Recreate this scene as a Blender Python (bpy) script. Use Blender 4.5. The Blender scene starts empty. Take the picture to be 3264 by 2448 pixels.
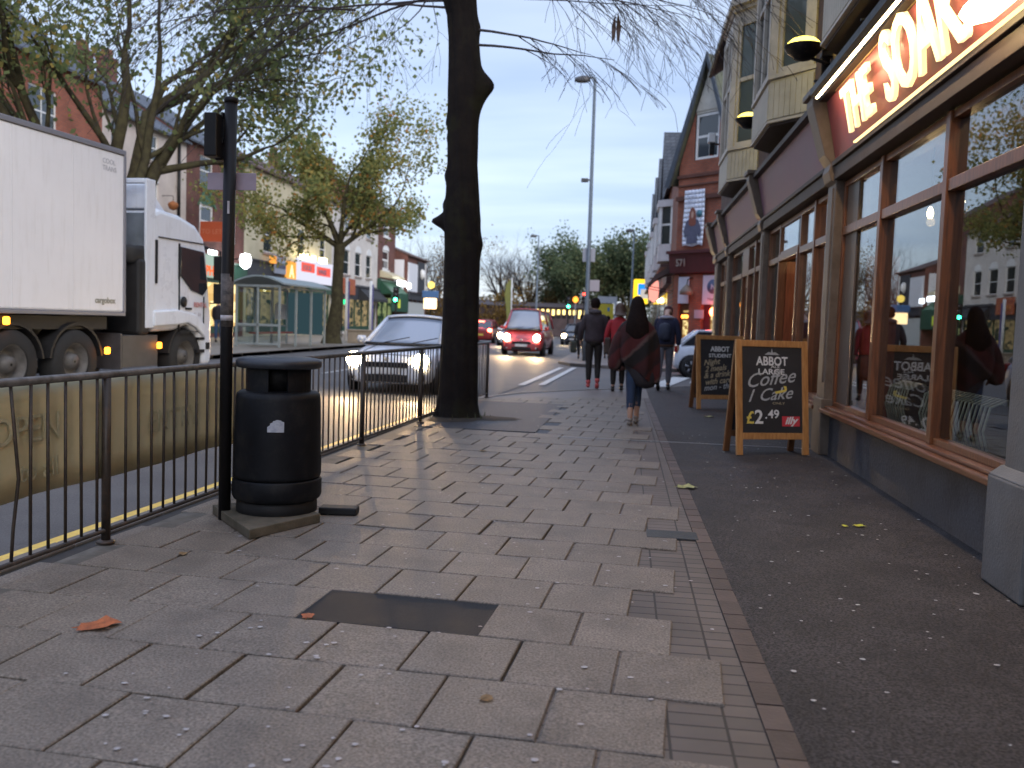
import bpy, bmesh, math, random
import numpy as np
from mathutils import Matrix, Vector, Euler

# ------------------------------------------------------------------ camera
scene = bpy.context.scene
COL = scene.collection
R_ = math.radians
cam_data = bpy.data.cameras.new("camera")
cam = bpy.data.objects.new("camera", cam_data)
COL.objects.link(cam)
scene.camera = cam
cam_data.sensor_width = 36.0
cam_data.lens = 31.98
cam_data.clip_start = 0.05
cam_data.clip_end = 2000.0
cam.matrix_world = (Matrix.Translation((0, 0, 1.35)) @ Matrix.Rotation(R_(7.0), 4, 'Z')
                    @ Matrix.Rotation(math.pi / 2 - math.atan(196 / 2900), 4, 'X') @ Matrix.Rotation(0.034, 4, 'Z'))
cam_data.dof.use_dof = True
cam_data.dof.focus_distance = 5.5
cam_data.dof.aperture_fstop = 2.4
cam_data.dof.aperture_blades = 0

# ------------------------------------------------------------------ world (dusk, overcast)
SUN_EL, SUN_ROT = R_(24.0), R_(145.0)
world = bpy.data.worlds.new("World")
scene.world = world
world.use_nodes = True
wt = world.node_tree
wt.nodes.clear()
def wn(t, **k):
    n = wt.nodes.new(t)
    for a, b in k.items():
        setattr(n, a, b)
    return n
w_out = wn('ShaderNodeOutputWorld')
w_add = wn('ShaderNodeAddShader')
w_bg1 = wn('ShaderNodeBackground')
w_bg2 = wn('ShaderNodeBackground')
sky = wn('ShaderNodeTexSky', sky_type='NISHITA', sun_disc=False, sun_elevation=SUN_EL, sun_rotation=SUN_ROT)
w_bg1.inputs['Strength'].default_value = 0.05
wt.links.new(sky.outputs[0], w_bg1.inputs[0])
w_tc = wn('ShaderNodeTexCoord')
w_sep = wn('ShaderNodeSeparateXYZ')
wt.links.new(w_tc.outputs['Generated'], w_sep.inputs[0])
# cloud sheet: horizontal position on a flat cloud deck so the bands flatten towards the horizon
w_mx = wn('ShaderNodeMath', operation='MAXIMUM'); w_mx.inputs[1].default_value = 0.03
wt.links.new(w_sep.outputs[2], w_mx.inputs[0])
w_ad = wn('ShaderNodeMath', operation='ADD'); w_ad.inputs[1].default_value = 0.12
wt.links.new(w_mx.outputs[0], w_ad.inputs[0])
w_dx = wn('ShaderNodeMath', operation='DIVIDE'); w_dy = wn('ShaderNodeMath', operation='DIVIDE')
wt.links.new(w_sep.outputs[0], w_dx.inputs[0]); wt.links.new(w_ad.outputs[0], w_dx.inputs[1])
wt.links.new(w_sep.outputs[1], w_dy.inputs[0]); wt.links.new(w_ad.outputs[0], w_dy.inputs[1])
w_cmb = wn('ShaderNodeCombineXYZ')
wt.links.new(w_dx.outputs[0], w_cmb.inputs[0]); wt.links.new(w_dy.outputs[0], w_cmb.inputs[1])
w_map = wn('ShaderNodeMapping')
w_map.inputs['Rotation'].default_value = (0, 0, R_(24))
w_map.inputs['Scale'].default_value = (0.40, 1.0, 1)
w_map.inputs['Location'].default_value = (0.2, 1.1, 0.0)
wt.links.new(w_cmb.outputs[0], w_map.inputs[0])
w_noi = wn('ShaderNodeTexNoise'); w_noi.inputs['Scale'].default_value = 0.9
w_noi.inputs['Detail'].default_value = 5.0; w_noi.inputs['Roughness'].default_value = 0.52
wt.links.new(w_map.outputs[0], w_noi.inputs[0])
w_cr = wn('ShaderNodeValToRGB')
e = w_cr.color_ramp.elements
e[0].position = 0.40; e[0].color = (0.242, 0.298, 0.468, 1)
e[1].position = 0.58; e[1].color = (0.388, 0.440, 0.562, 1)
wt.links.new(w_noi.outputs[0], w_cr.inputs[0])
# overcast luminance: brighter towards the zenith
w_mr = wn('ShaderNodeMapRange')
w_mr.inputs[1].default_value = 0.35; w_mr.inputs[2].default_value = 0.95
w_mr.inputs[3].default_value = 0.98; w_mr.inputs[4].default_value = 2.4
wt.links.new(w_sep.outputs[2], w_mr.inputs[0])
wt.links.new(w_cr.outputs[0], w_bg2.inputs[0]); wt.links.new(w_mr.outputs[0], w_bg2.inputs[1])
wt.links.new(w_bg1.outputs[0], w_add.inputs[0]); wt.links.new(w_bg2.outputs[0], w_add.inputs[1])
wt.links.new(w_add.outputs[0], w_out.inputs[0])

# ------------------------------------------------------------------ sun (behind cloud) and exposure
sun_d = bpy.data.lights.new("sun", 'SUN')
sun_d.energy = 1.5
sun_d.angle = R_(35.0)
sun_d.color = (1.0, 0.93, 0.86)
sun_o = bpy.data.objects.new("sun", sun_d)
COL.objects.link(sun_o)
sd = Vector((math.sin(SUN_ROT) * math.cos(SUN_EL), math.cos(SUN_ROT) * math.cos(SUN_EL), math.sin(SUN_EL)))
sun_o.rotation_euler = sd.to_track_quat('Z', 'Y').to_euler()
scene.view_settings.view_transform = 'Standard'
scene.view_settings.look = 'None'
scene.view_settings.gamma = 1.0
scene.view_settings.exposure = 0.5
scene.cycles.max_bounces = 6
scene.cycles.transparent_max_bounces = 12
scene.cycles.sample_clamp_indirect = 4.0
scene.cycles.sample_clamp_direct = 0.0

# ------------------------------------------------------------------ materials
MATS = {}
def mat(name, col, rough=0.7, var=0.0, scale=6.0, metal=0.0, bump=0.0, bscale=60.0, spec=0.5, col2=None, coat=0.0, tone=None, speck=0.0, sscale=170, stain=0.0, streak=0.0, staincol=(0.02, 0.017, 0.014), stainscale=3.0):
    """plain painted / stone / cloth surface: base colour broken up by two noises, with a fine bump"""
    if name in MATS:
        return MATS[name]
    m = bpy.data.materials.new(name); m.use_nodes = True
    nt = m.node_tree; b = nt.nodes['Principled BSDF']
    b.inputs['Roughness'].default_value = rough
    b.inputs['Metallic'].default_value = metal
    b.inputs['Specular IOR Level'].default_value = spec
    b.inputs['Coat Weight'].default_value = coat
    tc = nt.nodes.new('ShaderNodeTexCoord')
    c = (*col, 1)
    if var > 0 or col2:
        n = nt.nodes.new('ShaderNodeTexNoise'); n.inputs['Scale'].default_value = scale
        n.inputs['Detail'].default_value = 6; n.inputs['Roughness'].default_value = 0.65
        nt.links.new(tc.outputs['Object'], n.inputs[0])
        r = nt.nodes.new('ShaderNodeValToRGB')
        k = col2 if col2 else tuple(min(1, x * (1 + var)) for x in col)
        a = col if col2 else tuple(x * (1 - var) for x in col)
        r.color_ramp.elements[0].position = 0.33; r.color_ramp.elements[0].color = (*a, 1)
        r.color_ramp.elements[1].position = 0.67; r.color_ramp.elements[1].color = (*k, 1)
        nt.links.new(n.outputs[0], r.inputs[0])
        last = r.outputs[0]
        if tone:
            at = nt.nodes.new('ShaderNodeAttribute'); at.attribute_name = 'tone'
            mr = nt.nodes.new('ShaderNodeMapRange'); mr.inputs[3].default_value = 1 - tone; mr.inputs[4].default_value = 1 + tone
            nt.links.new(at.outputs['Fac'], mr.inputs[0])
            hs = nt.nodes.new('ShaderNodeHueSaturation')
            nt.links.new(mr.outputs[0], hs.inputs['Value']); nt.links.new(last, hs.inputs['Color'])
            last = hs.outputs[0]
        if speck:
            ns = nt.nodes.new('ShaderNodeTexNoise'); ns.inputs['Scale'].default_value = sscale; ns.inputs['Detail'].default_value = 2
            nt.links.new(tc.outputs['Object'], ns.inputs[0])
            m3 = nt.nodes.new('ShaderNodeMapRange'); m3.inputs[1].default_value = 0.32; m3.inputs[2].default_value = 0.68; m3.inputs[3].default_value = 1 - speck; m3.inputs[4].default_value = 1 + speck
            nt.links.new(ns.outputs[0], m3.inputs[0])
            h2_ = nt.nodes.new('ShaderNodeHueSaturation'); nt.links.new(m3.outputs[0], h2_.inputs['Value']); nt.links.new(last, h2_.inputs['Color']); last = h2_.outputs[0]
        nt.links.new(last, b.inputs['Base Color'])
        mr2 = nt.nodes.new('ShaderNodeMapRange')
        mr2.inputs[3].default_value = max(0.02, rough - 0.12); mr2.inputs[4].default_value = min(1, rough + 0.12)
        nt.links.new(n.outputs[0], mr2.inputs[0]); nt.links.new(mr2.outputs[0], b.inputs['Roughness'])
    else:
        b.inputs['Base Color'].default_value = c
    if bump > 0:
        n2 = nt.nodes.new('ShaderNodeTexNoise'); n2.inputs['Scale'].default_value = bscale
        n2.inputs['Detail'].default_value = 3
        nt.links.new(tc.outputs['Object'], n2.inputs[0])
        bp = nt.nodes.new('ShaderNodeBump'); bp.inputs['Strength'].default_value = bump; bp.inputs['Distance'].default_value = 0.01
        nt.links.new(n2.outputs[0], bp.inputs['Height']); nt.links.new(bp.outputs[0], b.inputs['Normal'])
    if stain or streak:
        # dirt and stains with shapes of their own
        n5 = nt.nodes.new('ShaderNodeTexNoise'); n5.inputs['Detail'].default_value = 8; n5.inputs['Roughness'].default_value = 0.7
        mp5 = nt.nodes.new('ShaderNodeMapping'); mp5.inputs['Scale'].default_value = (7, 7, 0.7) if streak else (1, 1, 1)
        nt.links.new(tc.outputs['Object'], mp5.inputs[0]); nt.links.new(mp5.outputs[0], n5.inputs[0]); n5.inputs['Scale'].default_value = 1.6 if streak else stainscale
        m5 = nt.nodes.new('ShaderNodeMapRange'); m5.inputs[1].default_value = 0.50; m5.inputs[2].default_value = 0.66; m5.inputs[3].default_value = 0.0; m5.inputs[4].default_value = stain or streak
        nt.links.new(n5.outputs[0], m5.inputs[0])
        mx5 = nt.nodes.new('ShaderNodeMix'); mx5.data_type = 'RGBA'; mx5.inputs[7].default_value = (*staincol, 1)
        nt.links.new(m5.outputs[0], mx5.inputs[0])
        lk = b.inputs['Base Color'].links
        if lk: nt.links.new(lk[0].from_socket, mx5.inputs[6])
        else: mx5.inputs[6].default_value = c
        nt.links.new(mx5.outputs[2], b.inputs['Base Color'])
    MATS[name] = m
    return m

def brick_mat(name, c1, c2, mortar, rough=0.85, scale=1.0, bw=0.225, bh=0.075, ms=0.01, axes='xz', bump=0.3, dirt=0.25, offset=0.5):
    if name in MATS:
        return MATS[name]
    m = bpy.data.materials.new(name); m.use_nodes = True
    nt = m.node_tree; b = nt.nodes['Principled BSDF']; b.inputs['Roughness'].default_value = rough
    b.inputs['Specular IOR Level'].default_value = 0.35
    tc = nt.nodes.new('ShaderNodeTexCoord'); sp = nt.nodes.new('ShaderNodeSeparateXYZ'); cb = nt.nodes.new('ShaderNodeCombineXYZ')
    nt.links.new(tc.outputs['Object'], sp.inputs[0])
    if axes == 'xz':
        ad = nt.nodes.new('ShaderNodeMath'); ad.operation = 'ADD'
        nt.links.new(sp.outputs[0], ad.inputs[0]); nt.links.new(sp.outputs[1], ad.inputs[1])
        nt.links.new(ad.outputs[0], cb.inputs[0]); nt.links.new(sp.outputs[2], cb.inputs[1])
    else:
        nt.links.new(sp.outputs[1 if axes == 'yx' else 0], cb.inputs[0]); nt.links.new(sp.outputs[0 if axes == 'yx' else 1], cb.inputs[1])
    br = nt.nodes.new('ShaderNodeTexBrick')
    br.inputs['Scale'].default_value = scale; br.inputs['Brick Width'].default_value = bw; br.inputs['Row Height'].default_value = bh
    br.inputs['Mortar Size'].default_value = ms; br.inputs['Mortar Smooth'].default_value = 0.1
    br.offset = offset
    br.inputs['Color1'].default_value = (*c1, 1); br.inputs['Color2'].default_value = (*c2, 1); br.inputs['Mortar'].default_value = (*mortar, 1)
    nt.links.new(cb.outputs[0], br.inputs['Vector'])
    n = nt.nodes.new('ShaderNodeTexNoise'); n.inputs['Scale'].default_value = 1.3; n.inputs['Detail'].default_value = 7
    nt.links.new(tc.outputs['Object'], n.inputs[0])
    mr = nt.nodes.new('ShaderNodeMapRange'); mr.inputs[1].default_value = 0.3; mr.inputs[2].default_value = 0.7
    mr.inputs[3].default_value = 1 - dirt; mr.inputs[4].default_value = 1 + dirt
    nt.links.new(n.outputs[0], mr.inputs[0])
    mu = nt.nodes.new('ShaderNodeHueSaturation')
    nt.links.new(br.outputs[0], mu.inputs['Color']); nt.links.new(mr.outputs[0], mu.inputs['Value'])
    nt.links.new(mu.outputs[0], b.inputs['Base Color'])
    bp = nt.nodes.new('ShaderNodeBump'); bp.inputs['Strength'].default_value = bump; bp.inputs['Distance'].default_value = 0.01; bp.invert = True
    nt.links.new(br.outputs['Fac'], bp.inputs['Height']); nt.links.new(bp.outputs[0], b.inputs['Normal'])
    MATS[name] = m
    return m

def emit(name, col, s):
    if name in MATS:
        return MATS[name]
    m = bpy.data.materials.new(name); m.use_nodes = True
    nt = m.node_tree; nt.nodes.clear()
    o = nt.nodes.new('ShaderNodeOutputMaterial'); em = nt.nodes.new('ShaderNodeEmission')
    em.inputs[0].default_value = (*col, 1); em.inputs[1].default_value = s
    nt.links.new(em.outputs[0], o.inputs[0])
    MATS[name] = m
    return m

def lit_room(name, ca, cb_, s, scale=3.0):
    """a lit interior seen through a shop window: shelves and goods as blocks of colour that give off light"""
    if name in MATS:
        return MATS[name]
    m = bpy.data.materials.new(name); m.use_nodes = True
    nt = m.node_tree; nt.nodes.clear()
    o = nt.nodes.new('ShaderNodeOutputMaterial'); em = nt.nodes.new('ShaderNodeEmission')
    tc = nt.nodes.new('ShaderNodeTexCoord'); mp = nt.nodes.new('ShaderNodeMapping'); mp.inputs['Scale'].default_value = (1.0, 1.0, 2.2)
    nt.links.new(tc.outputs['Object'], mp.inputs[0])
    v = nt.nodes.new('ShaderNodeTexVoronoi'); v.inputs['Scale'].default_value = scale; v.distance = 'CHEBYCHEV'
    nt.links.new(mp.outputs[0], v.inputs['Vector'])
    sp = nt.nodes.new('ShaderNodeSeparateColor'); nt.links.new(v.outputs['Color'], sp.inputs[0])
    r = nt.nodes.new('ShaderNodeValToRGB')
    r.color_ramp.elements[0].color = (*cb_, 1); r.color_ramp.elements[1].color = (*ca, 1)
    r.color_ramp.elements[0].position = 0.25; r.color_ramp.elements[1].position = 0.7
    nt.links.new(sp.outputs[0], r.inputs[0]); nt.links.new(r.outputs[0], em.inputs[0]); em.inputs[1].default_value = s
    nt.links.new(em.outputs[0], o.inputs[0])
    MATS[name] = m
    return m

def glass(name, ior=1.55, tint=(0.75, 0.8, 0.8), rough=0.0):
    """thin window glass: see-through with a real fresnel reflection"""
    if name in MATS:
        return MATS[name]
    m = bpy.data.materials.new(name); m.use_nodes = True
    nt = m.node_tree; nt.nodes.clear()
    o = nt.nodes.new('ShaderNodeOutputMaterial'); mix = nt.nodes.new('ShaderNodeMixShader')
    fr = nt.nodes.new('ShaderNodeFresnel')
    ge = nt.nodes.new('ShaderNodeNewGeometry'); mi_ = nt.nodes.new('ShaderNodeMapRange')   # same reflectance on both faces of the pane
    mi_.inputs[3].default_value = ior; mi_.inputs[4].default_value = 1.0 / ior
    nt.links.new(ge.outputs['Backfacing'], mi_.inputs[0]); nt.links.new(mi_.outputs[0], fr.inputs[0])
    tr = nt.nodes.new('ShaderNodeBsdfTransparent'); tr.inputs[0].default_value = (*tint, 1)
    gl = nt.nodes.new('ShaderNodeBsdfGlossy'); gl.inputs['Roughness'].default_value = rough
    gl.inputs[0].default_value = (0.95, 0.97, 1, 1)
    nt.links.new(fr.outputs[0], mix.inputs[0]); nt.links.new(tr.outputs[0], mix.inputs[1]); nt.links.new(gl.outputs[0], mix.inputs[2])
    nt.links.new(mix.outputs[0], o.inputs[0])
    MATS[name] = m
    return m

def wood_mat(name, ca, cb_, rough=0.45, sc=3.0, axis='z'):
    if name in MATS:
        return MATS[name]
    m = bpy.data.materials.new(name); m.use_nodes = True
    nt = m.node_tree; b = nt.nodes['Principled BSDF']; b.inputs['Roughness'].default_value = rough
    tc = nt.nodes.new('ShaderNodeTexCoord'); mp = nt.nodes.new('ShaderNodeMapping')
    mp.inputs['Scale'].default_value = (14, 14, 1.2) if axis == 'z' else (1.2, 14, 14)
    nt.links.new(tc.outputs['Object'], mp.inputs[0])
    n = nt.nodes.new('ShaderNodeTexNoise'); n.inputs['Scale'].default_value = sc; n.inputs['Detail'].default_value = 8
    n.inputs['Distortion'].default_value = 0.4
    nt.links.new(mp.outputs[0], n.inputs[0])
    r = nt.nodes.new('ShaderNodeValToRGB'); r.color_ramp.elements[0].position = 0.3; r.color_ramp.elements[1].position = 0.7
    r.color_ramp.elements[0].color = (*ca, 1); r.color_ramp.elements[1].color = (*cb_, 1)
    nt.links.new(n.outputs[0], r.inputs[0]); nt.links.new(r.outputs[0], b.inputs['Base Color'])
    bp = nt.nodes.new('ShaderNodeBump'); bp.inputs['Strength'].default_value = 0.15; bp.inputs['Distance'].default_value = 0.003
    nt.links.new(n.outputs[0], bp.inputs['Height']); nt.links.new(bp.outputs[0], b.inputs['Normal'])
    MATS[name] = m
    return m

def stripes_mat(name, stops, vec=(1, 0, 0.8), scale=3.0, rough=0.95):
    """woven cloth with slanting stripes"""
    if name in MATS:
        return MATS[name]
    m = bpy.data.materials.new(name); m.use_nodes = True
    nt = m.node_tree; b = nt.nodes['Principled BSDF']; b.inputs['Roughness'].default_value = rough
    tc = nt.nodes.new('ShaderNodeTexCoord')
    n = nt.nodes.new('ShaderNodeTexNoise'); n.inputs['Scale'].default_value = 5; n.inputs['Detail'].default_value = 4
    nt.links.new(tc.outputs['Object'], n.inputs[0])
    dt = nt.nodes.new('ShaderNodeVectorMath'); dt.operation = 'DOT_PRODUCT'; dt.inputs[1].default_value = vec
    nt.links.new(tc.outputs['Object'], dt.inputs[0])
    ma = nt.nodes.new('ShaderNodeMath'); ma.operation = 'MULTIPLY_ADD'; ma.inputs[1].default_value = scale
    nt.links.new(dt.outputs['Value'], ma.inputs[0])
    m2 = nt.nodes.new('ShaderNodeMath'); m2.operation = 'MULTIPLY'; m2.inputs[1].default_value = 0.25
    nt.links.new(n.outputs[0], m2.inputs[0]); nt.links.new(m2.outputs[0], ma.inputs[2])
    fr = nt.nodes.new('ShaderNodeMath'); fr.operation = 'FRACT'; nt.links.new(ma.outputs[0], fr.inputs[0])
    r = nt.nodes.new('ShaderNodeValToRGB')
    el = r.color_ramp.elements
    el[0].position = stops[0][0]; el[0].color = (*stops[0][1], 1)
    el[1].position = stops[-1][0]; el[1].color = (*stops[-1][1], 1)
    for p, c in stops[1:-1]:
        q = el.new(p); q.color = (*c, 1)
    nt.links.new(fr.outputs[0], r.inputs[0]); nt.links.new(r.outputs[0], b.inputs['Base Color'])
    MATS[name] = m
    return m

# ------------------------------------------------------------------ mesh helpers
class MB:
    def __init__(self):
        self.v = []; self.f = []; self.m = []; self.s = []
    def add(self, vs, fs, mi=0, sm=False, M=None):
        o = len(self.v)
        if M is not None:
            vs = [tuple(M @ Vector(p)) for p in vs]
        self.v.extend(vs)
        for f in fs:
            self.f.append(tuple(i + o for i in f)); self.m.append(mi); self.s.append(sm)
        return self
    def box(self, x0, x1, y0, y1, z0, z1, mi=0, M=None):
        vs = [(x0, y0, z0), (x1, y0, z0), (x1, y1, z0), (x0, y1, z0), (x0, y0, z1), (x1, y0, z1), (x1, y1, z1), (x0, y1, z1)]
        return self.add(vs, [(0, 3, 2, 1), (4, 5, 6, 7), (0, 1, 5, 4), (1, 2, 6, 5), (2, 3, 7, 6), (3, 0, 4, 7)], mi, False, M)
    def tube(self, pts, rads, n=10, mi=0, sm=True, caps=True, M=None):
        pts = [Vector(p) for p in pts]
        if not hasattr(rads, '__len__'):
            rads = [rads] * len(pts)
        vs = []; fs = []
        up = None
        for i, p in enumerate(pts):
            d = (pts[min(i + 1, len(pts) - 1)] - pts[max(i - 1, 0)])
            if d.length < 1e-9:
                d = Vector((0, 0, 1))
            d.normalize()
            if up is None:
                up = Vector((0, 0, 1)) if abs(d.z) < 0.9 else Vector((1, 0, 0))
            a = d.cross(up)
            if a.length < 1e-6:
                a = d.orthogonal()
            a.normalize(); b = a.cross(d).normalized(); up = b
            r = rads[i]
            ra, rb = (r, r) if not hasattr(r, '__len__') else r
            for k in range(n):
                t = 2 * math.pi * k / n
                vs.append(tuple(p + a * (math.cos(t) * ra) + b * (math.sin(t) * rb)))
        for i in range(len(pts) - 1):
            for k in range(n):
                k2 = (k + 1) % n
                fs.append((i * n + k, i * n + k2, (i + 1) * n + k2, (i + 1) * n + k))
        if caps:
            fs.append(tuple(range(n))); fs.append(tuple(reversed(range((len(pts) - 1) * n, len(pts) * n))))
        return self.add(vs, fs, mi, sm, M)
    def lathe(self, prof, n=24, mi=0, sm=True, c=(0, 0, 0), M=None, caps=True):
        vs = []; fs = []
        for r, z in prof:
            for k in range(n):
                t = 2 * math.pi * k / n
                vs.append((c[0] + r * math.cos(t), c[1] + r * math.sin(t), c[2] + z))
        for i in range(len(prof) - 1):
            for k in range(n):
                k2 = (k + 1) % n
                fs.append((i * n + k, i * n + k2, (i + 1) * n + k2, (i + 1) * n + k))
        if caps:
            fs.append(tuple(reversed(range(n)))); fs.append(tuple(range((len(prof) - 1) * n, len(prof) * n)))
        return self.add(vs, fs, mi, sm, M)
    def loft(self, secs, n=16, mi=0, sm=True, M=None):
        """secs: (cx, cy, z, rx, ry) ellipses stacked upwards"""
        vs = []; fs = []
        for cx, cy, z, rx, ry in secs:
            for k in range(n):
                t = 2 * math.pi * k / n
                vs.append((cx + rx * math.cos(t), cy + ry * math.sin(t), z))
        for i in range(len(secs) - 1):
            for k in range(n):
                k2 = (k + 1) % n
                fs.append((i * n + k, i * n + k2, (i + 1) * n + k2, (i + 1) * n + k))
        fs.append(tuple(reversed(range(n)))); fs.append(tuple(range((len(secs) - 1) * n, len(secs) * n)))
        return self.add(vs, fs, mi, sm, M)
    def prism(self, poly, a0, a1, axis='z', mi=0, M=None, sm=False):
        """extrude a 2D polygon along an axis; poly is (x,y) for z, (x,z) for y, (y,z) for x"""
        n = len(poly)
        def P(u, v, w):
            return (u, v, w) if axis == 'z' else ((u, w, v) if axis == 'y' else (w, u, v))
        vs = [P(u, v, a0) for u, v in poly] + [P(u, v, a1) for u, v in poly]
        fs = [tuple(range(n)), tuple(reversed(range(n, 2 * n)))]
        for i in range(n):
            j = (i + 1) % n
            fs.append((i, i + n, j + n, j))
        return self.add(vs, fs, mi, sm, M)
    def bar(self, p, q, w, h=None, mi=0):
        """square bar from p to q"""
        return self.tube([p, q], [(w / 2 * 1.414, (h or w) / 2 * 1.414)] * 2, 4, mi, False)
    def build(self, name, mats, parent=None, bevel=0.0, seg=2, sub=0, loc=None, fix=True):
        me = bpy.data.meshes.new(name)
        me.from_pydata(self.v, [], self.f)
        if not isinstance(mats, (list, tuple)):
            mats = [mats]
        for mm in mats:
            me.materials.append(mm)
        me.polygons.foreach_set('material_index', self.m)
        me.polygons.foreach_set('use_smooth', self.s)
        me.update()
        if fix:
            bm = bmesh.new(); bm.from_mesh(me)
            bmesh.ops.recalc_face_normals(bm, faces=bm.faces)
            bm.to_mesh(me); bm.free()
        o = bpy.data.objects.new(name, me)
        COL.objects.link(o)
        if parent is not None:
            o.parent = parent
        if loc:
            o.location = loc
        if bevel > 0:
            b = o.modifiers.new('bevel', 'BEVEL'); b.width = bevel; b.segments = seg; b.limit_method = 'ANGLE'; b.angle_limit = R_(35)
        if sub:
            s = o.modifiers.new('subd', 'SUBSURF'); s.levels = sub; s.render_levels = sub
        return o

def tag(o, label=None, cat=None, group=None, kind=None):
    if label: o['label'] = label
    if cat: o['category'] = cat
    if group: o['group'] = group
    if kind: o['kind'] = kind
    return o
def thing(name, label, cat, loc=(0, 0, 0), rz=0.0, group=None):
    o = bpy.data.objects.new(name, None); COL.objects.link(o)
    o.location = loc; o.rotation_euler = (0, 0, rz); o.empty_display_size = 0.2
    return tag(o, label, cat, group)
def struct(name, mb, m, **k):
    return tag(mb.build(name, m, **k), kind='structure')
def kids(o):
    return [c for c in bpy.data.objects if c.parent is o]
def copy_tree(o, parent=None):
    c = o.copy(); COL.objects.link(c)
    if parent is not None:
        c.parent = parent
    for ch in kids(o):
        copy_tree(ch, c)
    return c
def text(name, body, size, m, parent, loc, rot=(math.pi / 2, 0, 0), ext=0.01, shear=0.0, sx=1.0, align='LEFT', bold=0.0):
    cu = bpy.data.curves.new(name, 'FONT')
    cu.body = body; cu.size = size; cu.extrude = ext; cu.shear = shear; cu.align_x = align; cu.offset = bold
    cu.resolution_u = 3
    t = bpy.data.objects.new(name, cu); COL.objects.link(t)
    bpy.context.view_layer.update()
    me = bpy.data.meshes.new_from_object(t.evaluated_get(bpy.context.evaluated_depsgraph_get()))
    bpy.data.objects.remove(t); bpy.data.curves.remove(cu)
    me.materials.clear(); me.materials.append(m)
    o = bpy.data.objects.new(name, me); COL.objects.link(o)
    if parent is not None: o.parent = parent
    o.location = loc; o.rotation_euler = rot; o.scale = (sx, 1, 1)
    return o
def lamp(kind, name, energy, col, loc, parent=None, size=0.1, aim=None, spot=60, blend=0.6, sizey=None):
    d = bpy.data.lights.new(name, kind); d.energy = energy; d.color = col
    if kind == 'AREA':
        d.size = size
        if sizey: d.shape = 'RECTANGLE'; d.size_y = sizey
    else:
        d.shadow_soft_size = size
    if kind == 'SPOT':
        d.spot_size = R_(spot); d.spot_blend = blend
    o = bpy.data.objects.new(name, d); COL.objects.link(o)
    if parent is not None: o.parent = parent
    o.location = loc
    if aim is not None:
        o.rotation_euler = (-Vector(aim)).to_track_quat('Z', 'Y').to_euler()
    return o

# shared materials
M_BLACK = mat('black_paint', (0.007, 0.007, 0.008), 0.45, 0.3, 9, spec=0.25, stain=0.7, staincol=(0.035, 0.026, 0.02), stainscale=14)
M_DARK = mat('dark_plastic', (0.012, 0.012, 0.013), 0.6, 0.25, 8, spec=0.3)
M_RUBBER = mat('tyre_rubber', (0.018, 0.018, 0.018), 0.8, 0.3, 12)
M_STEEL = mat('galvanised_steel', (0.22, 0.24, 0.26), 0.5, 0.2, 10, metal=0.4)
M_WHITEP = mat('white_gloss_paint', (0.72, 0.72, 0.7), 0.4, 0.08, 5)
M_CREAMP = mat('weathered_cream_paint', (0.42, 0.37, 0.30), 0.55, 0.18, 4, bump=0.1)
M_SLATE = brick_mat('roof_slates', (0.075, 0.085, 0.10), (0.05, 0.06, 0.075), (0.02, 0.02, 0.025), 0.6, bw=0.25, bh=0.18, ms=0.012, bump=0.5)
M_TILE = brick_mat('brown_roof_tiles', (0.13, 0.075, 0.055), (0.09, 0.055, 0.045), (0.03, 0.02, 0.02), 0.8, bw=0.17, bh=0.14, ms=0.012, bump=0.5)
M_PANE = mat('dark_window_pane', (0.03, 0.038, 0.045), 0.06, spec=0.9)
M_GLASS = glass('shop_glass', 1.75, (0.78, 0.82, 0.82))
M_CLEAR = glass('shelter_glass', 1.45, (0.86, 0.9, 0.9))
# ================================================================== GROUND, ROADS, FOOTWAYS
rnd = random.Random(7)
def rail_x(y): return -2.97 + 0.0465 * (y - 4.0)
def kerb_x(y): return rail_x(y) - 0.27
def border_x(y): return 0.655 - 0.0092 * y

M_ASPH = mat('worn_dark_asphalt', (0.026, 0.0225, 0.022), 0.66, 0.0, 2.2, bump=0.6, bscale=180, col2=(0.057, 0.049, 0.047), spec=0.3, speck=0.85, sscale=85, stain=0.45, staincol=(0.012, 0.010, 0.010), stainscale=1.7)
M_ROAD = mat('damp_road_asphalt', (0.078, 0.072, 0.070), 0.62, 0.0, 0.8, bump=0.25, bscale=160, col2=(0.125, 0.116, 0.110), spec=0.22, speck=0.25, sscale=90)
M_PATCH = mat('black_asphalt_patch', (0.013, 0.013, 0.015), 0.66, 0.3, 8, bump=0.6, bscale=260, spec=0.3)
M_TREEPATCH = mat('grey_asphalt_patch', (0.036, 0.035, 0.040), 0.6, 0.3, 6, bump=0.5, bscale=220)
M_SLAB = mat('paving_slab', (0.150, 0.123, 0.098), 0.60, 0.0, 4.0, bump=0.30, bscale=200, col2=(0.204, 0.170, 0.137), tone=0.10, spec=0.3, speck=0.42, sscale=95, stain=0.30, staincol=(0.05, 0.042, 0.036), stainscale=2.3)
M_KERB = mat('kerb_stone', (0.12, 0.10, 0.085), 0.6, 0.0, 5, bump=0.2, col2=(0.18, 0.155, 0.13))
M_BEDD = mat('dark_joint_grit', (0.035, 0.03, 0.027), 0.9, 0.3, 20)
M_REDB = mat('red_border_brick', (0.070, 0.050, 0.042), 0.6, 0.0, 9, bump=0.2, col2=(0.110, 0.079, 0.066), tone=0.2, spec=0.35)
M_YEL = mat('worn_yellow_road_paint', (0.70, 0.44, 0.07), 0.6, 0.0, 14, col2=(0.88, 0.60, 0.13))
M_WLINE = mat('worn_white_road_paint', (0.35, 0.35, 0.34), 0.6, 0.0, 10, col2=(0.62, 0.62, 0.6))
M_LAWN = mat('park_grass', (0.03, 0.045, 0.018), 0.9, 0.4, 0.3)

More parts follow.
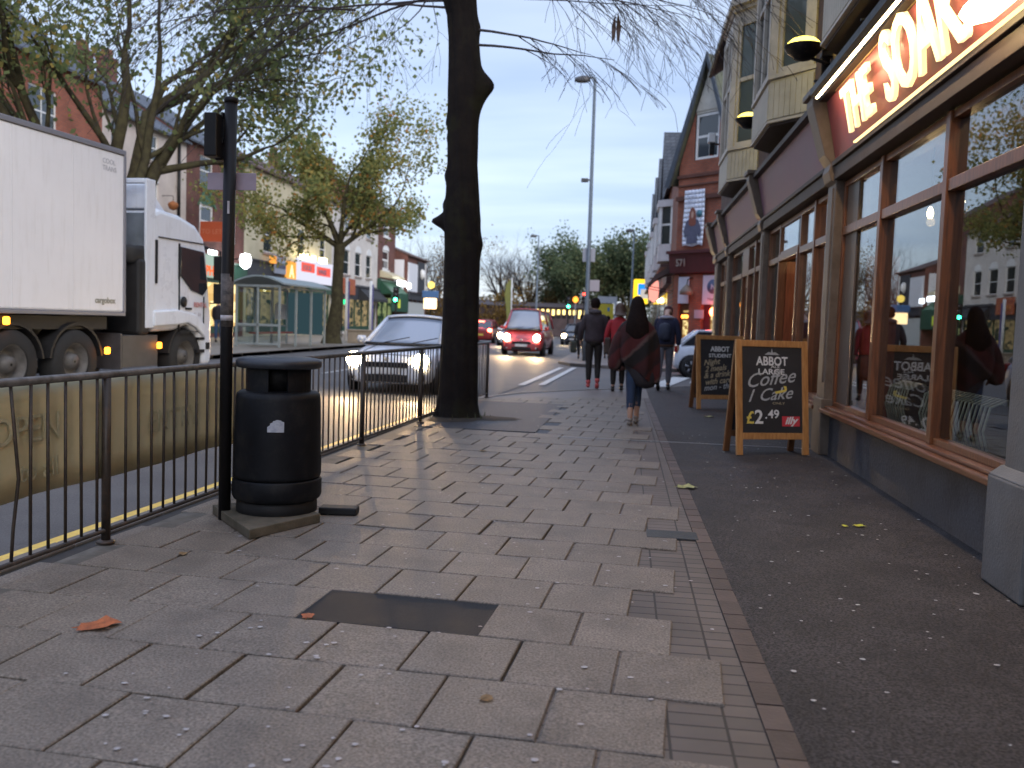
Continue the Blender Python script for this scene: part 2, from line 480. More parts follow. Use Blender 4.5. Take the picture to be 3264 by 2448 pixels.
mb = MB(); mb.add([(-700, -700, -0.17), (700, -700, -0.17), (700, 900, -0.17), (-700, 900, -0.17)], [(0, 1, 2, 3)])
struct('ground', mb, M_LAWN)
mb = MB()
ys = [-14, 0, 4, 8, 12, 16, 24, 40, 80, 142]
for a, b in zip(ys[:-1], ys[1:]):
    def nx(y): return kerb_x(min(y, 15)) + (0.6 if y > 20 else 0) + 0.05
    mb.add([(-11.5, a, 0.05), (nx(a), a, -0.1), (nx(b), b, -0.1), (-11.5, b, 0.05)], [(0, 1, 2, 3)])
struct('main_road', mb, M_ROAD)
mb = MB(); mb.add([(-2.75, 13, -0.112), (70, 13, -0.112), (70, 35, -0.112), (-2.2, 35, -0.112), (-2.4, 13, -0.104)], [(0, 1, 2, 3)])
struct('side_street', mb, M_ROAD)

# near footway: concrete bed under everything, corner rounded into the side street
corner = [(kerb_x(15), 15.0), (-2.55, 16.2), (-2.1, 17.4), (-1.3, 18.6), (-0.2, 19.8), (1.0, 21.2), (2.1, 22.8), (3.2, 24.2), (5.0, 25.2), (60, 25.4)]
poly = [(kerb_x(-8) , -8.0)] + corner + [(60, 20), (2.4, 20), (2.4, -8)]
struct('footway_base', MB().prism(poly, -0.3, -0.020), M_BEDD)
kp = [(kerb_x(-8), -8.0), (kerb_x(4), 4.0), (kerb_x(10), 10.0)] + corner
def kerb_run(pts, w, zt, name, inward=1, seg=0.915):
    mb = MB()
    # resample into kerb stones
    P = [Vector((*p, 0)) for p in pts]
    cur = 0.0; out = [P[0]]
    for a, b in zip(P[:-1], P[1:]):
        L = (b - a).length; d = (b - a) / L; t = seg - cur
        while t < L:
            out.append(a + d * t); t += seg
        cur = L - (t - seg)
    for i in range(len(out) - 1):
        a, b = out[i], out[i + 1]; d = (b - a).normalized(); n = Vector((d.y, -d.x, 0)) * inward
        a2 = a + d * 0.004; b2 = b - d * 0.004; dz = rnd.uniform(-0.002, 0.002)
        q = [a2, b2, b2 + n * w, a2 + n * w]
        mb.add([(p.x, p.y, -0.25) for p in q] + [(p.x, p.y, zt + dz) for p in q],
               [(0, 1, 2, 3), (4, 7, 6, 5), (0, 4, 5, 1), (1, 5, 6, 2), (2, 6, 7, 3), (3, 7, 4, 0)])
    return struct(name, mb, M_KERB, bevel=0.012)
kerb_run(kp, 0.13, 0.004, 'kerb')

# paving slabs, laid half-bond, slightly skewed to the building line
th = R_(3.9)
U = Vector((math.cos(th), -math.sin(th))); V = Vector((math.sin(th), math.cos(th))); O = Vector((0.18, 2.83))
uw, vh = 0.415, 0.455
vs = []; fs = []; tone = []
pit = lambda x, y: (x < -1.0 and 11.25 < y < 15.3)
def repair(x, y): return False
slab_row = 2  # the row that holds the asphalt repair
for j in range(-6, 36):
    off = 0.5 if j % 2 else 0.0
    for i in range(-9, 4):
        c0 = O + U * ((i + off) * uw) + V * (j * vh)
        c = [c0, c0 + U * uw, c0 + U * uw + V * vh, c0 + V * vh]
        cx = sum(p.x for p in c) / 4; cy = sum(p.y for p in c) / 4
        if max(p.x for p in c) > border_x(cy) - 0.11 or cx < kerb_x(cy) + 0.33 or cy > 17.3 + 0.5 * cx or cy < 0.2:
            continue
        if pit(cx, cy): continue
        if j == slab_row and -1.49 < cx < -0.55: continue
        g = 0.0045 if rnd.random() < 0.6 else 0.008
        z = rnd.uniform(-0.003, 0.001); tx, ty = rnd.uniform(-0.002, 0.002), rnd.uniform(-0.002, 0.002)
        k = len(vs)
        for ins, dz in ((g, -0.035), (g, -0.004), (g + 0.005, 0.0)):
            for n, (su, sv) in enumerate(((1, 1), (-1, 1), (-1, -1), (1, -1))):
                p = c[n] + U * (su * ins) + V * (sv * ins)
                zz = z + dz + (tx * su + ty * sv) * (1 if dz > -0.03 else 0)
                vs.append((p.x, p.y, zz))
        for r in (0, 4):
            for n in range(4):
                m2 = (n + 1) % 4
                fs.append((k + r + n, k + r + m2, k + r + 4 + m2, k + r + 4 + n))
        fs.append((k + 8, k + 9, k + 10, k + 11))
        t = min(1, max(0, rnd.gauss(0.5, 0.22)))
        tone += [t] * 9
me = bpy.data.meshes.new('pavement'); me.from_pydata(vs, [], fs); me.materials.append(M_SLAB)
at = me.attributes.new('tone', 'FLOAT', 'FACE'); at.data.foreach_set('value', tone)
o = bpy.data.objects.new('pavement', me); COL.objects.link(o); tag(o, kind='structure')

# sheet helper for thin surfaces
def sheet(name, pts, z, m):
    mb = MB(); mb.prism(pts, z - 0.012, z); return struct(name, mb, m)
c0 = O + U * (-3.9 * uw) + V * (slab_row * vh)
q = [O + U * (-4.02 * uw) + V * (slab_row * vh + 0.004), O + U * (-1.98 * uw) + V * (slab_row * vh + 0.004),
     O + U * (-1.98 * uw) + V * ((slab_row + 1) * vh - 0.004), O + U * (-4.02 * uw) + V * ((slab_row + 1) * vh - 0.004)]
sheet('asphalt_repair', [tuple(p) for p in q], -0.004, M_PATCH)
sheet('tree_surround_base', [(-2.62, 10.7), (-0.36, 10.7), (-0.36, 16.0), (-2.45, 16.0)], -0.0125, M_TREEPATCH)
sheet('tree_surround', [(-2.62, 11.25), (-1.06, 11.2), (-0.98, 15.35), (-2.45, 15.25)], -0.001, M_TREEPATCH)
M_BLOCK = brick_mat('block_paving', (0.135, 0.108, 0.090), (0.105, 0.085, 0.071), (0.035, 0.029, 0.025), 0.6, bw=0.2, bh=0.1, ms=0.0055, axes='xy', bump=0.5, offset=0.0)
o = sheet('block_paving', [(-0.35, 0.3), (border_x(0.3) - 0.1, 0.3), (border_x(17.5) - 0.1, 17.5), (-0.35, 17.5)], -0.011, M_BLOCK)
sheet('footway_edge', [(kerb_x(4) - 0.0 + 0.13, 0.3), (rail_x(0.3) + 0.16, 0.3), (rail_x(15) + 0.16, 15), (kerb_x(15) + 0.13, 15)], -0.007,
      mat('mossy_edge_concrete', (0.07, 0.062, 0.05), 0.8, 0.0, 8, bump=0.3, col2=(0.15, 0.135, 0.115)))
# lower right: dark asphalt in front of the pub, and the crossing-point apron
sheet('asphalt_forecourt', [(border_x(0.3), 0.3), (2.3, 0.3), (2.3, 24.0), (1.9, 22.45), (0.9, 21.0), (border_x(17.6), 20.2), (border_x(17.5), 17.5)], -0.003, M_ASPH)
sheet('footway_apron', [(-1.9, 15.4), (-0.98, 15.36), (-0.2, 17.4), (border_x(17.5), 17.5), (border_x(17.5), 20.2), (-0.28, 19.6), (-1.32, 18.4), (-2.1, 17.15), (-2.5, 16.1), (-2.55, 15.3)],
      -0.009, mat('footway_concrete', (0.13, 0.105, 0.09), 0.6, 0.0, 3, bump=0.25, bscale=180, col2=(0.18, 0.15, 0.13)))
mb = MB(); tone = []
y = 0.4
while y < 17.4:
    b0, b1 = border_x(y), border_x(y + 0.2)
    z = rnd.uniform(-0.002, 0.001)
    mb.add([(b0 - 0.098, y, -0.03), (b0 - 0.002, y, -0.03), (b1 - 0.002, y + 0.2, -0.03), (b1 - 0.098, y + 0.2, -0.03),
            (b0 - 0.098, y, z), (b0 - 0.002, y, z), (b1 - 0.002, y + 0.2, z), (b1 - 0.098, y + 0.2, z)],
           [(0, 3, 2, 1), (4, 5, 6, 7), (0, 1, 5, 4), (1, 2, 6, 5), (2, 3, 7, 6), (3, 0, 4, 7)])
    tone += [rnd.random()] * 6
    y += 0.208
o = mb.build('brick_border', M_REDB, fix=False)
at = o.data.attributes.new('tone', 'FLOAT', 'FACE'); at.data.foreach_set('value', tone)
tag(o, kind='structure')
struct('drain_channel', MB().box(-0.75, 2.27, 10.86, 10.90, -0.02, 0.0015), mat('pale_drain_channel', (0.17, 0.17, 0.17), 0.4, 0.2, 10))
# iron covers in the forecourt and at the border
struct('iron_cover', MB().box(0.19, 0.52, 5.86, 6.08, -0.02, 0.0022), mat('iron_cover_metal', (0.02, 0.022, 0.024), 0.5, 0.3, 12, bump=0.5, bscale=90), bevel=0.003)

# far corner footway across the side street
poly2 = [(-2.45, 142), (-2.45, 36), (-2.4, 33.2), (-1.9, 31.9), (-0.7, 31.05), (1.2, 30.6), (60, 30.5), (60, 50), (6, 50), (6, 142)]
struct('far_corner_footway', MB().prism(poly2, -0.3, 0.0), mat('footway_concrete', (0.1, 0.1, 0.1)))
kerb_run([(60, 30.5), (1.2, 30.6), (-0.7, 31.05), (-1.9, 31.9), (-2.4, 33.2), (-2.45, 36), (-2.45, 140)], 0.13, 0.006, 'far_corner_kerb')
# opposite footway
struct('opposite_footway', MB().prism([(-11.35, -14), (-11.35, 142), (-40, 142), (-40, -14)], -0.2, 0.17), mat('opposite_paving', (0.13, 0.112, 0.09), 0.6, 0.0, 2, col2=(0.20, 0.175, 0.14)))
kerb_run([(-11.35, -14), (-11.35, 140)], 0.15, 0.176, 'opposite_kerb', -1, 2.0)

# painted markings
mb = MB()
for a, b in zip(range(-6, 15), range(-5, 16)):
    mb.add([(kerb_x(a) - 0.30, a, 0), (kerb_x(a) - 0.18, a, 0), (kerb_x(b) - 0.18, b, 0), (kerb_x(b) - 0.30, b, 0)], [(0, 1, 2, 3)])
mb.v = [(x, y, -0.0935 + (-3.1 - x) * 0.018) for x, y, z in mb.v]
struct('yellow_line', mb, M_YEL)
mb = MB()
def line(x0, y0, x1, y1, w, z=-0.0915):
    d = Vector((x1 - x0, y1 - y0)).normalized(); n = Vector((-d.y, d.x)) * w / 2
    mb.add([(x0 + n.x, y0 + n.y, z), (x1 + n.x, y1 + n.y, z), (x1 - n.x, y1 - n.y, z), (x0 - n.x, y0 - n.y, z)], [(0, 1, 2, 3)])
line(-2.36, 21.0, -2.08, 30.3, 0.16); line(-1.92, 21.3, -1.66, 30.6, 0.16)
line(0.8, 22.4, 1.7, 27.2, 0.5); line(1.9, 24.4, 2.4, 29.0, 0.35)
struct('junction_lines', mb, M_WLINE)
mb = MB()
for k in range(12):
    y = -6 + k * 9.0
    x = -7.15; z = 0.0 - 0.016
    mb.add([(x - 0.05, y, z + 0.003), (x + 0.05, y, z + 0.003), (x + 0.05, y + 4, z + 0.003), (x - 0.05, y + 4, z + 0.003)], [(0, 1, 2, 3)])
struct('centre_line', mb, M_WLINE)

# chewing gum and small litter flecks trodden into the paving
def flecks(name, m, n, reg, seed, rmin, rmax):
    r = random.Random(seed); mb = MB()
    for _ in range(n):
        x, y = reg(r)
        rad = r.uniform(rmin, rmax); k = r.randint(5, 8); a = r.uniform(0, 6)
        e_ = r.uniform(0.55, 1)
        pts = [(x + rad * math.cos(a + t * 6.283 / k) * r.uniform(0.75, 1.1), y + rad * e_ * math.sin(a + t * 6.283 / k) * r.uniform(0.75, 1.1)) for t in range(k)]
        mb.add([(p, q_, 0.0045) for p, q_ in pts] + [(x, y, 0.0065)], [(i, (i + 1) % k, k) for i in range(k)])
    o = mb.build(name, m)
    return tag(o, kind='stuff')
def reg1(r):
    while True:
        y = 1.8 + 12 * r.random() ** 1.6; x = r.uniform(-2.6, 0.5)
        if r.random() < 0.55: x = r.gauss(-0.9, 0.6)
        if -2.7 < x < 0.55: return x, y
def reg2(r):
    return r.uniform(0.7, 2.2), 2.0 + 10 * r.random() ** 1.2
M_GUM = mat('old_gum', (0.38, 0.35, 0.34), 0.7, 0.2, 30)
flecks('chewing_gum', M_GUM, 330, reg1, 3, 0.006, 0.016)
flecks('trodden_litter', mat('pale_litter', (0.42, 0.41, 0.4), 0.7, 0.25, 30), 170, reg2, 4, 0.004, 0.015)

# fallen leaves: each one a lobed plane-tree leaf, curled
def leaf(label, x, y, size, m, rz, seed, group=None):
    r = random.Random(seed); n = 15; pts = []
    for k in range(n):
        t = 2 * math.pi * k / n
        rr = size * (0.5 + 0.5 * abs(math.cos(2.5 * t))) * r.uniform(0.85, 1.1)
        pts.append((rr * math.cos(t), rr * 0.75 * math.sin(t), 0.006 + 0.5 * size * abs(math.sin(t * 1.5)) * r.uniform(0.15, 0.4)))
    mb = MB(); mb.add(pts + [(0, 0, 0.012)], [(i, (i + 1) % n, n) for i in range(n)], 0, True)
    mb.tube([(0, 0, 0.012), (-size * 1.0, 0, 0.008)], 0.0018, 4)
    o = mb.build('fallen_leaf', m, loc=(x, y, 0)); o.rotation_euler = (0, 0, rz)
    return tag(o, label, 'leaf', group)
M_LO = mat('orange_leaf', (0.36, 0.10, 0.03), 0.7, 0.4, 30)
M_LY = mat('yellow_leaf', (0.50, 0.48, 0.03), 0.6, 0.2, 30)
M_LP = mat('pale_green_leaf', (0.30, 0.30, 0.12), 0.7, 0.3, 30)
M_LB = mat('brown_leaf', (0.20, 0.12, 0.05), 0.8, 0.3, 30)
leaf('large orange brown leaf lying on the paving at bottom left', -2.17, 3.55, 0.105, M_LO, 0.6, 1)
leaf('bright yellow leaf on the dark asphalt in front of the pub wall', 1.69, 6.58, 0.05, M_LY, 0.1, 2)
leaf('small yellow leaf touching the bright yellow leaf on the asphalt', 1.58, 6.55, 0.032, M_LY, 2.2, 3)
leaf('pale greenish leaf lying across the red brick border', 0.57, 7.78, 0.11, M_LP, 0.2, 4)
leaf('flattened brown leaf on a paving slab at the bottom', -0.44, 3.14, 0.035, M_LB, 1.0, 5)
leaf('dull yellow leaf on the paving in front of the bin slab', -2.39, 4.72, 0.04, M_LB, 1.4, 6)
leaf('ochre leaf on the paving beside the tree asphalt', -1.42, 9.3, 0.05, M_LB, 2.0, 7)
leaf('pale leaf on the asphalt below the rear chalkboard', 1.33, 14.2, 0.10, M_LP, 0.3, 8)
leaf('crumpled orange leaf on the corner of the asphalt repair', -1.36, 3.86, 0.045, M_LO, 1.7, 9)

# ================================================================== GUARD RAILING
M_RAIL = mat('tarnished_railing', (0.022, 0.017, 0.014), 0.5, 0.0, 12, metal=0.2, col2=(0.055, 0.043, 0.036), stain=0.5, staincol=(0.09, 0.05, 0.03), stainscale=16)
M_RTOP = mat('worn_top_rail', (0.06, 0.055, 0.050), 0.5, 0.0, 12, metal=0.3, col2=(0.15, 0.14, 0.135))
rail = thing('guard_railing', 'long dark steel pedestrian guard railing with upright bars along the kerb', 'railing', (rail_x(4), 4, 0))
def rp(y, z): return (rail_x(y) - rail_x(4), y - 4.0, z)
ry0, ry1 = 2.6, 16.0
MB().tube([rp(ry0, 0.975), rp(9.3, 0.975), rp(ry1, 0.975)], 0.022, 10).build('top_rail', M_RTOP, rail)
MB().tube([rp(ry0, 0.075), rp(9.3, 0.075), rp(ry1, 0.075)], 0.014, 8).build('bottom_rail', M_RAIL, rail)
post = None
for y in (2.6, 4.86, 7.12, 9.3, 11.6, 13.8, 16.0):
    if post is None:
        mb = MB(); mb.tube([(0, 0, 0), (0, 0, 0.955)], 0.026, 10); mb.lathe([(0.05, 0.0), (0.05, 0.012), (0.03, 0.02)], 12)
        post = mb.build('post', M_RAIL, rail, loc=rp(y, 0)); p = post
    else:
        p = post.copy(); COL.objects.link(p); p.parent = rail; p.location = rp(y, 0)
bars = []; y = 2.72; bar0 = None
posts_y = (2.6, 4.86, 7.12, 9.3, 11.6, 13.8, 16.0)
while y < 15.95:
    if min(abs(y - q_) for q_ in posts_y) > 0.055:
        if bar0 is None:
            bar0 = MB().tube([(0, 0, 0.07), (0, 0, 0.965)], 0.0085, 6).build('bar', M_RAIL, rail, loc=rp(y, 0)); b = bar0
        elif abs(y - 4.14) < 0.07:
            b = MB().tube([(0, 0, 0.07), (0.012, 0.0, 0.25), (0.035, 0.01, 0.5), (0.02, 0, 0.75), (0, 0, 0.965)], 0.0085, 6).build('bar', M_RAIL, rail, loc=rp(y, 0))
            b['label'] = 'bent bar'
        else:
            b = bar0.copy(); COL.objects.link(b); b.parent = rail; b.location = rp(y, 0)
            b.rotation_euler = (rnd.uniform(-0.008, 0.008), rnd.uniform(-0.008, 0.008), 0)
    y += 0.137
# banner tied behind the railing
M_BAN = mat('sun_faded_banner', (0.42, 0.37, 0.22), 0.7, 0.0, 2.2, col2=(0.52, 0.465, 0.30))
ban = thing('railing_banner', 'faded cream banner with washed out blue lettering tied behind the railing', 'banner', (rail_x(4) - 0.05, 4, 0))
mb = MB(); N = 26; vs = []; fs = []
for i in range(N + 1):
    for j in range(5):
        z = 0.37 + 0.58 * j / 4; y = 2.7 + i * (6.95 - 2.7) / N
        vs.append((rail_x(y) - rail_x(4) + 0.010 * math.sin(i * 1.1) * (0.95 - z) * 2 + 0.004 * math.sin(i * 2.3 + j), y - 4.0, z + (0.008 * math.sin(i * 0.7) if j == 0 else 0)))
for i in range(N):
    for j in range(4):
        k = i * 5 + j; fs.append((k, k + 5, k + 6, k + 1))
mb.add(vs, fs, 0, True)
o = mb.build('banner_cloth', M_BAN, ban)
s = o.modifiers.new('solid', 'SOLIDIFY'); s.thickness = 0.003
M_BTXT = mat('washed_blue_print', (0.39, 0.36, 0.235), 0.8, 0.3, 8)
for body, yy, zz, sz in (('OPEN', 4.0, 0.66, 0.2), ('to all', 4.2, 0.46, 0.15), ('ENTRY', 5.35, 0.58, 0.2)):
    t = text('banner_lettering', body, sz, M_BTXT, ban, (rail_x(yy) - rail_x(4) + 0.014, yy - 4.0 + 0.55, zz), ext=0.001)
    t.rotation_euler = (math.pi / 2, 0, math.pi / 2 - 0.0465)
    t.location.y -= 0.55

# ================================================================== LITTER BIN, SLAB, POLE
bin_ = thing('litter_bin', 'black round litter bin with a hooded top and white sticker', 'litter bin', (-2.25, 5.74, 0.045), R_(20))
bin_.scale = (1.045, 1.045, 0.93)
M_BIN = mat('black_bin_plastic', (0.005, 0.0055, 0.0075), 0.55, 0.35, 6, bump=0.06, bscale=40, spec=0.2, stain=0.6, staincol=(0.022, 0.02, 0.018), stainscale=7)
mb = MB(); mb.lathe([(0.245, 0.10), (0.266, 0.112), (0.276, 0.135), (0.276, 0.240), (0.270, 0.254)], 36)
mb.build('base_band', M_BIN, bin_, bevel=0.004)
mb = MB()
mb.lathe([(0.262, 0.255), (0.270, 0.275), (0.270, 0.29), (0.266, 0.55), (0.260, 0.82), (0.254, 0.85), (0.236, 0.866), (0.19, 0.872)], 40)
mb.build('drum', M_BIN, bin_)
mb = MB()   # open hood: four pillars round the mouth
for k in range(4):
    a = math.pi / 4 + k * math.pi / 2
    for t in range(7):
        u = a - 0.50 + t * 1.0 / 6
        u2 = a - 0.50 + (t + 1) * 1.0 / 6
        if t < 6:
            r = 0.205
            mb.add([(r * math.cos(u), r * math.sin(u), 0.87), (r * math.cos(u2), r * math.sin(u2), 0.87), (r * math.cos(u2), r * math.sin(u2), 1.05), (r * math.cos(u), r * math.sin(u), 1.05),
                    ((r - .02) * math.cos(u), (r - .02) * math.sin(u), 0.87), ((r - .02) * math.cos(u2), (r - .02) * math.sin(u2), 0.87), ((r - .02) * math.cos(u2), (r - .02) * math.sin(u2), 1.05), ((r - .02) * math.cos(u), (r - .02) * math.sin(u), 1.05)],
                   [(0, 1, 2, 3), (4, 7, 6, 5), (0, 4, 5, 1), (3, 2, 6, 7), (0, 3, 7, 4), (1, 5, 6, 2)], 0, False)
mb.lathe([(0.10, 0.86), (0.13, 0.93), (0.15, 1.05)], 20)
mb.build('hood', M_BIN, bin_)
mb = MB(); mb.lathe([(0.250, 1.030), (0.262, 1.04), (0.264, 1.075), (0.25, 1.095), (0.20, 1.104), (0.02, 1.108)], 36)
mb.build('lid', mat('grey_black_lid', (0.018, 0.021, 0.028), 0.45, 0.2, 10), bin_)
mb = MB(); mb.lathe([(0.235, 0.0), (0.25, 0.02), (0.25, 0.085), (0.235, 0.11)], 30)
mb.build('foot_ring', M_DARK, bin_)
st = MB()
a0 = math.atan2(-5.8, 2.235) - R_(20)
pr = 0.2675
for k in range(6):
    u = a0 - 0.05 + (k - 3) * 0.062; u2 = u + 0.062
    zt = lambda kk: 0.70 - (0.03 if kk in (0,) else 0)
    st.add([(pr * math.cos(u), pr * math.sin(u), 0.605), (pr * math.cos(u2), pr * math.sin(u2), 0.605), (pr * math.cos(u2), pr * math.sin(u2), 0.69 - 0.004 * abs(k - 3) ** 2), (pr * math.cos(u), pr * math.sin(u), 0.69 - 0.004 * abs(k - 3.5) ** 2)], [(0, 1, 2, 3)])
st.build('sticker', mat('torn_white_sticker', (0.45, 0.46, 0.49), 0.6, 0.0, 40, col2=(0.28, 0.3, 0.36)), bin_)
mb = MB(); mb.box(-0.03, 0.03, 0.0, 0.05, 0.28, 0.42); o = mb.build('lock_box', M_BIN, bin_, bevel=0.006); o.location = (0.27 * math.cos(a0 + 1.45), 0.27 * math.sin(a0 + 1.45), 0); o.rotation_euler = (0, 0, a0 + 1.45 + math.pi / 2)
o = MB().prism([(-0.43, 0.14), (0.09, -0.47), (0.34, 0.08), (-0.08, 0.5)], 0.0, 0.062, sm=False).build('bin_slab', mat('mossy_concrete_slab', (0.055, 0.047, 0.030), 0.85, 0.0, 7, bump=0.4, col2=(0.12, 0.10, 0.072)), bevel=0.006, loc=(-2.27, 5.60, 0.001))
tag(o, 'square mossy concrete slab under the litter bin', 'slab')
o = MB().box(-0.13, 0.13, -0.06, 0.06, 0, 0.05).build('bin_foot_block', M_DARK, bevel=0.01, loc=(-1.90, 5.98, 0.002)); o.rotation_euler = (0, 0, 0.1)
tag(o, 'short black block lying on the paving right of the bin base', 'block')

pole = thing('sign_pole', 'black street pole with peeled stickers beside the litter bin', 'pole', (-2.56, 5.62, 0.0))
M_POLE = mat('black_pole_paint', (0.005, 0.005, 0.006), 0.5, 0.0, 10, col2=(0.010, 0.0085, 0.009), spec=0.2)
MB().tube([(0, 0, 0), (0.0, 0, 1.4), (0.01, 0, 2.68)], 0.039, 16).build('post', M_POLE, pole)
MB().lathe([(0.042, 2.68), (0.045, 2.71), (0.02, 2.72)], 14, c=(0.01, 0, 0)).build('cap', M_POLE, pole)
mb = MB(); mb.box(-0.118, -0.035, -0.11, 0.12, 2.33, 2.60); mb.box(-0.045, -0.03, -0.03, 0.03, 2.42, 2.46); mb.box(-0.045, -0.03, -0.03, 0.03, 2.58, 2.62)
mb.box(-0.085, -0.04, -0.02, 0.02, 2.32, 2.36)
mb.build('signal_housing', M_POLE, pole, bevel=0.012)
o = MB().box(-0.165, 0.165, 0.045, 0.05, 2.14, 2.25).build('sign_plate', mat('lilac_grey_plate', (0.26, 0.205, 0.245), 0.5, 0.1, 8), pole, bevel=0.004)
mb = MB(); mb.tube([(0, 0, 1.26), (0, 0, 1.60)], 0.0402, 16)
mb.build('sticker_band', mat('scraped_sticker_residue', (0.03, 0.027, 0.026), 0.8, 0.0, 26, col2=(0.13, 0.11, 0.10)), pole)
mb = MB(); mb.tube([(0, 0, 1.30), (0, 0, 1.335)], 0.0407, 16); mb.build('paper_strip', mat('torn_paper', (0.36, 0.33, 0.34), 0.8, 0.3, 30), pole)
st = MB(); st.box(0.012, 0.026, -0.042, -0.039, 1.98, 2.06); st.build('small_sticker', mat('torn_paper', (0, 0, 0)), pole)

# ================================================================== CHALKBOARDS
M_PINE = wood_mat('varnished_pine', (0.30, 0.135, 0.04), (0.47, 0.235, 0.085), 0.45)
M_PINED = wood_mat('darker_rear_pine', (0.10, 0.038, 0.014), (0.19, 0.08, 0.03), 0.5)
M_CHALKB = mat('chalkboard_black', (0.018, 0.017, 0.019), 0.7, 0.3, 5)
M_CHALK = mat('white_chalk', (0.62, 0.62, 0.62), 0.9, 0.12, 60)
M_CHALKD = mat('dim_white_chalk', (0.36, 0.37, 0.38), 0.9, 0.2, 50)
M_CHY = mat('yellow_chalk', (0.60, 0.47, 0.09), 0.9, 0.2, 60)
M_CHR = mat('red_label', (0.50, 0.035, 0.05), 0.6, 0.1, 30)
M_TAN = mat('tan_chalk', (0.38, 0.31, 0.20), 0.9, 0.2, 60)
def aboard(name, label, x, y, rz, W=0.86, H=1.26, lean=0.13):
    t = thing(name, label, 'chalkboard', (x, y, 0), rz, 'pub chalkboards on the pavement')
    for side in (0, 1):
        e_ = bpy.data.objects.new('x', None)
        sgn = 1 if side == 0 else -1
        # front panel leans back (towards +y), rear panel leans the other way
        M = Matrix.Translation((0, 0 if side == 0 else 0.335, 0)) @ Matrix.Rotation(-sgn * lean, 4, 'X')
        bpy.data.objects.remove(e_)
        mb = MB(); w = 0.072; d = 0.035
        mb.box(0, w, -d / 2, d / 2, 0, H, M=M); mb.box(W - w, W, -d / 2, d / 2, 0, H, M=M)
        mb.box(w, W - w, -d / 2 + 0.002, d / 2 - 0.002, H - w - 0.003, H - 0.003, M=M); mb.box(w, W - w, -d / 2 + 0.002, d / 2 - 0.002, 0.17, 0.17 + w, M=M)
        mb.build('frame' if side == 0 else 'rear_frame', M_PINE if side == 0 else M_PINED, t, bevel=0.004)
        mb = MB(); mb.box(w, W - w, -0.006, 0.006, 0.17 + w, H - w - 0.003, M=M)
        mb.build('board' if side == 0 else 'rear_board', M_CHALKB, t)
    return t, Matrix.Rotation(-lean, 4, 'X')
def board_text(t, M, body, x, z, size, m, shear=0.0, sx=1.0, rot=0.0, bold=0.0, align='LEFT', y=-0.0075):
    o = text('chalk_writing', body, size, m, t, (0, 0, 0), ext=0.0008, shear=shear, align=align, bold=bold)
    o.matrix_local = M @ Matrix.Translation((x, y, z)) @ Matrix.Rotation(math.pi / 2, 4, 'X') @ Matrix.Rotation(rot, 4, 'Z') @ Matrix.Diagonal((sx, 1, 1, 1))
    return o
rzA = math.atan2(10.33 - 10.03, 2.11 - 1.25)
tA, MA = aboard('chalkboard', 'near pine framed chalkboard advertising large coffee and cake at two pounds', 1.245, 10.02, rzA)
bt = lambda *a, **k: board_text(tA, MA, *a, **k)
bt('ABBOT', 0.43, 0.985, 0.135, M_CHALK, sx=0.86, align='CENTER', bold=0.003)
bt('ALE', 0.47, 0.955, 0.045, M_CHALK, sx=1.5, align='CENTER')
bt('LARGE', 0.42, 0.885, 0.085, M_CHALK, sx=1.25, align='CENTER', bold=0.0015)
bt('Coffee', 0.11, 0.73, 0.215, M_CHALKD, shear=0.5, sx=1.02, rot=0.13, bold=0.001)
bt('1 Cake', 0.11, 0.575, 0.19, M_CHALKD, shear=0.5, sx=1.02, rot=0.09, bold=0.001)
bt('ONLY', 0.43, 0.555, 0.035, M_TAN, sx=1.6)
bt('\u00a3', 0.115, 0.345, 0.19, M_CHY, sx=0.95, bold=0.003)
bt('2', 0.215, 0.345, 0.21, M_CHALK, sx=1.0, bold=0.004)
bt('.', 0.34, 0.40, 0.12, M_CHALK, bold=0.003)
bt('49', 0.375, 0.405, 0.13, M_CHALK, sx=1.05, bold=0.002)
# steaming cup doodle, small mitre above the brewery name and the red label
mb = MB(); mb.prism([(0.34, 1.10), (0.52, 1.10), (0.47, 1.13), (0.44, 1.125), (0.43, 1.17), (0.42, 1.125), (0.39, 1.13)], -0.0085, -0.006, 'y', M=MA)
mb.build('chalk_crest', M_CHALKD, tA)
mb = MB(); mb.prism([(0.46, 0.695), (0.58, 0.72), (0.565, 0.76), (0.60, 0.755), (0.605, 0.715), (0.585, 0.695), (0.47, 0.67)], -0.0085, -0.006, 'y', M=MA)
mb.build('chalk_cup', M_CHY, tA)
MB().box(0.545, 0.755, -0.0085, -0.006, 0.315, 0.425, M=MA).build('red_label', M_CHR, tA)
board_text(tA, MA, 'illy', 0.575, 0.34, 0.11, M_CHALK, shear=0.35, sx=1.15, rot=0.03, bold=0.003, y=-0.0115)
tB, MB_ = aboard('chalkboard', 'far pine framed chalkboard about student offers, partly behind the coffee chalkboard', 1.24, 15.55, rzA)
bt = lambda *a, **k: board_text(tB, MB_, *a, **k)
bt('ABBOT', 0.43, 0.985, 0.12, M_CHALK, sx=0.88, align='CENTER', bold=0.003)
bt('STUDENT', 0.43, 0.885, 0.085, M_CHALK, sx=1.1, align='CENTER', bold=0.0015)
for k, (w_, z) in enumerate((('Night', 0.78), ('2 meals', 0.67), ('& a drink', 0.56), ('with card', 0.45), ('mon - thu', 0.35))):
    bt(w_, 0.13 + 0.02 * (k % 2), z - 0.04, 0.135, M_TAN if k < 4 else M_CHALKD, shear=0.4, sx=0.95, rot=0.12, bold=0.002)
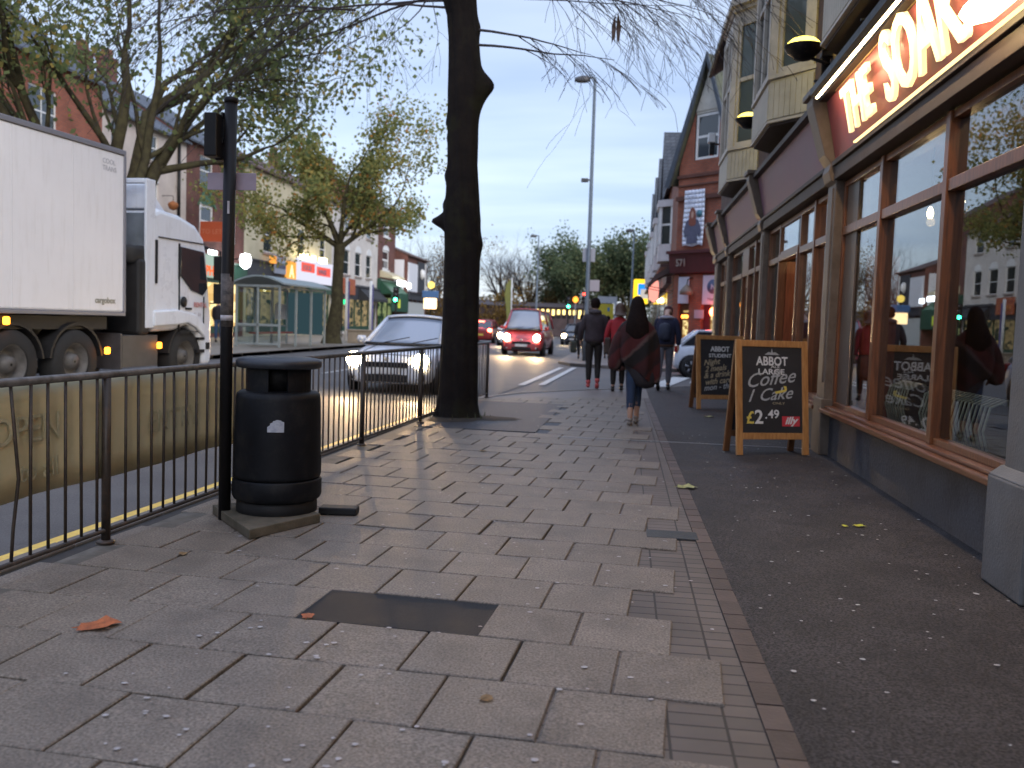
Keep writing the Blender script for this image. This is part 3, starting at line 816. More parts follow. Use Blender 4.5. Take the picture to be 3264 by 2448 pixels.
# ================================================================== BUILDING HELPERS (local frame: x along the front, -y outwards, z up)
def wall_mesh(mb, x0, x1, z0, z1, ops, depth=0.12, mi=0, y=0.0):
    xs = sorted({x0, x1, *[a for o in ops for a in o[:2]]}); zs = sorted({z0, z1, *[a for o in ops for a in o[2:4]]})
    xs = [a for a in xs if x0 <= a <= x1]; zs = [a for a in zs if z0 <= a <= z1]
    for xa, xb in zip(xs[:-1], xs[1:]):
        for za, zb in zip(zs[:-1], zs[1:]):
            cx, cz = (xa + xb) / 2, (za + zb) / 2
            if any(o[0] < cx < o[1] and o[2] < cz < o[3] for o in ops):
                continue
            mb.add([(xa, y, za), (xb, y, za), (xb, y, zb), (xa, y, zb)], [(0, 1, 2, 3)], mi)
    for o in ops:
        a, b, c, d = o[:4]; yy = y + depth
        mb.add([(a, y, c), (a, yy, c), (a, yy, d), (a, y, d)], [(0, 1, 2, 3)], mi)
        mb.add([(b, y, c), (b, yy, c), (b, yy, d), (b, y, d)], [(0, 3, 2, 1)], mi)
        mb.add([(a, y, d), (b, y, d), (b, yy, d), (a, yy, d)], [(0, 3, 2, 1)], mi)
        mb.add([(a, y, c), (b, y, c), (b, yy, c), (a, yy, c)], [(0, 1, 2, 3)], mi)
def window(root, x0, x1, z0, z1, y=0.06, fm=None, pm=None, style='sash', arch=0.0, sill=None, fw=0.06, hood=None):
    fm = fm or M_WHITEP; pm = pm or M_PANE
    mb = MB()
    mb.box(x0, x0 + fw, y, y + 0.06, z0, z1); mb.box(x1 - fw, x1, y, y + 0.06, z0, z1)
    mb.box(x0 + fw, x1 - fw, y + 0.002, y + 0.058, z0, z0 + fw); mb.box(x0 + fw, x1 - fw, y + 0.002, y + 0.058, z1 - fw, z1)
    zm = (z0 + z1) / 2
    if style in ('sash', 'sash4'):
        mb.box(x0 + fw, x1 - fw, y + 0.004, y + 0.056, zm - fw * 0.45, zm + fw * 0.45)
    if style == 'sash4':
        xm = (x0 + x1) / 2
        mb.box(xm - 0.018, xm + 0.018, y + 0.006, y + 0.054, z0 + fw, zm - fw * 0.45); mb.box(xm - 0.018, xm + 0.018, y + 0.006, y + 0.054, zm + fw * 0.45, z1 - fw)
    if style == 'pair':
        xm = (x0 + x1) / 2; mb.box(xm - fw * 0.5, xm + fw * 0.5, y + 0.004, y + 0.056, z0 + fw, z1 - fw)
        mb.box(x0 + fw, xm - fw * 0.5, y + 0.006, y + 0.054, z1 - 0.38 * (z1 - z0), z1 - 0.38 * (z1 - z0) + 0.045)
        mb.box(xm + fw * 0.5, x1 - fw, y + 0.006, y + 0.054, z1 - 0.38 * (z1 - z0), z1 - 0.38 * (z1 - z0) + 0.045)
    f = mb.build('window', fm, root)
    MB().box(x0 + fw * 0.5, x1 - fw * 0.5, y + 0.026, y + 0.034, z0 + fw * 0.5, z1 - fw * 0.5).build('pane', pm, f)
    if sill:
        MB().box(x0 - 0.08, x1 + 0.08, -0.09, y, z0 - 0.13, z0 - 0.002).build('sill', sill, f)
    if arch > 0:
        mb = MB(); n = 10; pts = []
        for k in range(n + 1):
            t = math.pi * k / n
            pts.append((x0 + (x1 - x0) * (0.5 - 0.5 * math.cos(t)), z1 + arch * math.sin(t)))
        mb.prism([(x0, z1)] + pts[1:-1] + [(x1, z1)], -0.02, y, 'y')
        mb.build('arched_head', hood or fm, f)
    elif hood:
        MB().box(x0 - 0.07, x1 + 0.07, -0.05, 0.03, z1 + 0.002, z1 + 0.17).build('lintel', hood, f)
    return f
def pitched_roof(root, W, D, ze, zr, m, over=0.25, name='roof', ends=0.05):
    mb = MB(); t = 0.09
    mid = D / 2
    sl = (zr - ze) / mid
    mb.prism([(-over, ze - over * sl), (mid, zr), (mid, zr + t), (-over, ze - over * sl + t)], -ends, W + ends, 'x')
    mb.prism([(D + over, ze - over * sl), (D + over, ze - over * sl + t), (mid + 0.001, zr + t), (mid + 0.001, zr)], -ends, W + ends, 'x')
    return mb.build(name, m, root)
def chimney(roof, x, y, z, h, m, w=0.9, d=0.5, pots=3):
    c = MB().box(x - w / 2, x + w / 2, y - d / 2, y + d / 2, z, z + h).box(x - w / 2 - 0.05, x + w / 2 + 0.05, y - d / 2 - 0.05, y + d / 2 + 0.05, z + h - 0.18, z + h - 0.05).build('chimney', m, roof)
    mb = MB()
    for k in range(pots):
        mb.lathe([(0.12, z + h), (0.10, z + h + 0.35), (0.12, z + h + 0.4)], 8, c=(x - w / 2 + w * (k + 0.5) / pots, y, 0))
    mb.build('chimney_pots', mat('clay_pot', (0.2, 0.1, 0.06), 0.8), roof)
    return c
def shell(root, W, D, H, m, ops=(), zr=None, name='wall', depth=0.12, y0=0.0):
    """front with openings, plain sides, back and (for a pitched roof) gable ends"""
    mb = MB(); wall_mesh(mb, 0, W, 0, H, ops, depth)
    for x in (0, W):
        pts = [(0, 0), (D, 0), (D, H)] + ([(D / 2, zr)] if zr else []) + [(0, H)]
        mb.add([(x, p, q_) for p, q_ in pts], [tuple(range(len(pts)))])
    mb.add([(0, D, 0), (W, D, 0), (W, D, H), (0, D, H)], [(0, 1, 2, 3)])
    if not zr:
        mb.add([(0, 0, H), (W, 0, H), (W, D, H), (0, D, H)], [(0, 1, 2, 3)])
    return mb.build(name, m, root, fix=False)

M_BRDARK = brick_mat('dusky_brown_brick', (0.105, 0.058, 0.045), (0.07, 0.042, 0.035), (0.06, 0.05, 0.045))
M_BRRED = brick_mat('red_brick', (0.36, 0.115, 0.062), (0.28, 0.085, 0.048), (0.16, 0.10, 0.08))
M_BRBRN = brick_mat('brown_red_brick', (0.17, 0.062, 0.045), (0.13, 0.05, 0.04), (0.10, 0.07, 0.06))
M_RENW = mat('white_render', (0.50, 0.47, 0.43), 0.75, 0.0, 1.2, bump=0.15, col2=(0.64, 0.60, 0.55))
M_RENP = mat('pinkish_white_render', (0.50, 0.43, 0.38), 0.75, 0.0, 1.0, bump=0.15, col2=(0.62, 0.54, 0.48))
M_RENC = mat('cream_render', (0.46, 0.41, 0.27), 0.75, 0.0, 1.0, bump=0.15, col2=(0.57, 0.51, 0.35))
M_TIMB = wood_mat('varnished_hardwood', (0.085, 0.028, 0.009), (0.18, 0.062, 0.021), 0.35)
M_TIMH = wood_mat('varnished_hardwood_rail', (0.085, 0.030, 0.012), (0.18, 0.066, 0.026), 0.38, axis='x')
M_STONE = mat('grey_painted_stone', (0.085, 0.086, 0.086), 0.6, 0.0, 3, bump=0.25, col2=(0.13, 0.132, 0.132))
M_PLINTH = mat('slate_blue_render', (0.034, 0.035, 0.042), 0.6, 0.0, 1.5, bump=0.35, bscale=25, col2=(0.064, 0.066, 0.074), stain=0.75, staincol=(0.022, 0.021, 0.024), stainscale=2.6, speck=0.25, sscale=60)
M_FASC = mat('lamp_reddened_fascia', (0.16, 0.026, 0.032), 0.45, 0.0, 1.5, col2=(0.21, 0.042, 0.048))  # lamplit red of the sign bays put into the fascia colour
M_FASP = mat('purple_fascia', (0.125, 0.056, 0.085), 0.5, 0.0, 1.4, col2=(0.175, 0.09, 0.125), spec=0.35)
M_SOFF = mat('dark_brown_soffit', (0.026, 0.015, 0.011), 0.6, 0.2, 5)
M_PILA = mat('weathered_brown_pilaster', (0.080, 0.056, 0.038), 0.5, 0.0, 6, bump=0.15, col2=(0.135, 0.10, 0.074))
M_INT = mat('pub_interior_wall', (0.11, 0.06, 0.035), 0.7, 0.3, 2)
M_WARM = emit('warm_tube_glow', (1.0, 0.70, 0.38), 20.0)
M_BULB = emit('warm_bulb', (1.0, 0.72, 0.35), 40.0)

# ================================================================== PUB
PX = 2.28
pub = thing('pub_building', 'long pub with timber shop windows, purple fascias and cream oriel bays above', 'pub', (PX, 24.0, 0), -math.pi / 2)
def LX(Y): return 24.0 - Y
piers = [(23.3, 24.0), (20.8, 21.15), (15.62, 15.97), (10.42, 10.80), (4.86, 5.30), (-0.3, 0.1), (-5.2, -4.8)]
bays = [(21.15, 23.3), (15.97, 20.8), (10.80, 15.62), (5.30, 10.42), (0.1, 4.86), (-4.8, -0.3)]
PW = 24.0 + 5.2
# upper wall and solid parts
mb = MB()
ops = []
for cY in (18.75, 13.72, 8.65, 3.6, -1.4):
    ops.append((LX(cY) - 1.35, LX(cY) + 1.35, 4.95, 7.2))
wall_mesh(mb, 0, PW, 3.9, 8.0, ops, 0.3)
mb.add([(0, 0, 0), (0, 9, 0), (0, 9, 8), (0, 0, 8)], [(0, 1, 2, 3)]); mb.add([(PW, 0, 0), (PW, 9, 0), (PW, 9, 8), (PW, 0, 8)], [(0, 1, 2, 3)])
mb.add([(0, 9, 0), (PW, 9, 0), (PW, 9, 8), (0, 9, 8)], [(0, 1, 2, 3)])
mb.build('wall', M_BRDARK, pub, fix=False)
pr_ = pitched_roof(pub, PW, 9.0, 8.0, 11.2, M_SLATE, 0.35)
# lintel box behind the fascia, ceiling and floor of the bar, back partition
mb = MB(); mb.box(0.02, PW - 0.02, 0.10, 0.35, 3.02, 3.9); mb.build('lintel_beam', M_SOFF, pub)
mb = MB(); mb.box(0.05, PW - 0.05, 0.36, 6.0, 3.6, 3.68); mb.build('ceiling', mat('smoke_stained_ceiling', (0.17, 0.11, 0.07), 0.8, 0.2, 2), pub)
mb = MB(); mb.box(0.05, PW - 0.05, 0.2, 6.0, -0.02, 0.03); mb.build('floor', mat('bar_carpet', (0.06, 0.022, 0.018), 0.9, 0.4, 6), pub)
mb = MB(); mb.box(0.05, PW - 0.05, 5.9, 6.0, 0.03, 3.6)
for Y in (21.0, 15.8): mb.box(LX(Y) - 0.06, LX(Y) + 0.06, 0.36, 5.9, 0.03, 3.6)
mb.build('interior_wall', M_INT, pub)
for (a, b) in piers:
    mb = MB()
    x0, x1 = LX(b), LX(a)
    stone = a < 5
    if stone:
        mb.box(x0, x1, -0.17, 0.3, 0.63, 3.9); mb.box(x0 - 0.04, x1 + 0.04, -0.24, 0.29, 0.0, 0.60); mb.prism([(-0.24, 0.60), (-0.17, 0.655), (0.28, 0.655), (0.28, 0.60)], x0 - 0.04, x1 + 0.04, 'x')
        mb.build('stone_pier', M_STONE, pub, bevel=0.012)
    else:
        mb.box(x0, x1, -0.07, 0.3, 0.0, 3.9); mb.box(x0 - 0.03, x1 + 0.03, -0.10, 0.05, 0.0, 0.62); mb.box(x0 + 0.08, x1 - 0.08, -0.085, -0.06, 0.8, 2.95)
        p = mb.build('pilaster', M_PILA, pub, bevel=0.008)
        # scrolled corbel carrying the fascia end
        mb = MB(); mb.prism([(-0.06, 2.98), (-0.12, 3.02), (-0.15, 3.12), (-0.13, 3.2), (-0.2, 3.3), (-0.26, 3.5), (-0.36, 3.84), (-0.36, 3.93), (0, 3.93), (0, 2.98)], x0 + 0.02, x1 - 0.02, 'x')
        mb.box(x0 - 0.04, x1 + 0.04, -0.40, 0.0, 3.935, 4.0)
        mb.build('corbel', M_PILA, p, bevel=0.01)
# cornice shelf over the fascias
mb = MB()
for (a, b) in bays:
    mb.box(LX(b) + 0.01, LX(a) - 0.01, -0.30, 0.05, 3.86, 3.93)
mb.build('fascia_cornice', M_SOFF, pub)
def fascia(Y0, Y1, m, z0=3.22, z1=3.85):
    mb = MB(); mb.prism([(-0.09, z0), (-0.22, z1), (-0.18, z1), (-0.02, z0)], LX(Y1) + 0.02, LX(Y0) - 0.02, 'x')
    f = mb.build('fascia', m, pub)
    mb = MB(); mb.box(LX(Y1) + 0.02, LX(Y0) - 0.02, -0.13, 0.11, z0 - 0.055, z0 - 0.003); mb.box(LX(Y1) + 0.02, LX(Y0) - 0.02, -0.10, 0.11, 3.02, z0 - 0.06)
    mb.build('fascia_moulding', M_SOFF, f, bevel=0.006)
for k, (a, b) in enumerate(bays):
    fascia(a, b, M_FASC if k in (3, 4, 5) else M_FASP)
def shop_window(Y0, Y1, mull, zs=0.55, zt=2.46, zh=3.0, panel=None, plinth=True, jam=0.07):
    x0, x1 = LX(Y1), LX(Y0); y = 0.02
    mb = MB(); d = 0.10
    mb.box(x0, x0 + jam, y, y + d, zs, zh); mb.box(x1 - jam, x1, y, y + d, zs, zh)
    for m_ in mull:
        mb.box(LX(m_) - 0.045, LX(m_) + 0.045, y - 0.02, y + d + 0.02, zs, zh)
    xs = [x0 + jam] + sorted(LX(m_) for m_ in mull) + [x1 - jam]
    for i, (a, b) in enumerate(zip(xs[:-1], xs[1:])):
        aa = a + (0.045 if i else 0); bb = b - (0.045 if i < len(xs) - 2 else 0)
        mb.box(aa, bb, y - 0.01, y + d + 0.01, zt - 0.045, zt + 0.045)
        mb.box(aa, bb, y + 0.002, y + d, zh - 0.06, zh); mb.box(aa, bb, y + 0.002, y + d, zs, zs + 0.05)
    w = mb.build('window', M_TIMB, pub, bevel=0.005)
    for i, (a, b) in enumerate(zip(xs[:-1], xs[1:])):
        MB().box(a, b, y + 0.048, y + 0.054, zs + 0.02, zt).build('pane', M_GLASS, w)
        MB().box(a, b, y + 0.048, y + 0.054, zt, zh - 0.02).build('pane', M_GLASS, w)
    if plinth:
        mb = MB(); mb.box(x0 - 0.005, x1 + 0.005, -0.12, 0.14, zs - 0.075, zs - 0.03); mb.box(x0, x1, -0.06, 0.13, zs - 0.028, zs - 0.001)
        mb.build('sill', M_TIMH, pub, bevel=0.008)
        mb = MB(); mb.box(x0, x1, -0.0, 0.3, -0.02, zs - 0.078)
        o = mb.build('plinth', M_PLINTH, pub)
    return w
shop_window(5.30, 10.42, (8.87, 7.12))
shop_window(0.1, 4.86, (3.4, 1.8))
shop_window(-4.8, -0.3, (-1.8, -3.2))
# blank timber panel in the first light beside the pilaster
MB().box(LX(10.34), LX(9.86), 0.045, 0.066, 0.6, 2.95).build('timber_panel', mat('dull_brown_board', (0.085, 0.06, 0.045), 0.4, 0.25, 5), pub, bevel=0.004)
# bay B: low door porch and window
shop_window(10.80, 12.9, (11.85,))
shop_window(14.5, 15.62, ())
mb = MB(); mb.box(LX(14.5), LX(12.9), 0.0, 0.12, 2.42, 2.52); mb.box(LX(14.5), LX(14.42), 0.0, 0.12, 0, 2.42); mb.box(LX(12.98), LX(12.9), 0, 0.12, 0, 2.42)
mb.box(LX(14.42), LX(12.98), 0.02, 0.10, 2.52, 2.56); mb.build('door_frame', M_TIMB, pub, bevel=0.006)
f = MB().box(LX(14.5), LX(12.9), 0.03, 0.09, 2.94, 3.0).build('fanlight_rail', M_TIMH, pub)
MB().box(LX(14.5), LX(12.9), 0.05, 0.056, 2.53, 2.95).build('pane', M_GLASS, f)
mb = MB(); mb.box(LX(14.46), LX(14.41), 0.12, 1.3, 0.02, 2.42); mb.box(LX(12.99), LX(12.94), 0.12, 1.3, 0.02, 2.42); mb.box(LX(14.46), LX(12.94), 1.3, 1.36, 0.02, 2.42)
mb.build('porch_panelling', wood_mat('red_mahogany', (0.16, 0.045, 0.018), (0.30, 0.09, 0.035), 0.35), pub)
d = MB(); d.box(LX(14.2), LX(13.2), 1.24, 1.295, 0.04, 2.1); dd = d.build('door', M_TIMB, pub, bevel=0.006)
MB().box(LX(14.0), LX(13.4), 1.232, 1.239, 1.0, 1.95).build('door_pane', mat('tan_door_pane', (0.2, 0.15, 0.09), 0.3), dd)  # pane has a plain tan colour
MB().tube([(LX(13.3), 1.2, 0.95), (LX(13.3), 1.2, 1.25)], 0.014, 8).build('handle', mat('brass', (0.6, 0.42, 0.15), 0.3, metal=1.0), dd)
lamp('POINT', 'porch_lamp', 5.0, (1.0, 0.62, 0.30), (LX(13.7), 0.7, 2.25), pub, 0.08)
# bays C and D
shop_window(15.97, 18.2, (17.1,), jam=0.09)
shop_window(19.0, 20.8, ())
mb = MB(); mb.box(LX(19.0), LX(18.2), 0.02, 0.10, 2.42, 3.0); mb.box(LX(18.95), LX(18.25), 0.08, 0.12, 0.03, 2.42); mb.build('door', M_TIMB, pub, bevel=0.008)
MB().box(LX(18.8), LX(18.4), 0.072, 0.079, 1.1, 2.2).build('door_pane', M_PANE, pub)
shop_window(21.15, 23.3, (22.2,))
# warm lamps inside the bar
for (Y, y, z) in ((10.05, 1.12, 2.75), (11.03, 1.12, 2.74), (17.2, 2.5, 2.8)):
    b = MB(); b.lathe([(0.012, 0.09), (0.03, 0.05), (0.035, 0.0), (0.02, -0.035)], 12); t = b.build('ceiling_bulb', M_BULB, pub, loc=(LX(Y), y, z))
    MB().tube([(LX(Y), y, z + 0.09), (LX(Y), y, 3.6)], 0.006, 5).build('lamp_flex', M_BLACK, pub)
    lamp('POINT', 'bar_lamp', 14.0, (1.0, 0.62, 0.3), (LX(Y), y, z - 0.08), pub, 0.05)
# a cane settee and chairs just inside the window
def cane(name, label, X, Y, rz, n, w):
    t = thing(name, label, 'seat', (X, Y, 0.03), rz, 'cane seats inside the pub window')
    mb = MB()
    for i in range(n):
        x = -w / 2 + w * i / (n - 1)
        pts = [(x, -0.25 + 0.0, 0.42), (x, -0.34, 0.46), (x, -0.38, 0.62), (x, -0.34, 0.80), (x, -0.22, 0.86), (x, -0.1, 0.80)]
        mb.tube(pts, 0.010, 5)
    mb.build('backrest', mat('cane_strips', (0.50, 0.46, 0.32), 0.5, 0.2, 20), t)
    MB().box(-w / 2, w / 2, -0.28, 0.28, 0.36, 0.44).build('seat', mat('dark_cushion', (0.05, 0.045, 0.035), 0.8), t, bevel=0.02)
    for sx in (-1, 1):
        for sy in (-1, 1):
            MB().tube([(sx * (w / 2 - 0.04), sy * 0.24, 0), (sx * (w / 2 - 0.04), sy * 0.24, 0.37)], 0.018, 8).build('leg', M_TIMB, t)
cane('cane_settee', 'long cane settee with curved slats inside the nearest pub window', PX + 0.80, 7.95, -math.pi / 2, 19, 1.5)
cane('cane_chair', 'single cane chair inside the pub window beyond the settee', PX + 0.80, 9.5, -math.pi / 2, 8, 0.6)

# oriel bays
M_BEAD = mat('grubby_cream_boarding', (0.33, 0.295, 0.225), 0.6, 0.0, 3, col2=(0.44, 0.395, 0.31))
M_ORPANE = mat('dusk_green_pane', (0.06, 0.075, 0.075), 0.08, spec=0.9)
M_NET = mat('drawn_net_blind', (0.17, 0.19, 0.18), 0.5, 0.2, 3)
def oriel(cY, lit=False):
    hw, cw, pj = 0.78, 1.38, 0.47   # half width of the front, half width at the wall, projection
    x = LX(cY)
    plan = [(-cw, 0.0), (-hw, -pj), (hw, -pj), (cw, 0.0)]
    def seg_boards(mb, a, b, z0, z1, off=0.0):
        A = Vector((x + a[0], a[1])); B = Vector((x + b[0], b[1])); L = (B - A).length; n = max(3, int(L / 0.095)); d = (B - A) / n
        nn = Vector((d.y, -d.x)).normalized()
        for i in range(n):
            p = A + d * i + d * 0.04; q_ = A + d * (i + 1) - d * 0.04
            th_ = 0.022
            mb.prism([(p.x, p.y), (q_.x, q_.y), (q_.x + nn.x * th_, q_.y + nn.y * th_), (p.x + nn.x * th_, p.y + nn.y * th_)], z0, z1)
    mb = MB()
    mb.prism([(x + p[0], p[1]) for p in plan] + [(x + cw, 0.02), (x - cw, 0.02)], 4.20, 4.74)
    for a, b in zip(plan[:-1], plan[1:]):
        seg_boards(mb, a, b, 4.22, 4.70)
    ob = mb.build('oriel_bay', M_BEAD, pub)
    mb = MB()
    k = 1.05
    mb.prism([(x - cw * 1.03, 0.0), (x - hw * 1.06, -pj * 1.09), (x + hw * 1.06, -pj * 1.09), (x + cw * 1.03, 0.0)], 4.745, 4.80)
    mb.prism([(x - cw * 1.02, 0.0), (x - hw * 1.04, -pj * 1.06), (x + hw * 1.04, -pj * 1.06), (x + cw * 1.02, 0.0)], 4.165, 4.197)
    mb.build('oriel_sill', M_CREAMP, ob)
    MB().prism([(x - cw * 0.99, 0.0), (x - hw * 0.99, -pj * 0.97), (x + hw * 0.99, -pj * 0.97), (x + cw * 0.99, 0.0)], 4.13, 4.162).build('oriel_soffit', M_SOFF, ob)
    zt = 7.15
    mb = MB(); mp = MB(); mn = MB()
    for a, b in zip(plan[:-1], plan[1:]):
        A = Vector((x + a[0], a[1])); B = Vector((x + b[0], b[1])); d = (B - A); L = d.length; u = d / L; nn = Vector((u.y, -u.x))
        def bx_(s0, s1, z0, z1, o0, o1, mbx):
            p, q_ = A + u * s0, A + u * s1
            mbx.prism([(p.x + nn.x * o1, p.y + nn.y * o1), (q_.x + nn.x * o1, q_.y + nn.y * o1), (q_.x + nn.x * o0, q_.y + nn.y * o0), (p.x + nn.x * o0, p.y + nn.y * o0)], z0, z1)
        bx_(0, 0.13, 4.80, zt, -0.06, 0.035, mb); bx_(L - 0.13, L, 4.80, zt, -0.06, 0.035, mb)
        bx_(0.13, L - 0.13, 4.80, 4.88, -0.05, 0.015, mb); bx_(0.13, L - 0.13, zt - 0.12, zt, -0.05, 0.015, mb)
        bx_(0.13, L - 0.13, 6.0, 6.07, -0.045, 0.012, mb)
        bx_(0.13, 0.19, 4.88, zt - 0.12, -0.045, 0.01, mb); bx_(L - 0.19, L - 0.13, 4.88, zt - 0.12, -0.045, 0.01, mb)
        if L > 1.2:
            bx_(L / 2 - 0.05, L / 2 + 0.05, 4.88, zt - 0.12, -0.05, 0.02, mb)
        bx_(0.15, L - 0.15, 4.86, zt - 0.1, -0.03, -0.022, mp)
        bx_(0.16, L - 0.16, 6.05, zt - 0.12, -0.10, -0.09, mn)
    wf = mb.build('oriel_window_frame', M_CREAMP, ob)
    mp.build('pane', M_ORPANE, ob)
    mb = MB()
    for e_, z0, z1 in ((1.02, 7.152, 7.30), (1.10, 7.302, 7.38), (1.22, 7.382, 7.52)):
        mb.prism([(x - cw * (1 + (e_ - 1) * 0.6), 0.0), (x - hw * e_, -pj * e_), (x + hw * e_, -pj * e_), (x + cw * (1 + (e_ - 1) * 0.6), 0.0)], z0, z1)
    mb.build('oriel_cornice', M_CREAMP, ob)
    mb = MB(); v = [(x - cw * 1.1, 0.0, 7.525), (x - hw * 1.2, -pj * 1.2, 7.525), (x + hw * 1.2, -pj * 1.2, 7.525), (x + cw * 1.1, 0.0, 7.525), (x - cw * 0.8, 0.0, 8.1), (x + cw * 0.8, 0.0, 8.1)]
    mb.add(v, [(0, 1, 4), (1, 2, 5, 4), (2, 3, 5), (0, 3, 2, 1), (0, 4, 5, 3)])
    mb.build('oriel_roof', M_SLATE, ob)
for cY in (18.75, 13.72, 8.65, 3.6, -1.4):
    oriel(cY)
# flat dark sheet standing for the unlit rooms behind the upper openings
MB().box(0.1, PW - 0.1, 0.32, 0.36, 4.6, 7.5).build('room_backing', mat('dark_room', (0.02, 0.02, 0.02), 0.9), pub)
# rainwater pipe and eaves gutter
mb = MB(); mb.tube([(LX(11.35), -0.07, 3.95), (LX(11.35), -0.07, 7.8)], 0.05, 10)
for z in (4.6, 5.8, 7.0): mb.box(LX(11.35) - 0.07, LX(11.35) + 0.07, -0.13, 0.0, z, z + 0.05)
mb.build('drainpipe', M_BLACK, pub)
MB().tube([(0, -0.42, 7.78), (PW, -0.42, 7.78)], 0.07, 8).build('gutter', M_BLACK, pub)

# bowl uplighters on brackets
M_BOWLG = emit('yellow_lamp_glow', (1.0, 0.80, 0.14), 3.0)
def uplighter(label, Y, z, X=1.93):
    t = thing('bowl_uplighter', label, 'wall lamp', (X, Y, z), 0, 'bowl lamps on the pub front')
    MB().lathe([(0.02, -0.17), (0.10, -0.15), (0.19, -0.07), (0.225, -0.01), (0.225, 0.0), (0.2, 0.0), (0.12, -0.05), (0.02, -0.08)], 20).build('bowl', M_BLACK, t)
    MB().lathe([(0.19, -0.0), (0.185, 0.035), (0.14, 0.075), (0.07, 0.10), (0.015, 0.108)], 20).build('diffuser', M_BOWLG, t)
    MB().tube([(0.1, 0, -0.14), (0.34, 0, -0.22)], 0.02, 8).build('bracket', M_BLACK, t)
    lamp('POINT', 'uplight', 20.0, (1.0, 0.80, 0.16), (-0.0, 0.0, 0.26), t, 0.10)
uplighter('black bowl wall lamp glowing yellow between the two nearer cream oriel bays', 11.25, 4.70)
uplighter('black bowl wall lamp glowing yellow below the farthest cream oriel bay', 16.2, 4.96)
uplighter('black bowl wall lamp at the top of the picture above the light trough', 6.3, 4.75)

# illuminated sign of the pub
sign = thing('pub_sign', 'lit cream letters reading THE SOAK on the lamp reddened pub fascia with a light trough', 'sign', (PX, 24.0, 0), -math.pi / 2)
M_LET = mat('cream_sign_letters', (0.80, 0.72, 0.50), 0.5)
M_LETG = bpy.data.materials.new('self_glow_letter'); M_LETG.use_nodes = True
_b = M_LETG.node_tree.nodes['Principled BSDF']; _b.inputs['Base Color'].default_value = (0.9, 0.8, 0.5, 1)
_b.inputs['Emission Color'].default_value = (1.0, 0.80, 0.42, 1); _b.inputs['Emission Strength'].default_value = 0.75  # letters given their own glow in place of the strip's light
tl = math.atan2(0.13, 0.63)
def stext(body, Y, z, size, sx, bold, shear=0.0):
    o = text('sign_letters', body, size, M_LETG, sign, (LX(Y), 0, z), rot=(math.pi / 2 + tl * 0.98, 0, 0), ext=0.018, sx=sx, bold=bold, shear=shear)
    o.location.y = -0.09 - (z - 3.22) * 0.206 - 0.05
    return o
stext('THE', 9.58, 3.34, 0.62, 0.90, 0.012)
# SOAK with deco proportions: tall narrow letters
stext('SOAK', 8.18, 3.31, 0.80, 0.86, 0.010)
stext('.', 6.42, 3.31, 0.6, 1.0, 0.01)
mb = MB(); mb.prism([(-0.36, 3.835), (-0.42, 3.80), (-0.46, 3.83), (-0.46, 3.90), (-0.34, 3.90)], LX(10.05), LX(-0.2), 'x')
for Y in (9.9, 8.0, 6.1, 4.2, 2.0): mb.box(LX(Y) - 0.012, LX(Y) + 0.012, -0.46, 0.0, 3.935, 3.955)
mb.build('light_trough', M_BLACK, sign)
MB().tube([(LX(10.02), -0.395, 3.81), (LX(-0.2), -0.395, 3.81)], 0.017, 8).build('light_tube', M_WARM, sign)
# one long fitting washing the letters from below
MB().box(LX(9.4), LX(0.2), -0.145, -0.12, 3.222, 3.236).build('lower_light_strip', emit('lower_strip_glow', (1.0, 0.66, 0.26), 2.0), sign)
MB().tube([(LX(9.95), -0.225, 3.862), (LX(-0.2), -0.225, 3.862)], 0.009, 6).build('upper_trim', mat('brass', (0, 0, 0)), sign)
fl2 = MB(); fl2.prism([(-0.30, 3.235), (-0.36, 3.30), (-0.33, 3.36), (-0.16, 3.27)], LX(5.95), LX(4.4), 'x'); fl2.build('lower_floodlight', emit('warm_flood_glow', (1.0, 0.74, 0.36), 9.0), sign)
lamp('AREA', 'lower_flood', 22.0, (1.0, 0.66, 0.3), (LX(5.4), -0.40, 3.30), sign, size=1.6, aim=(0, 1, 0.45), sizey=0.08)
a = lamp('AREA', 'trough_wash', 70.0, (1.0, 0.66, 0.34), (LX(5.0), -0.42, 3.79), sign, size=9.6, aim=(0, 0.55, -0.6), sizey=0.05)

# security camera and floodlight on the pub corner
fl = thing('wall_floodlight', 'small white and black floodlight fixed beside the farthest oriel bay', 'floodlight', (2.02, 23.3, 5.9), 0)
MB().box(-0.2, -0.02, -0.1, 0.1, 0.05, 0.28).build('lamp_head', M_WHITEP, fl, bevel=0.02)
MB().box(-0.16, -0.04, -0.12, 0.08, -0.25, 0.03).build('junction_box', M_BLACK, fl, bevel=0.01)
MB().box(-0.03, 0.28, -0.02, 0.02, 0.0, 0.04).build('arm', M_BLACK, fl)

# ================================================================== CORNER SHOP (571)
cs = thing('corner_building', 'tall red brick corner shop with a steep gable and number 571 on its fascia', 'building', (1.70, 34.0, 0), -math.pi / 4)
CW = 2.45
ops = [(0.68, 1.75, 7.35, 8.95), (0.28, 0.75, 0.35, 3.2), (1.40, 2.2, 0.2, 3.2)]
mb = MB(); wall_mesh(mb, 0, CW, 0, 7.2, [o_ for o_ in ops if o_[3] < 5], 0.15)
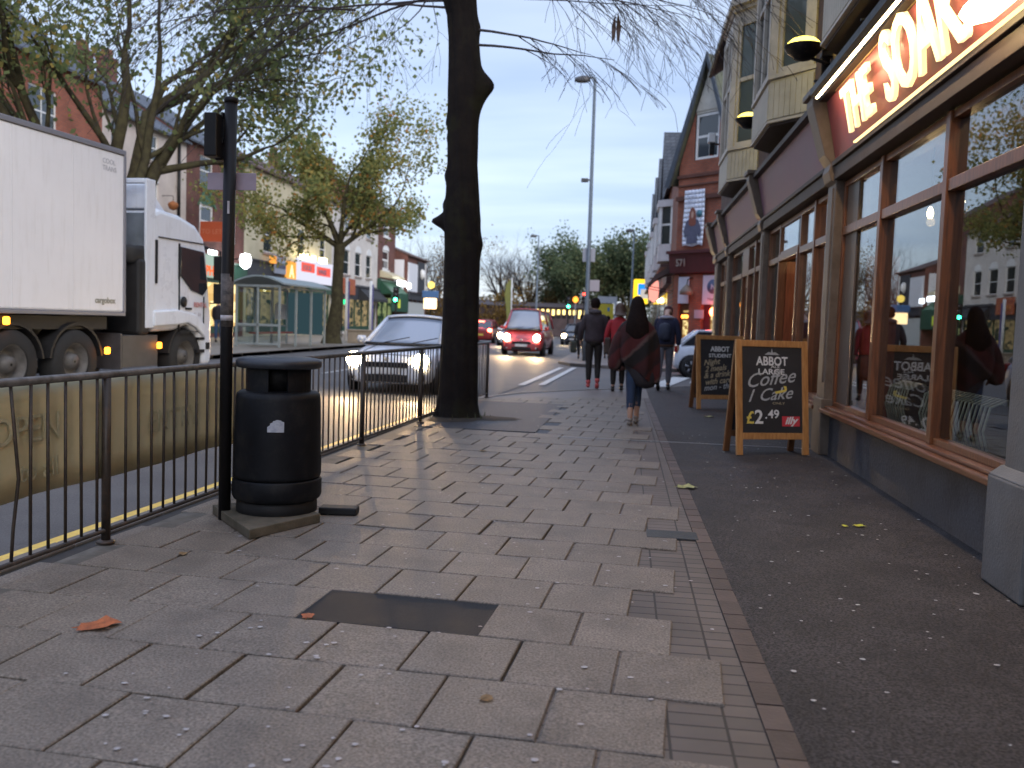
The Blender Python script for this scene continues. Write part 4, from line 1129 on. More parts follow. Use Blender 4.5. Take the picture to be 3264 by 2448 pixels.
# gable with window opening
xa, xb, za, zb = ops[0][:4]
zap = 10.6
def gz(x): return 7.2 + (zap - 7.2) * (1 - abs(x - CW / 2) / (CW / 2))
mb.add([(0, 0, 7.2), (xa, 0, 7.2), (xa, 0, gz(xa))], [(0, 1, 2)]); mb.add([(CW, 0, 7.2), (xb, 0, gz(xb)), (xb, 0, 7.2)], [(0, 1, 2)])
mb.add([(xa, 0, 7.2), (xb, 0, 7.2), (xb, 0, za), (xa, 0, za)], [(0, 1, 2, 3)])
s_ = 1 / math.sqrt(2)
def w2l(dx, dy):   # world offset from root to local
    return (dx * s_ - dy * s_, dx * s_ + dy * s_)
# side walls along both streets
a1 = w2l(0, 6.2); b1 = w2l(7.5, -0.0)
A0 = (0, 0); B0 = (CW, 0)
bd = w2l(5.6, 0.0); ad = w2l(0, 5.6)
mb.add([(0, 0, 0), (ad[0], ad[1], 0), (ad[0], ad[1], 7.2), (0, 0, 7.2)], [(0, 3, 2, 1)])
mb.add([(CW, 0, 0), (CW + bd[0], bd[1], 0), (CW + bd[0], bd[1], 7.2), (CW, 0, 7.2)], [(0, 1, 2, 3)])
mb.build('wall', M_BRRED, cs, fix=False)
mb = MB(); mb.add([(xa, 0.01, zb + 0.01), (xb, 0.01, zb + 0.01), (xb, 0.01, gz(xb)), (CW / 2, 0.01, zap), (xa, 0.01, gz(xa))], [(0, 1, 2, 3, 4)])
mb.prism([(xa, zb + 0.1), (xb, zb + 0.1), (CW / 2 + 0.05, zap - 0.25), (CW / 2 - 0.05, zap - 0.25)], -0.02, 0.005, 'y')
mb.build('gable_render', mat('pale_gable_render', (0.50, 0.48, 0.42), 0.8, 0.15, 3), cs)
window(cs, xa, xb, za, zb, 0.04, style='sash', fw=0.09)
mb = MB()
for sx in (0, 1):
    x0_ = -0.28 if sx == 0 else CW + 0.28; z0_ = 7.2 - 0.28 * (zap - 7.2) / (CW / 2)
    d_ = Vector((CW / 2 - x0_, zap + 0.12 - z0_)).normalized(); n_ = Vector((-d_.y, d_.x)) * 0.20
    if sx == 1: n_ = -n_
    mb.prism([(x0_, z0_), (CW / 2, zap + 0.12), (CW / 2 - n_.x * 0 , zap + 0.42), (x0_ + n_.x, z0_ + n_.y)], -0.26, -0.18, 'y')
mb.build('bargeboard', mat('slate_blue_bargeboard', (0.05, 0.065, 0.085), 0.6, 0.15, 5), cs)
mb = MB()
for sx in (0, 1):
    x0_ = -0.3 if sx == 0 else CW + 0.3; z0_ = 7.2 - 0.3 * (zap - 7.2) / (CW / 2) + 0.16
    mb.prism([(x0_, z0_), (CW / 2, zap + 0.28), (CW / 2, zap + 0.36), (x0_, z0_ + 0.1)], -0.25, 5.0, 'y')
mb.build('roof', mat('mossy_slates', (0.05, 0.055, 0.045), 0.8, 0.0, 2.5, col2=(0.11, 0.12, 0.075)), cs)
# string courses and corner pilaster
mb = MB(); mb.box(-0.04, CW + 0.04, -0.07, -0.002, 6.75, 6.86); mb.box(-0.05, CW + 0.05, -0.09, -0.003, 5.95, 6.1); mb.box(-0.03, CW + 0.03, -0.05, -0.004, 6.45, 6.5)
mb.build('string_course', mat('dark_terracotta', (0.11, 0.045, 0.032), 0.8, 0.2, 5), cs)
mb = MB(); mb.prism([(-0.02, 3.3), (-0.20, 3.35), (-0.30, 4.02), (-0.02, 4.02)], -0.08, CW + 0.08, 'x'); mb.box(-0.12, CW + 0.12, -0.4, 0.0, 4.025, 4.13)
fsc = mb.build('fascia', mat('oxblood_fascia', (0.085, 0.018, 0.02), 0.5, 0.15, 5), cs)
text('fascia_numbers', '571', 0.36, mat('dull_cream_numbers', (0.35, 0.30, 0.26), 0.6), cs, (0.28, -0.285, 3.58), rot=(math.pi / 2 + 0.1, 0, 0), ext=0.01, sx=0.9, bold=0.006)
mb = MB(); mb.box(0.0, 0.26, -0.05, 0.1, 0, 3.29); mb.box(0.78, 1.36, -0.05, 0.1, 0, 3.29); mb.box(2.22, CW, -0.05, 0.1, 0, 3.29)
mb.build('brick_pier', M_BRRED, cs)
M_SHELF = lit_room('lit_shelves', (1.0, 0.78, 0.34), (0.30, 0.16, 0.06), 0.8, 4.0)
w1 = MB().box(0.28, 0.75, 0.08, 0.12, 0.35, 3.2).build('shop_window', M_TIMB, cs); MB().box(0.44, 0.74, 0.06, 0.075, 0.4, 2.0).build('lit_pane', M_SHELF, w1)
w2 = MB().box(1.40, 2.2, 0.08, 0.12, 0.2, 3.2).build('shop_window', M_TIMB, cs); MB().box(1.72, 2.14, 0.06, 0.075, 0.3, 2.35).build('lit_pane', M_SHELF, w2)
MB().box(1.42, 1.70, 0.02, 0.06, 0.2, 2.6).build('door', mat('dark_red_door', (0.09, 0.015, 0.02), 0.4), cs)
M_POST = mat('white_poster', (0.55, 0.55, 0.62), 0.6, 0.05, 4)
M_INK = mat('dark_blue_ink', (0.05, 0.06, 0.12), 0.6)
p = MB().box(0.02, 0.52, 0.0, 0.02, 0, 0.95).build('window_sign', M_POST, None, loc=(0, 0, 0)); tag(p, 'white shop sign with a grey logo under the 571 fascia, beside the round lamp', 'sign', 'white signs on the corner shop')
p.parent = None
def on_cs(o, x, y, z):
    v = Matrix.Translation((1.70, 34.0, 0)) @ Matrix.Rotation(-math.pi / 4, 4, 'Z') @ Matrix.Translation((x, y, z)); o.matrix_world = v
on_cs(p, 0.26, -0.1, 2.25)
text('sign_print', 'SHOP', 0.15, mat('grey_ink', (0.3, 0.3, 0.34), 0.6), p, (0.06, -0.003, 0.35), ext=0.002)
p = MB().box(0, 0.80, 0.0, 0.02, 0, 1.02).build('window_sign', M_POST); tag(p, 'white shop sign with a round blue N emblem under the 571 fascia', 'sign', 'white signs on the corner shop')
on_cs(p, 1.42, -0.1, 2.22)
mb = MB(); mb.tube([(0.45, -0.006, 0.62), (0.45, 0.0, 0.62)], 0.25, 24); mb.build('emblem', mat('blue_grey_ink', (0.10, 0.12, 0.22), 0.6), p)
text('emblem_letter', 'N', 0.26, M_POST, p, (0.37, -0.012, 0.53), ext=0.002, bold=0.005)
text('sign_print', 'Neal\'s', 0.15, M_INK, p, (0.24, -0.003, 0.14), ext=0.002)
p = MB().box(0, 0.42, 0.0, 0.02, 0, 0.30).build('small_sign', mat('pinkish_plate', (0.42, 0.36, 0.40), 0.5)); tag(p, 'small pinkish plate between the two corner shop windows', 'sign'); on_cs(p, 1.12, -0.14, 1.72)
# hanging fabric banner with a woman printed on it
bn = thing('fabric_banner', 'tall white banner with a printed auburn haired woman on the red brick corner', 'banner', (0, 0, 0))
bn.matrix_world = Matrix.Translation((1.70, 34.0, 0)) @ Matrix.Rotation(-math.pi / 4, 4, 'Z') @ Matrix.Translation((0.40, -0.13, 4.30))
mb = MB()
for i in range(6):
    for j in range(12):
        def q3(i, j): return (i * 0.95 / 6, -0.02 * math.sin(i * 1.3 + j * 0.5), j * 1.98 / 12 + 0.03 * math.sin(i * 1.7) * (j == 0))
        mb.add([q3(i, j), q3(i + 1, j), q3(i + 1, j + 1), q3(i, j + 1)], [(0, 1, 2, 3)], 0, True)
o = mb.build('banner_cloth', mat('pale_blue_banner', (0.68, 0.73, 0.84), 0.6, 0.08, 3), bn); s = o.modifiers.new('solid', 'SOLIDIFY'); s.thickness = 0.004
M_FIG = mat('printed_slate_jacket', (0.10, 0.105, 0.16), 0.7, 0.2, 12)
mb = MB(); mb.prism([(0.22, 0.08), (0.22, 0.45), (0.14, 0.28), (0.06, 0.52), (0.18, 0.88), (0.34, 0.98), (0.58, 0.98), (0.74, 0.88), (0.88, 0.52), (0.80, 0.28), (0.68, 0.45), (0.68, 0.08)], -0.040, -0.03, 'y'); mb.build('printed_jacket', M_FIG, bn)
mb = MB(); mb.prism([(0.30, 0.76), (0.31, 1.12), (0.37, 1.30), (0.46, 1.36), (0.55, 1.30), (0.61, 1.12), (0.63, 0.76), (0.54, 0.70), (0.40, 0.70)], -0.050, -0.042, 'y'); mb.build('printed_hair', mat('printed_auburn', (0.22, 0.07, 0.045), 0.7), bn)
mb = MB(); mb.prism([(0.41, 1.02), (0.40, 1.14), (0.46, 1.24), (0.52, 1.14), (0.51, 1.02), (0.46, 0.96)], -0.056, -0.052, 'y'); mb.build('printed_face', mat('printed_skin', (0.5, 0.32, 0.25), 0.7), bn)
mb = MB(); mb.tube([(0.76, -0.04, 1.12), (0.76, -0.03, 1.12)], 0.13, 20); mb.build('round_emblem', mat('teal_ink', (0.06, 0.18, 0.24), 0.6), bn)
for k, s_t in enumerate(('SHOPPING', 'FOR WINTER', 'FASHION', 'IN STORE')):
    text('banner_print', s_t, 0.11, mat('pale_blue_ink', (0.45, 0.49, 0.60), 0.6), bn, (0.16, -0.032, 1.83 - 0.12 * k), ext=0.001, sx=0.7)
# coloured lights in the shop
nl = thing('red_lamp', 'round glowing red lamp in front of the bright corner shop window', 'lamp', (0, 0, 0)); nl.matrix_world = Matrix.Translation((1.70, 34.0, 0)) @ Matrix.Rotation(-math.pi / 4, 4, 'Z') @ Matrix.Translation((2.08, -0.22, 1.95))
MB().lathe([(0.02, -0.15), (0.12, -0.12), (0.165, 0), (0.12, 0.12), (0.02, 0.15)], 16).build('globe', emit('red_globe', (1.0, 0.16, 0.06), 14.0), nl)
MB().box(-0.03, 0.03, 0.0, 0.2, -0.02, 0.02).build('bracket', M_BLACK, nl)
lamp('POINT', 'red_glow', 12.0, (1.0, 0.06, 0.03), (-0.0, -0.4, 0.0), nl, 0.1)
ns = thing('neon_sign', 'small glowing orange red neon window sign on the corner shop', 'sign', (0, 0, 0)); ns.matrix_world = Matrix.Translation((1.70, 34.0, 0)) @ Matrix.Rotation(-math.pi / 4, 4, 'Z') @ Matrix.Translation((0.42, -0.02, 1.72))
text('neon_letters', 'OPEN', 0.17, emit('orange_neon', (1.0, 0.20, 0.03), 8.0), ns, (0.0, 0, 0), sx=0.85, ext=0.008, bold=0.006)
MB().box(-0.04, 0.42, 0.012, 0.03, -0.05, 0.2).build('backing', M_BLACK, ns)
wl = thing('globe_lantern', 'grey brown swan neck lantern over the corner shop windows', 'wall lamp', (0, 0, 0)); wl.matrix_world = Matrix.Translation((1.70, 34.0, 0)) @ Matrix.Rotation(-math.pi / 4, 4, 'Z') @ Matrix.Translation((0.9, -0.35, 2.75))
MB().lathe([(0.25, -0.2), (0.22, -0.05), (0.1, 0.1), (0.04, 0.16)], 16).build('shade', mat('tarnished_shade', (0.16, 0.12, 0.09), 0.5), wl)
MB().tube([(0, 0, 0.14), (0, 0.05, 0.35), (0, 0.3, 0.42)], 0.02, 8).build('arm', M_BLACK, wl)

# ---- side along the main road: houses with white bays and steep roofs
M_PINKW = mat('grey_white_paint', (0.55, 0.52, 0.52), 0.6, 0.12, 3)
def bay_house(label, Y0, W, H, zr, brick, baymat, roofm, X=1.75, D=8.0, gable=True, fac=None):
    t = thing('bay_house', label, 'house', (X, Y0 + W, 0), -math.pi / 2, 'terrace beyond the corner shop')
    shell(t, W, D, H, brick, (), zr)
    rf = pitched_roof(t, W, D, H, zr, roofm, 0.25)
    chimney(rf, W * 0.1, D / 2, zr - 0.3, 1.3, M_BRBRN)
    # two storey canted bay
    for z0, z1 in ((4.1, 6.6),):
        cx = W / 2; plan = [(cx - 1.3, 0.0), (cx - 0.8, -0.55), (cx + 0.8, -0.55), (cx + 1.3, 0.0)]
        b = MB().box(cx - 1.25, cx + 1.25, -0.08, 0.0, z0, z1).prism(plan, z0, z0 + 0.7).prism([(cx - 1.4, 0), (cx - 0.86, -0.64), (cx + 0.86, -0.64), (cx + 1.4, 0)], z1 - 0.28, z1).build('bay', baymat, t)
        mb = MB(); mp = MB()
        for a, c in zip(plan[:-1], plan[1:]):
            A = Vector(a); B = Vector(c); L = (B - A).length; u = (B - A) / L; nn = Vector((u.y, -u.x))
            for s0 in (0, L - 0.14):
                p, q_ = A + u * s0, A + u * (s0 + 0.14)
                mb.prism([(p.x + nn.x * .03, p.y + nn.y * .03), (q_.x + nn.x * .03, q_.y + nn.y * .03), (q_.x - nn.x * .06, q_.y - nn.y * .06), (p.x - nn.x * .06, p.y - nn.y * .06)], z0 + 0.701, z1 - 0.281)
            p, q_ = A + u * 0.14, A + u * (L - 0.14)
            mb.prism([(p.x, p.y), (q_.x, q_.y), (q_.x - nn.x * .05, q_.y - nn.y * .05), (p.x - nn.x * .05, p.y - nn.y * .05)], z0 + 1.45, z0 + 1.53)
            mp.prism([(p.x - nn.x * .02, p.y - nn.y * .02), (q_.x - nn.x * .02, q_.y - nn.y * .02), (q_.x - nn.x * .03, q_.y - nn.y * .03), (p.x - nn.x * .03, p.y - nn.y * .03)], z0 + 0.7, z1 - 0.28)
        mb.build('window', M_WHITEP, b); mp.build('pane', M_PANE, b)
    if gable:
        mb = MB(); cx = W / 2; mb.prism([(cx - 1.7, H), (cx + 1.7, H), (cx, H + 3.0)], -0.02, 2.2, 'y'); g_ = mb.build('gable', brick, t)
        mb = MB()
        for sx in (-1, 1):
            mb.prism([(cx + sx * 1.95, H - 0.4), (cx, H + 3.05), (cx, H + 3.25), (cx + sx * 2.05, H - 0.3)], -0.3, 2.6, 'y')
        mb.build('gable_roof', roofm, g_)
        window(g_, cx - 0.4, cx + 0.4, H + 0.3, H + 1.5, -0.09, fw=0.08)
    mb = MB(); mb.box(0.1, W - 0.1, -0.25, 0, 3.1, 3.75); mb.box(0.1, W - 0.1, -0.5, 0, 3.755, 3.86)
    mb.build('shop_fascia', fac or mat('brown_fascia', (0.07, 0.03, 0.025), 0.5), t)
    mb = MB(); mb.box(0.3, W - 0.3, -0.02, 0.05, 0.5, 3.05); w = mb.build('shop_window', M_TIMB, t)
    MB().box(0.5, W - 0.5, -0.035, -0.022, 0.8, 2.9).build('pane', M_PANE, w)
    mb = MB(); mb.prism([(-0.25, 3.1), (-1.0, 2.75), (-1.0, 2.60), (-0.25, 3.05)], 0.2, W - 0.2, 'x')
    return t
bay_house('bay fronted house joined to the corner shop, steep mossy slate roof', 36.5, 5.8, 7.6, 11.4, M_BRRED, M_PINKW, M_SLATE, gable=False)
bay_house('second gabled house beyond the corner shop with white bay', 42.4, 6.4, 7.6, 11.0, M_BRRED, M_PINKW, M_SLATE)
bay_house('third gabled house beyond the corner shop, pale painted front', 48.9, 6.4, 7.5, 10.8, M_PINKW, M_PINKW, M_SLATE)
bay_house('fourth gabled house of the far right terrace', 55.4, 6.4, 7.5, 10.8, M_BRBRN, M_PINKW, M_SLATE)
bay_house('end house of the far right terrace beside the yellow sign', 61.9, 6.4, 7.4, 10.4, M_PINKW, M_PINKW, M_SLATE)
aw = thing('curved_awning', 'dark brown folded awning on the main road side of the corner shop', 'awning', (1.70, 36.2, 0), -math.pi / 2)
mb = MB(); mb.prism([(0.0, 3.55), (-0.35, 3.5), (-0.7, 3.3), (-0.95, 2.95), (-0.95, 2.8), (-0.65, 3.12), (-0.3, 3.32), (0, 3.38)], 0.1, 2.2, 'x'); mb.build('canopy', mat('brown_awning', (0.05, 0.03, 0.028), 0.8, 0.3, 6), aw)
mb = MB()
for x in (0.15, 2.15): mb.tube([(x, -0.02, 2.7), (x, -0.9, 2.85)], 0.015, 6)
mb.build('arms', M_BLACK, aw)
bb = thing('projecting_sign', 'pink and violet lit projecting sign on the terrace beyond the corner shop', 'sign', (1.2, 42.5, 3.05))
MB().lathe([(0.05, -0.55), (0.2, -0.4), (0.24, 0), (0.2, 0.4), (0.05, 0.55)], 14).build('panel', emit('pink_sign_glow', (1.0, 0.35, 0.28), 1.0), bb)
MB().box(0, 0.6, -0.03, 0.03, 0.5, 0.56).build('arm', M_BLACK, bb)
# ================================================================== LEFT-HAND BUILDINGS  (root rz=+90: local x runs away from the camera)
FX = -19.5
M_DKFR = mat('dark_fascia_grey', (0.035, 0.037, 0.045), 0.6, 0.2, 4)
M_GREENF = mat('bottle_green_fascia', (0.012, 0.06, 0.035), 0.5, 0.15, 5)
M_REDF = mat('dull_red_fascia', (0.18, 0.035, 0.025), 0.6, 0.15, 5)
M_STSILL = mat('stone_sill', (0.30, 0.25, 0.22), 0.8, 0.15, 6)
M_GRNP = mat('green_hood_paint', (0.05, 0.13, 0.075), 0.6, 0.1, 6)
M_LITW = lit_room('warm_lit_shop', (1.0, 0.80, 0.38), (0.55, 0.34, 0.12), 1.15, 1.2)
M_LITD = lit_room('dim_lit_shop', (0.45, 0.34, 0.18), (0.04, 0.06, 0.05), 0.55, 2.2)
M_LITG = lit_room('greenish_lit_shop', (0.30, 0.36, 0.16), (0.02, 0.05, 0.03), 0.6, 1.8)
def lhouse(name, label, Y0, Y1, H, zr, wm, rm, wins=(), D=9.0, X=FX, shop=None, fasc=None, fz=(3.15, 4.0), roof=True, chim=((0.2,),), cat='building'):
    t = thing(name, label, cat, (X, Y0, 0), math.pi / 2, None)
    W = Y1 - Y0
    ops = [(w[0] - Y0, w[1] - Y0, w[2], w[3]) for w in wins]
    sh = (0.35, W - 0.35, 0.35, 3.05)
    shell(t, W, D, H, wm, ops + [sh], zr if roof else None)
    for w in wins:
        k = w[4] if len(w) > 4 else {}
        window(t, w[0] - Y0, w[1] - Y0, w[2], w[3], 0.05, **k)
    f = MB()
    f.box(0.35, W - 0.35, 0.04, 0.10, 0.36, 0.7)
    n = max(2, int(W / 1.8))
    for i in range(n + 1):
        x = 0.35 + (W - 0.7) * i / n; f.box(x - 0.05, x + 0.05, 0.03, 0.11, 0.7, 3.04)
    sw = f.build('shop_window', M_TIMB if shop is None else M_GREENF, t)
    MB().box(0.38, W - 0.38, 0.115, 0.13, 0.5, 3.03).build('pane', shop or M_PANE, sw)
    if fasc:
        MB().box(0.02, W - 0.02, -0.22, -0.003, fz[0], fz[1]).box(0.0, W, -0.32, 0, fz[1] + 0.003, fz[1] + 0.09).build('fascia', fasc, t)
    if roof:
        rf = pitched_roof(t, W, D, H, zr, rm)
        for c in chim:
            chimney(rf, W * c[0], D / 2, zr - 0.35, 1.35, M_BRBRN)
    MB().tube([(0, -0.12, H - 0.08), (W, -0.12, H - 0.08)], 0.06, 8).build('gutter', M_BLACK, t)
    return t
hs = dict(sill=M_STSILL)
lhouse('brick_house', 'red brick terrace block behind the big leafy tree at the left edge', 12.0, 32.0, 9.6, 13.0, M_BRRED, M_SLATE,
       [(27.8, 29.3, 7.0, 8.6, dict(style='sash4', **hs)), (23.6, 25.1, 7.0, 8.6, dict(style='sash4', **hs)), (19.4, 20.9, 7.0, 8.6, hs), (27.8, 29.3, 4.5, 6.2, hs), (23.6, 25.1, 4.5, 6.2, hs), (19.4, 20.9, 4.5, 6.2, hs), (15, 16.5, 7.0, 8.6, hs)], fasc=M_REDF, chim=((0.15,), (0.85,)))
th_ = lhouse('rendered_house', 'pinkish white rendered house above the lorry cab with a black drainpipe', 32.0, 38.5, 8.8, 11.6, M_RENP, M_SLATE,
       [(34.95, 36.05, 7.45, 8.5, dict(style='sash', sill=M_STSILL)), (32.6, 33.3, 7.45, 8.5, hs), (35.1, 36.1, 5.2, 6.6, dict(style='sash', arch=0.35, sill=M_STSILL)), (32.6, 33.4, 5.2, 6.6, hs)], fasc=M_DKFR, chim=((0.9,),))
MB().tube([(5.7, -0.08, 4.2), (5.7, -0.08, 8.7)], 0.07, 8).build('drainpipe', M_BLACK, th_)
tb = lhouse('brown_brick_house', 'dark brown brick house with a green pointed window hood', 38.5, 44.7, 9.0, 11.8, M_BRBRN, M_SLATE,
       [(39.8, 41.1, 7.15, 8.5, dict(style='sash', sill=M_GRNP)), (39.8, 41.2, 4.75, 6.3, dict(style='sash', fw=0.13, arch=0.45, hood=M_GRNP)), (42.6, 43.7, 7.15, 8.5, hs), (42.6, 43.7, 4.75, 6.3, dict(arch=0.45, hood=M_GRNP))], shop=M_LITW, fasc=M_GREENF, fz=(2.75, 3.7))
mb = MB(); mb.prism([(1.05, 6.2), (2.0, 7.35), (2.95, 6.2), (2.78, 6.2), (2.0, 6.98), (1.22, 6.2)], -0.06, -0.004, 'y'); mb.build('window_hood', M_GRNP, tb)
lhouse('cream_building', 'long cream rendered building behind the bus shelter with blue grey sash windows', 44.7, 58.6, 9.0, 11.2, M_RENC, M_TILE,
       [(47.2, 48.5, 4.7, 6.6, hs), (52.3, 53.6, 4.7, 6.5, hs), (56.3, 57.4, 4.7, 6.5, hs)], shop=M_LITD, fasc=M_DKFR, fz=(3.2, 4.1), chim=((0.5,),))
lhouse('white_building', 'white rendered building with tall arched windows and a black awning', 58.6, 69.8, 8.9, 11.2, M_RENW, M_TILE,
       [(61.2, 62.6, 4.3, 6.0, dict(arch=0.5, sill=M_STSILL)), (63.9, 65.4, 4.3, 6.0, dict(arch=0.5, sill=M_STSILL)), (66.7, 68.1, 4.3, 6.0, dict(arch=0.5, sill=M_STSILL)), (66.6, 68.1, 7.25, 8.6, hs), (61.4, 62.7, 7.25, 8.6, hs)], shop=M_LITD, fasc=M_DKFR, fz=(2.6, 3.5), chim=((0.1,),))
lhouse('red_brick_house', 'narrow taller brown red brick house with white framed windows', 69.8, 75.2, 10.1, 12.6, M_BRBRN, M_TILE,
       [(71.4, 73.2, 7.9, 9.5, dict(fw=0.14, sill=M_WHITEP, hood=M_WHITEP)), (71.3, 73.2, 5.25, 6.8, dict(fw=0.14, sill=M_WHITEP, arch=0.4))], shop=M_LITG, fasc=M_GREENF, fz=(3.3, 4.3), chim=((0.3,),))
lb = lhouse('low_corner_building', 'low corner building with a blank white panel and brown hipped roof', 75.2, 82.5, 6.7, 8.6, M_BRBRN, M_TILE, [], X=-18.4, D=10, shop=None, fasc=M_DKFR, fz=(3.0, 3.5), chim=((0.55,), (0.68,)))
MB().box(0.1, 3.4, -0.10, -0.004, 3.7, 6.1).build('white_panel', mat('blank_white_hoarding', (0.66, 0.67, 0.70), 0.6), lb)
MB().box(-0.06, -0.004, 0.3, 8.5, 3.4, 6.3).build('white_side_panel', mat('blank_white_hoarding', (0, 0, 0)), lb)
MB().box(3.5, 6.2, -0.10, -0.004, 3.7, 6.4).build('dark_panel', M_DKFR, lb)
MB().box(6.3, 6.6, -0.12, -0.004, 2.8, 6.4).build('white_strip', M_WHITEP, lb)
MB().lathe([(0.02, -0.45), (0.22, -0.2), (0.28, 0.1), (0.18, 0.4), (0.02, 0.5)], 12, c=(4.7, -0.2, 5.3)).build('hanging_emblem', M_WHITEP, lb)
MB().box(0.3, 6.5, -0.06, 0.02, 0.6, 2.8).build('white_shutter', mat('dull_white_shutter', (0.42, 0.44, 0.42), 0.6), lb)

# shop signs, lamps and awnings of that parade
def lsign(name, label, Y0, Y1, z0, z1, m, X=FX + 0.27, d=0.10, group='shop signs across the road'):
    t = thing(name, label, 'sign', (X, Y0, 0), math.pi / 2, group)
    MB().box(0, Y1 - Y0, -d, 0, z0, z1).build('panel', m, t, bevel=0.01)
    return t
M_LW = emit('white_lit_panel', (0.80, 0.80, 0.95), 0.75)
M_LO = emit('orange_lit_panel', (1.0, 0.40, 0.07), 0.9)
M_LWB = emit('white_floodlight', (0.93, 0.96, 1.0), 6.0)
M_LYB = emit('yellow_floodlight', (1.0, 0.85, 0.42), 5.0)
M_INKR = emit('red_lit_letters', (0.95, 0.13, 0.10), 0.8)
M_INKO = emit('orange_lit_letters', (0.95, 0.17, 0.05), 0.9)
M_GRNL = emit('green_lit_trim', (0.15, 0.85, 0.12), 1.0)
s = lsign('lit_shop_sign', 'white lit shop sign with orange letters and green trim beside the lorry', 39.3, 42.4, 2.95, 4.0, emit('pale_lit_panel', (0.55, 0.72, 0.62), 0.55))
text('sign_letters', 'PHONE', 0.62, M_INKO, s, (0.35, -0.12, 3.05), ext=0.01, sx=1.15, bold=0.02)
MB().box(0, 0.25, -0.13, -0.105, 2.97, 3.7).box(1.4, 1.6, -0.13, -0.105, 3.1, 3.75).build('green_trim', M_GRNL, s)
for x in (0.3, 2.0): MB().box(x, x + 0.55, -0.45, -0.25, 3.98, 4.2).build('spotlight', M_LWB, s, bevel=0.03)
s = lsign('green_shop_sign', 'dark green fascia sign with yellow lettering seen through the lorry window', 35.0, 39.2, 2.55, 3.6, M_GREENF)
text('sign_letters', 'Shop', 0.9, mat('yellow_sign_letters', (0.6, 0.5, 0.08), 0.5), s, (1.5, -0.12, 2.75), ext=0.01, sx=1.2, bold=0.02)
fl = thing('shop_floodlight', 'brilliant white floodlight over the shops just right of the black pole', 'floodlight', (FX + 0.7, 43.3, 3.9), math.pi / 2, 'lamps over the shops')
MB().lathe([(0.05, -0.36), (0.24, -0.2), (0.28, 0.1), (0.22, 0.36), (0.05, 0.4)], 16).build('lamp_head', M_LWB, fl); MB().box(-0.03, 0.03, 0.2, 0.75, 0.1, 0.16).build('arm', M_BLACK, fl)
lamp('POINT', 'floodlight_glow', 60, (0.9, 0.95, 1.0), (0, -0.8, 0), fl, 0.3)
s = lsign('blue_white_sign', 'small blue and white shop sign with an orange lamp, left of the orange sign', 48.0, 49.6, 3.6, 4.6, mat('pale_blue_sign', (0.30, 0.34, 0.42), 0.6))
MB().box(0.1, 1.5, -0.12, -0.105, 3.9, 4.1).build('dark_band', M_INK, s)
MB().box(-0.75, -0.3, -0.3, -0.05, 4.1, 4.5).build('orange_lamp', M_LO, s, bevel=0.03)
s = lsign('orange_shop_sign', 'glowing orange shop sign left of the white and red one', 49.7, 51.2, 3.35, 4.4, M_LO)
text('sign_letters', 'A', 1.0, emit('pale_orange_letters', (1.0, 0.75, 0.4), 1.3), s, (0.4, -0.12, 3.5), ext=0.01, bold=0.03)
s = lsign('white_red_shop_sign', 'large white lit shop sign with red blocks of lettering above the shelter', 51.3, 57.9, 3.35, 4.7, M_LW)
MB().box(0.7, 3.0, -0.12, -0.105, 3.95, 4.5).box(3.4, 6.0, -0.12, -0.105, 3.85, 4.4).build('red_blocks', M_INKR, s)
text('sign_letters', 'FOOD', 0.42, M_INK, s, (0.95, -0.13, 4.05), ext=0.005, sx=1.2, bold=0.01); text('sign_letters', 'WINES', 0.42, M_INK, s, (3.65, -0.13, 3.95), ext=0.005, sx=1.2, bold=0.01)
MB().box(0.1, 2.1, -0.5, -0.2, 4.62, 4.95).box(3.4, 4.2, -0.5, -0.2, 4.62, 4.95).build('spotlights', M_LYB, s, bevel=0.03)
lamp('AREA', 'sign_wash', 40, (1.0, 0.85, 0.6), (3, -0.9, 5.0), s, size=5, aim=(0, 0.6, -1), sizey=0.2)
s = lsign('dark_green_sign', 'dark green strip sign under the white and red sign', 53.5, 58.3, 2.75, 3.25, M_GREENF)
s = lsign('red_orange_board', 'dull red and orange signboard behind the trunk of the far street tree', 60.2, 62.9, 2.9, 4.0, mat('red_orange_board', (0.30, 0.055, 0.03), 0.6, 0, 3, col2=(0.42, 0.13, 0.04)))
text('sign_letters', 'HOT', 0.6, mat('orange_letters', (0.5, 0.2, 0.05), 0.6), s, (0.3, -0.12, 3.1), ext=0.01, sx=1.2)
t = thing('black_awning', 'black shop awning on the white building with arched windows', 'awning', (FX, 64.3, 0), math.pi / 2)
MB().prism([(0, 3.7), (-1.0, 2.75), (-1.0, 2.55), (0, 2.6)], 0, 5.2, 'x').build('canopy', mat('black_canvas', (0.02, 0.022, 0.025), 0.8, 0.2, 5), t)
t = thing('green_awning', 'dark green shop awning with bright white lamps on the brown red house', 'awning', (FX, 70.0, 0), math.pi / 2)
MB().prism([(0, 4.5), (-1.2, 3.4), (-1.2, 1.9), (-1.1, 1.9), (-1.1, 3.3), (0, 3.2)], 0, 5.4, 'x').build('canopy', mat('green_canvas', (0.008, 0.06, 0.03), 0.7, 0.2, 5), t)
MB().box(1.2, 3.2, -1.5, -1.25, 4.0, 4.4).box(4.4, 5.0, -1.5, -1.25, 3.9, 4.3).build('lamps', M_LWB, t, bevel=0.03)
MB().box(1.8, 2.5, -1.24, -1.21, 2.2, 2.9).build('lit_menu', emit('yellow_green_glow', (0.6, 0.7, 0.1), 0.7), t)
t = thing('cream_canopy', 'small cream canopy above the green awning', 'awning', (FX, 70.6, 0), math.pi / 2)
MB().prism([(0, 5.15), (-1.0, 4.75), (-1.0, 4.55), (0, 4.6)], 0, 4.0, 'x').build('canopy', M_RENC, t)
t = thing('hanging_sign', 'orange to-let board projecting from the dark brown brick house', 'sign', (FX + 0.05, 39.6, 0), 0)
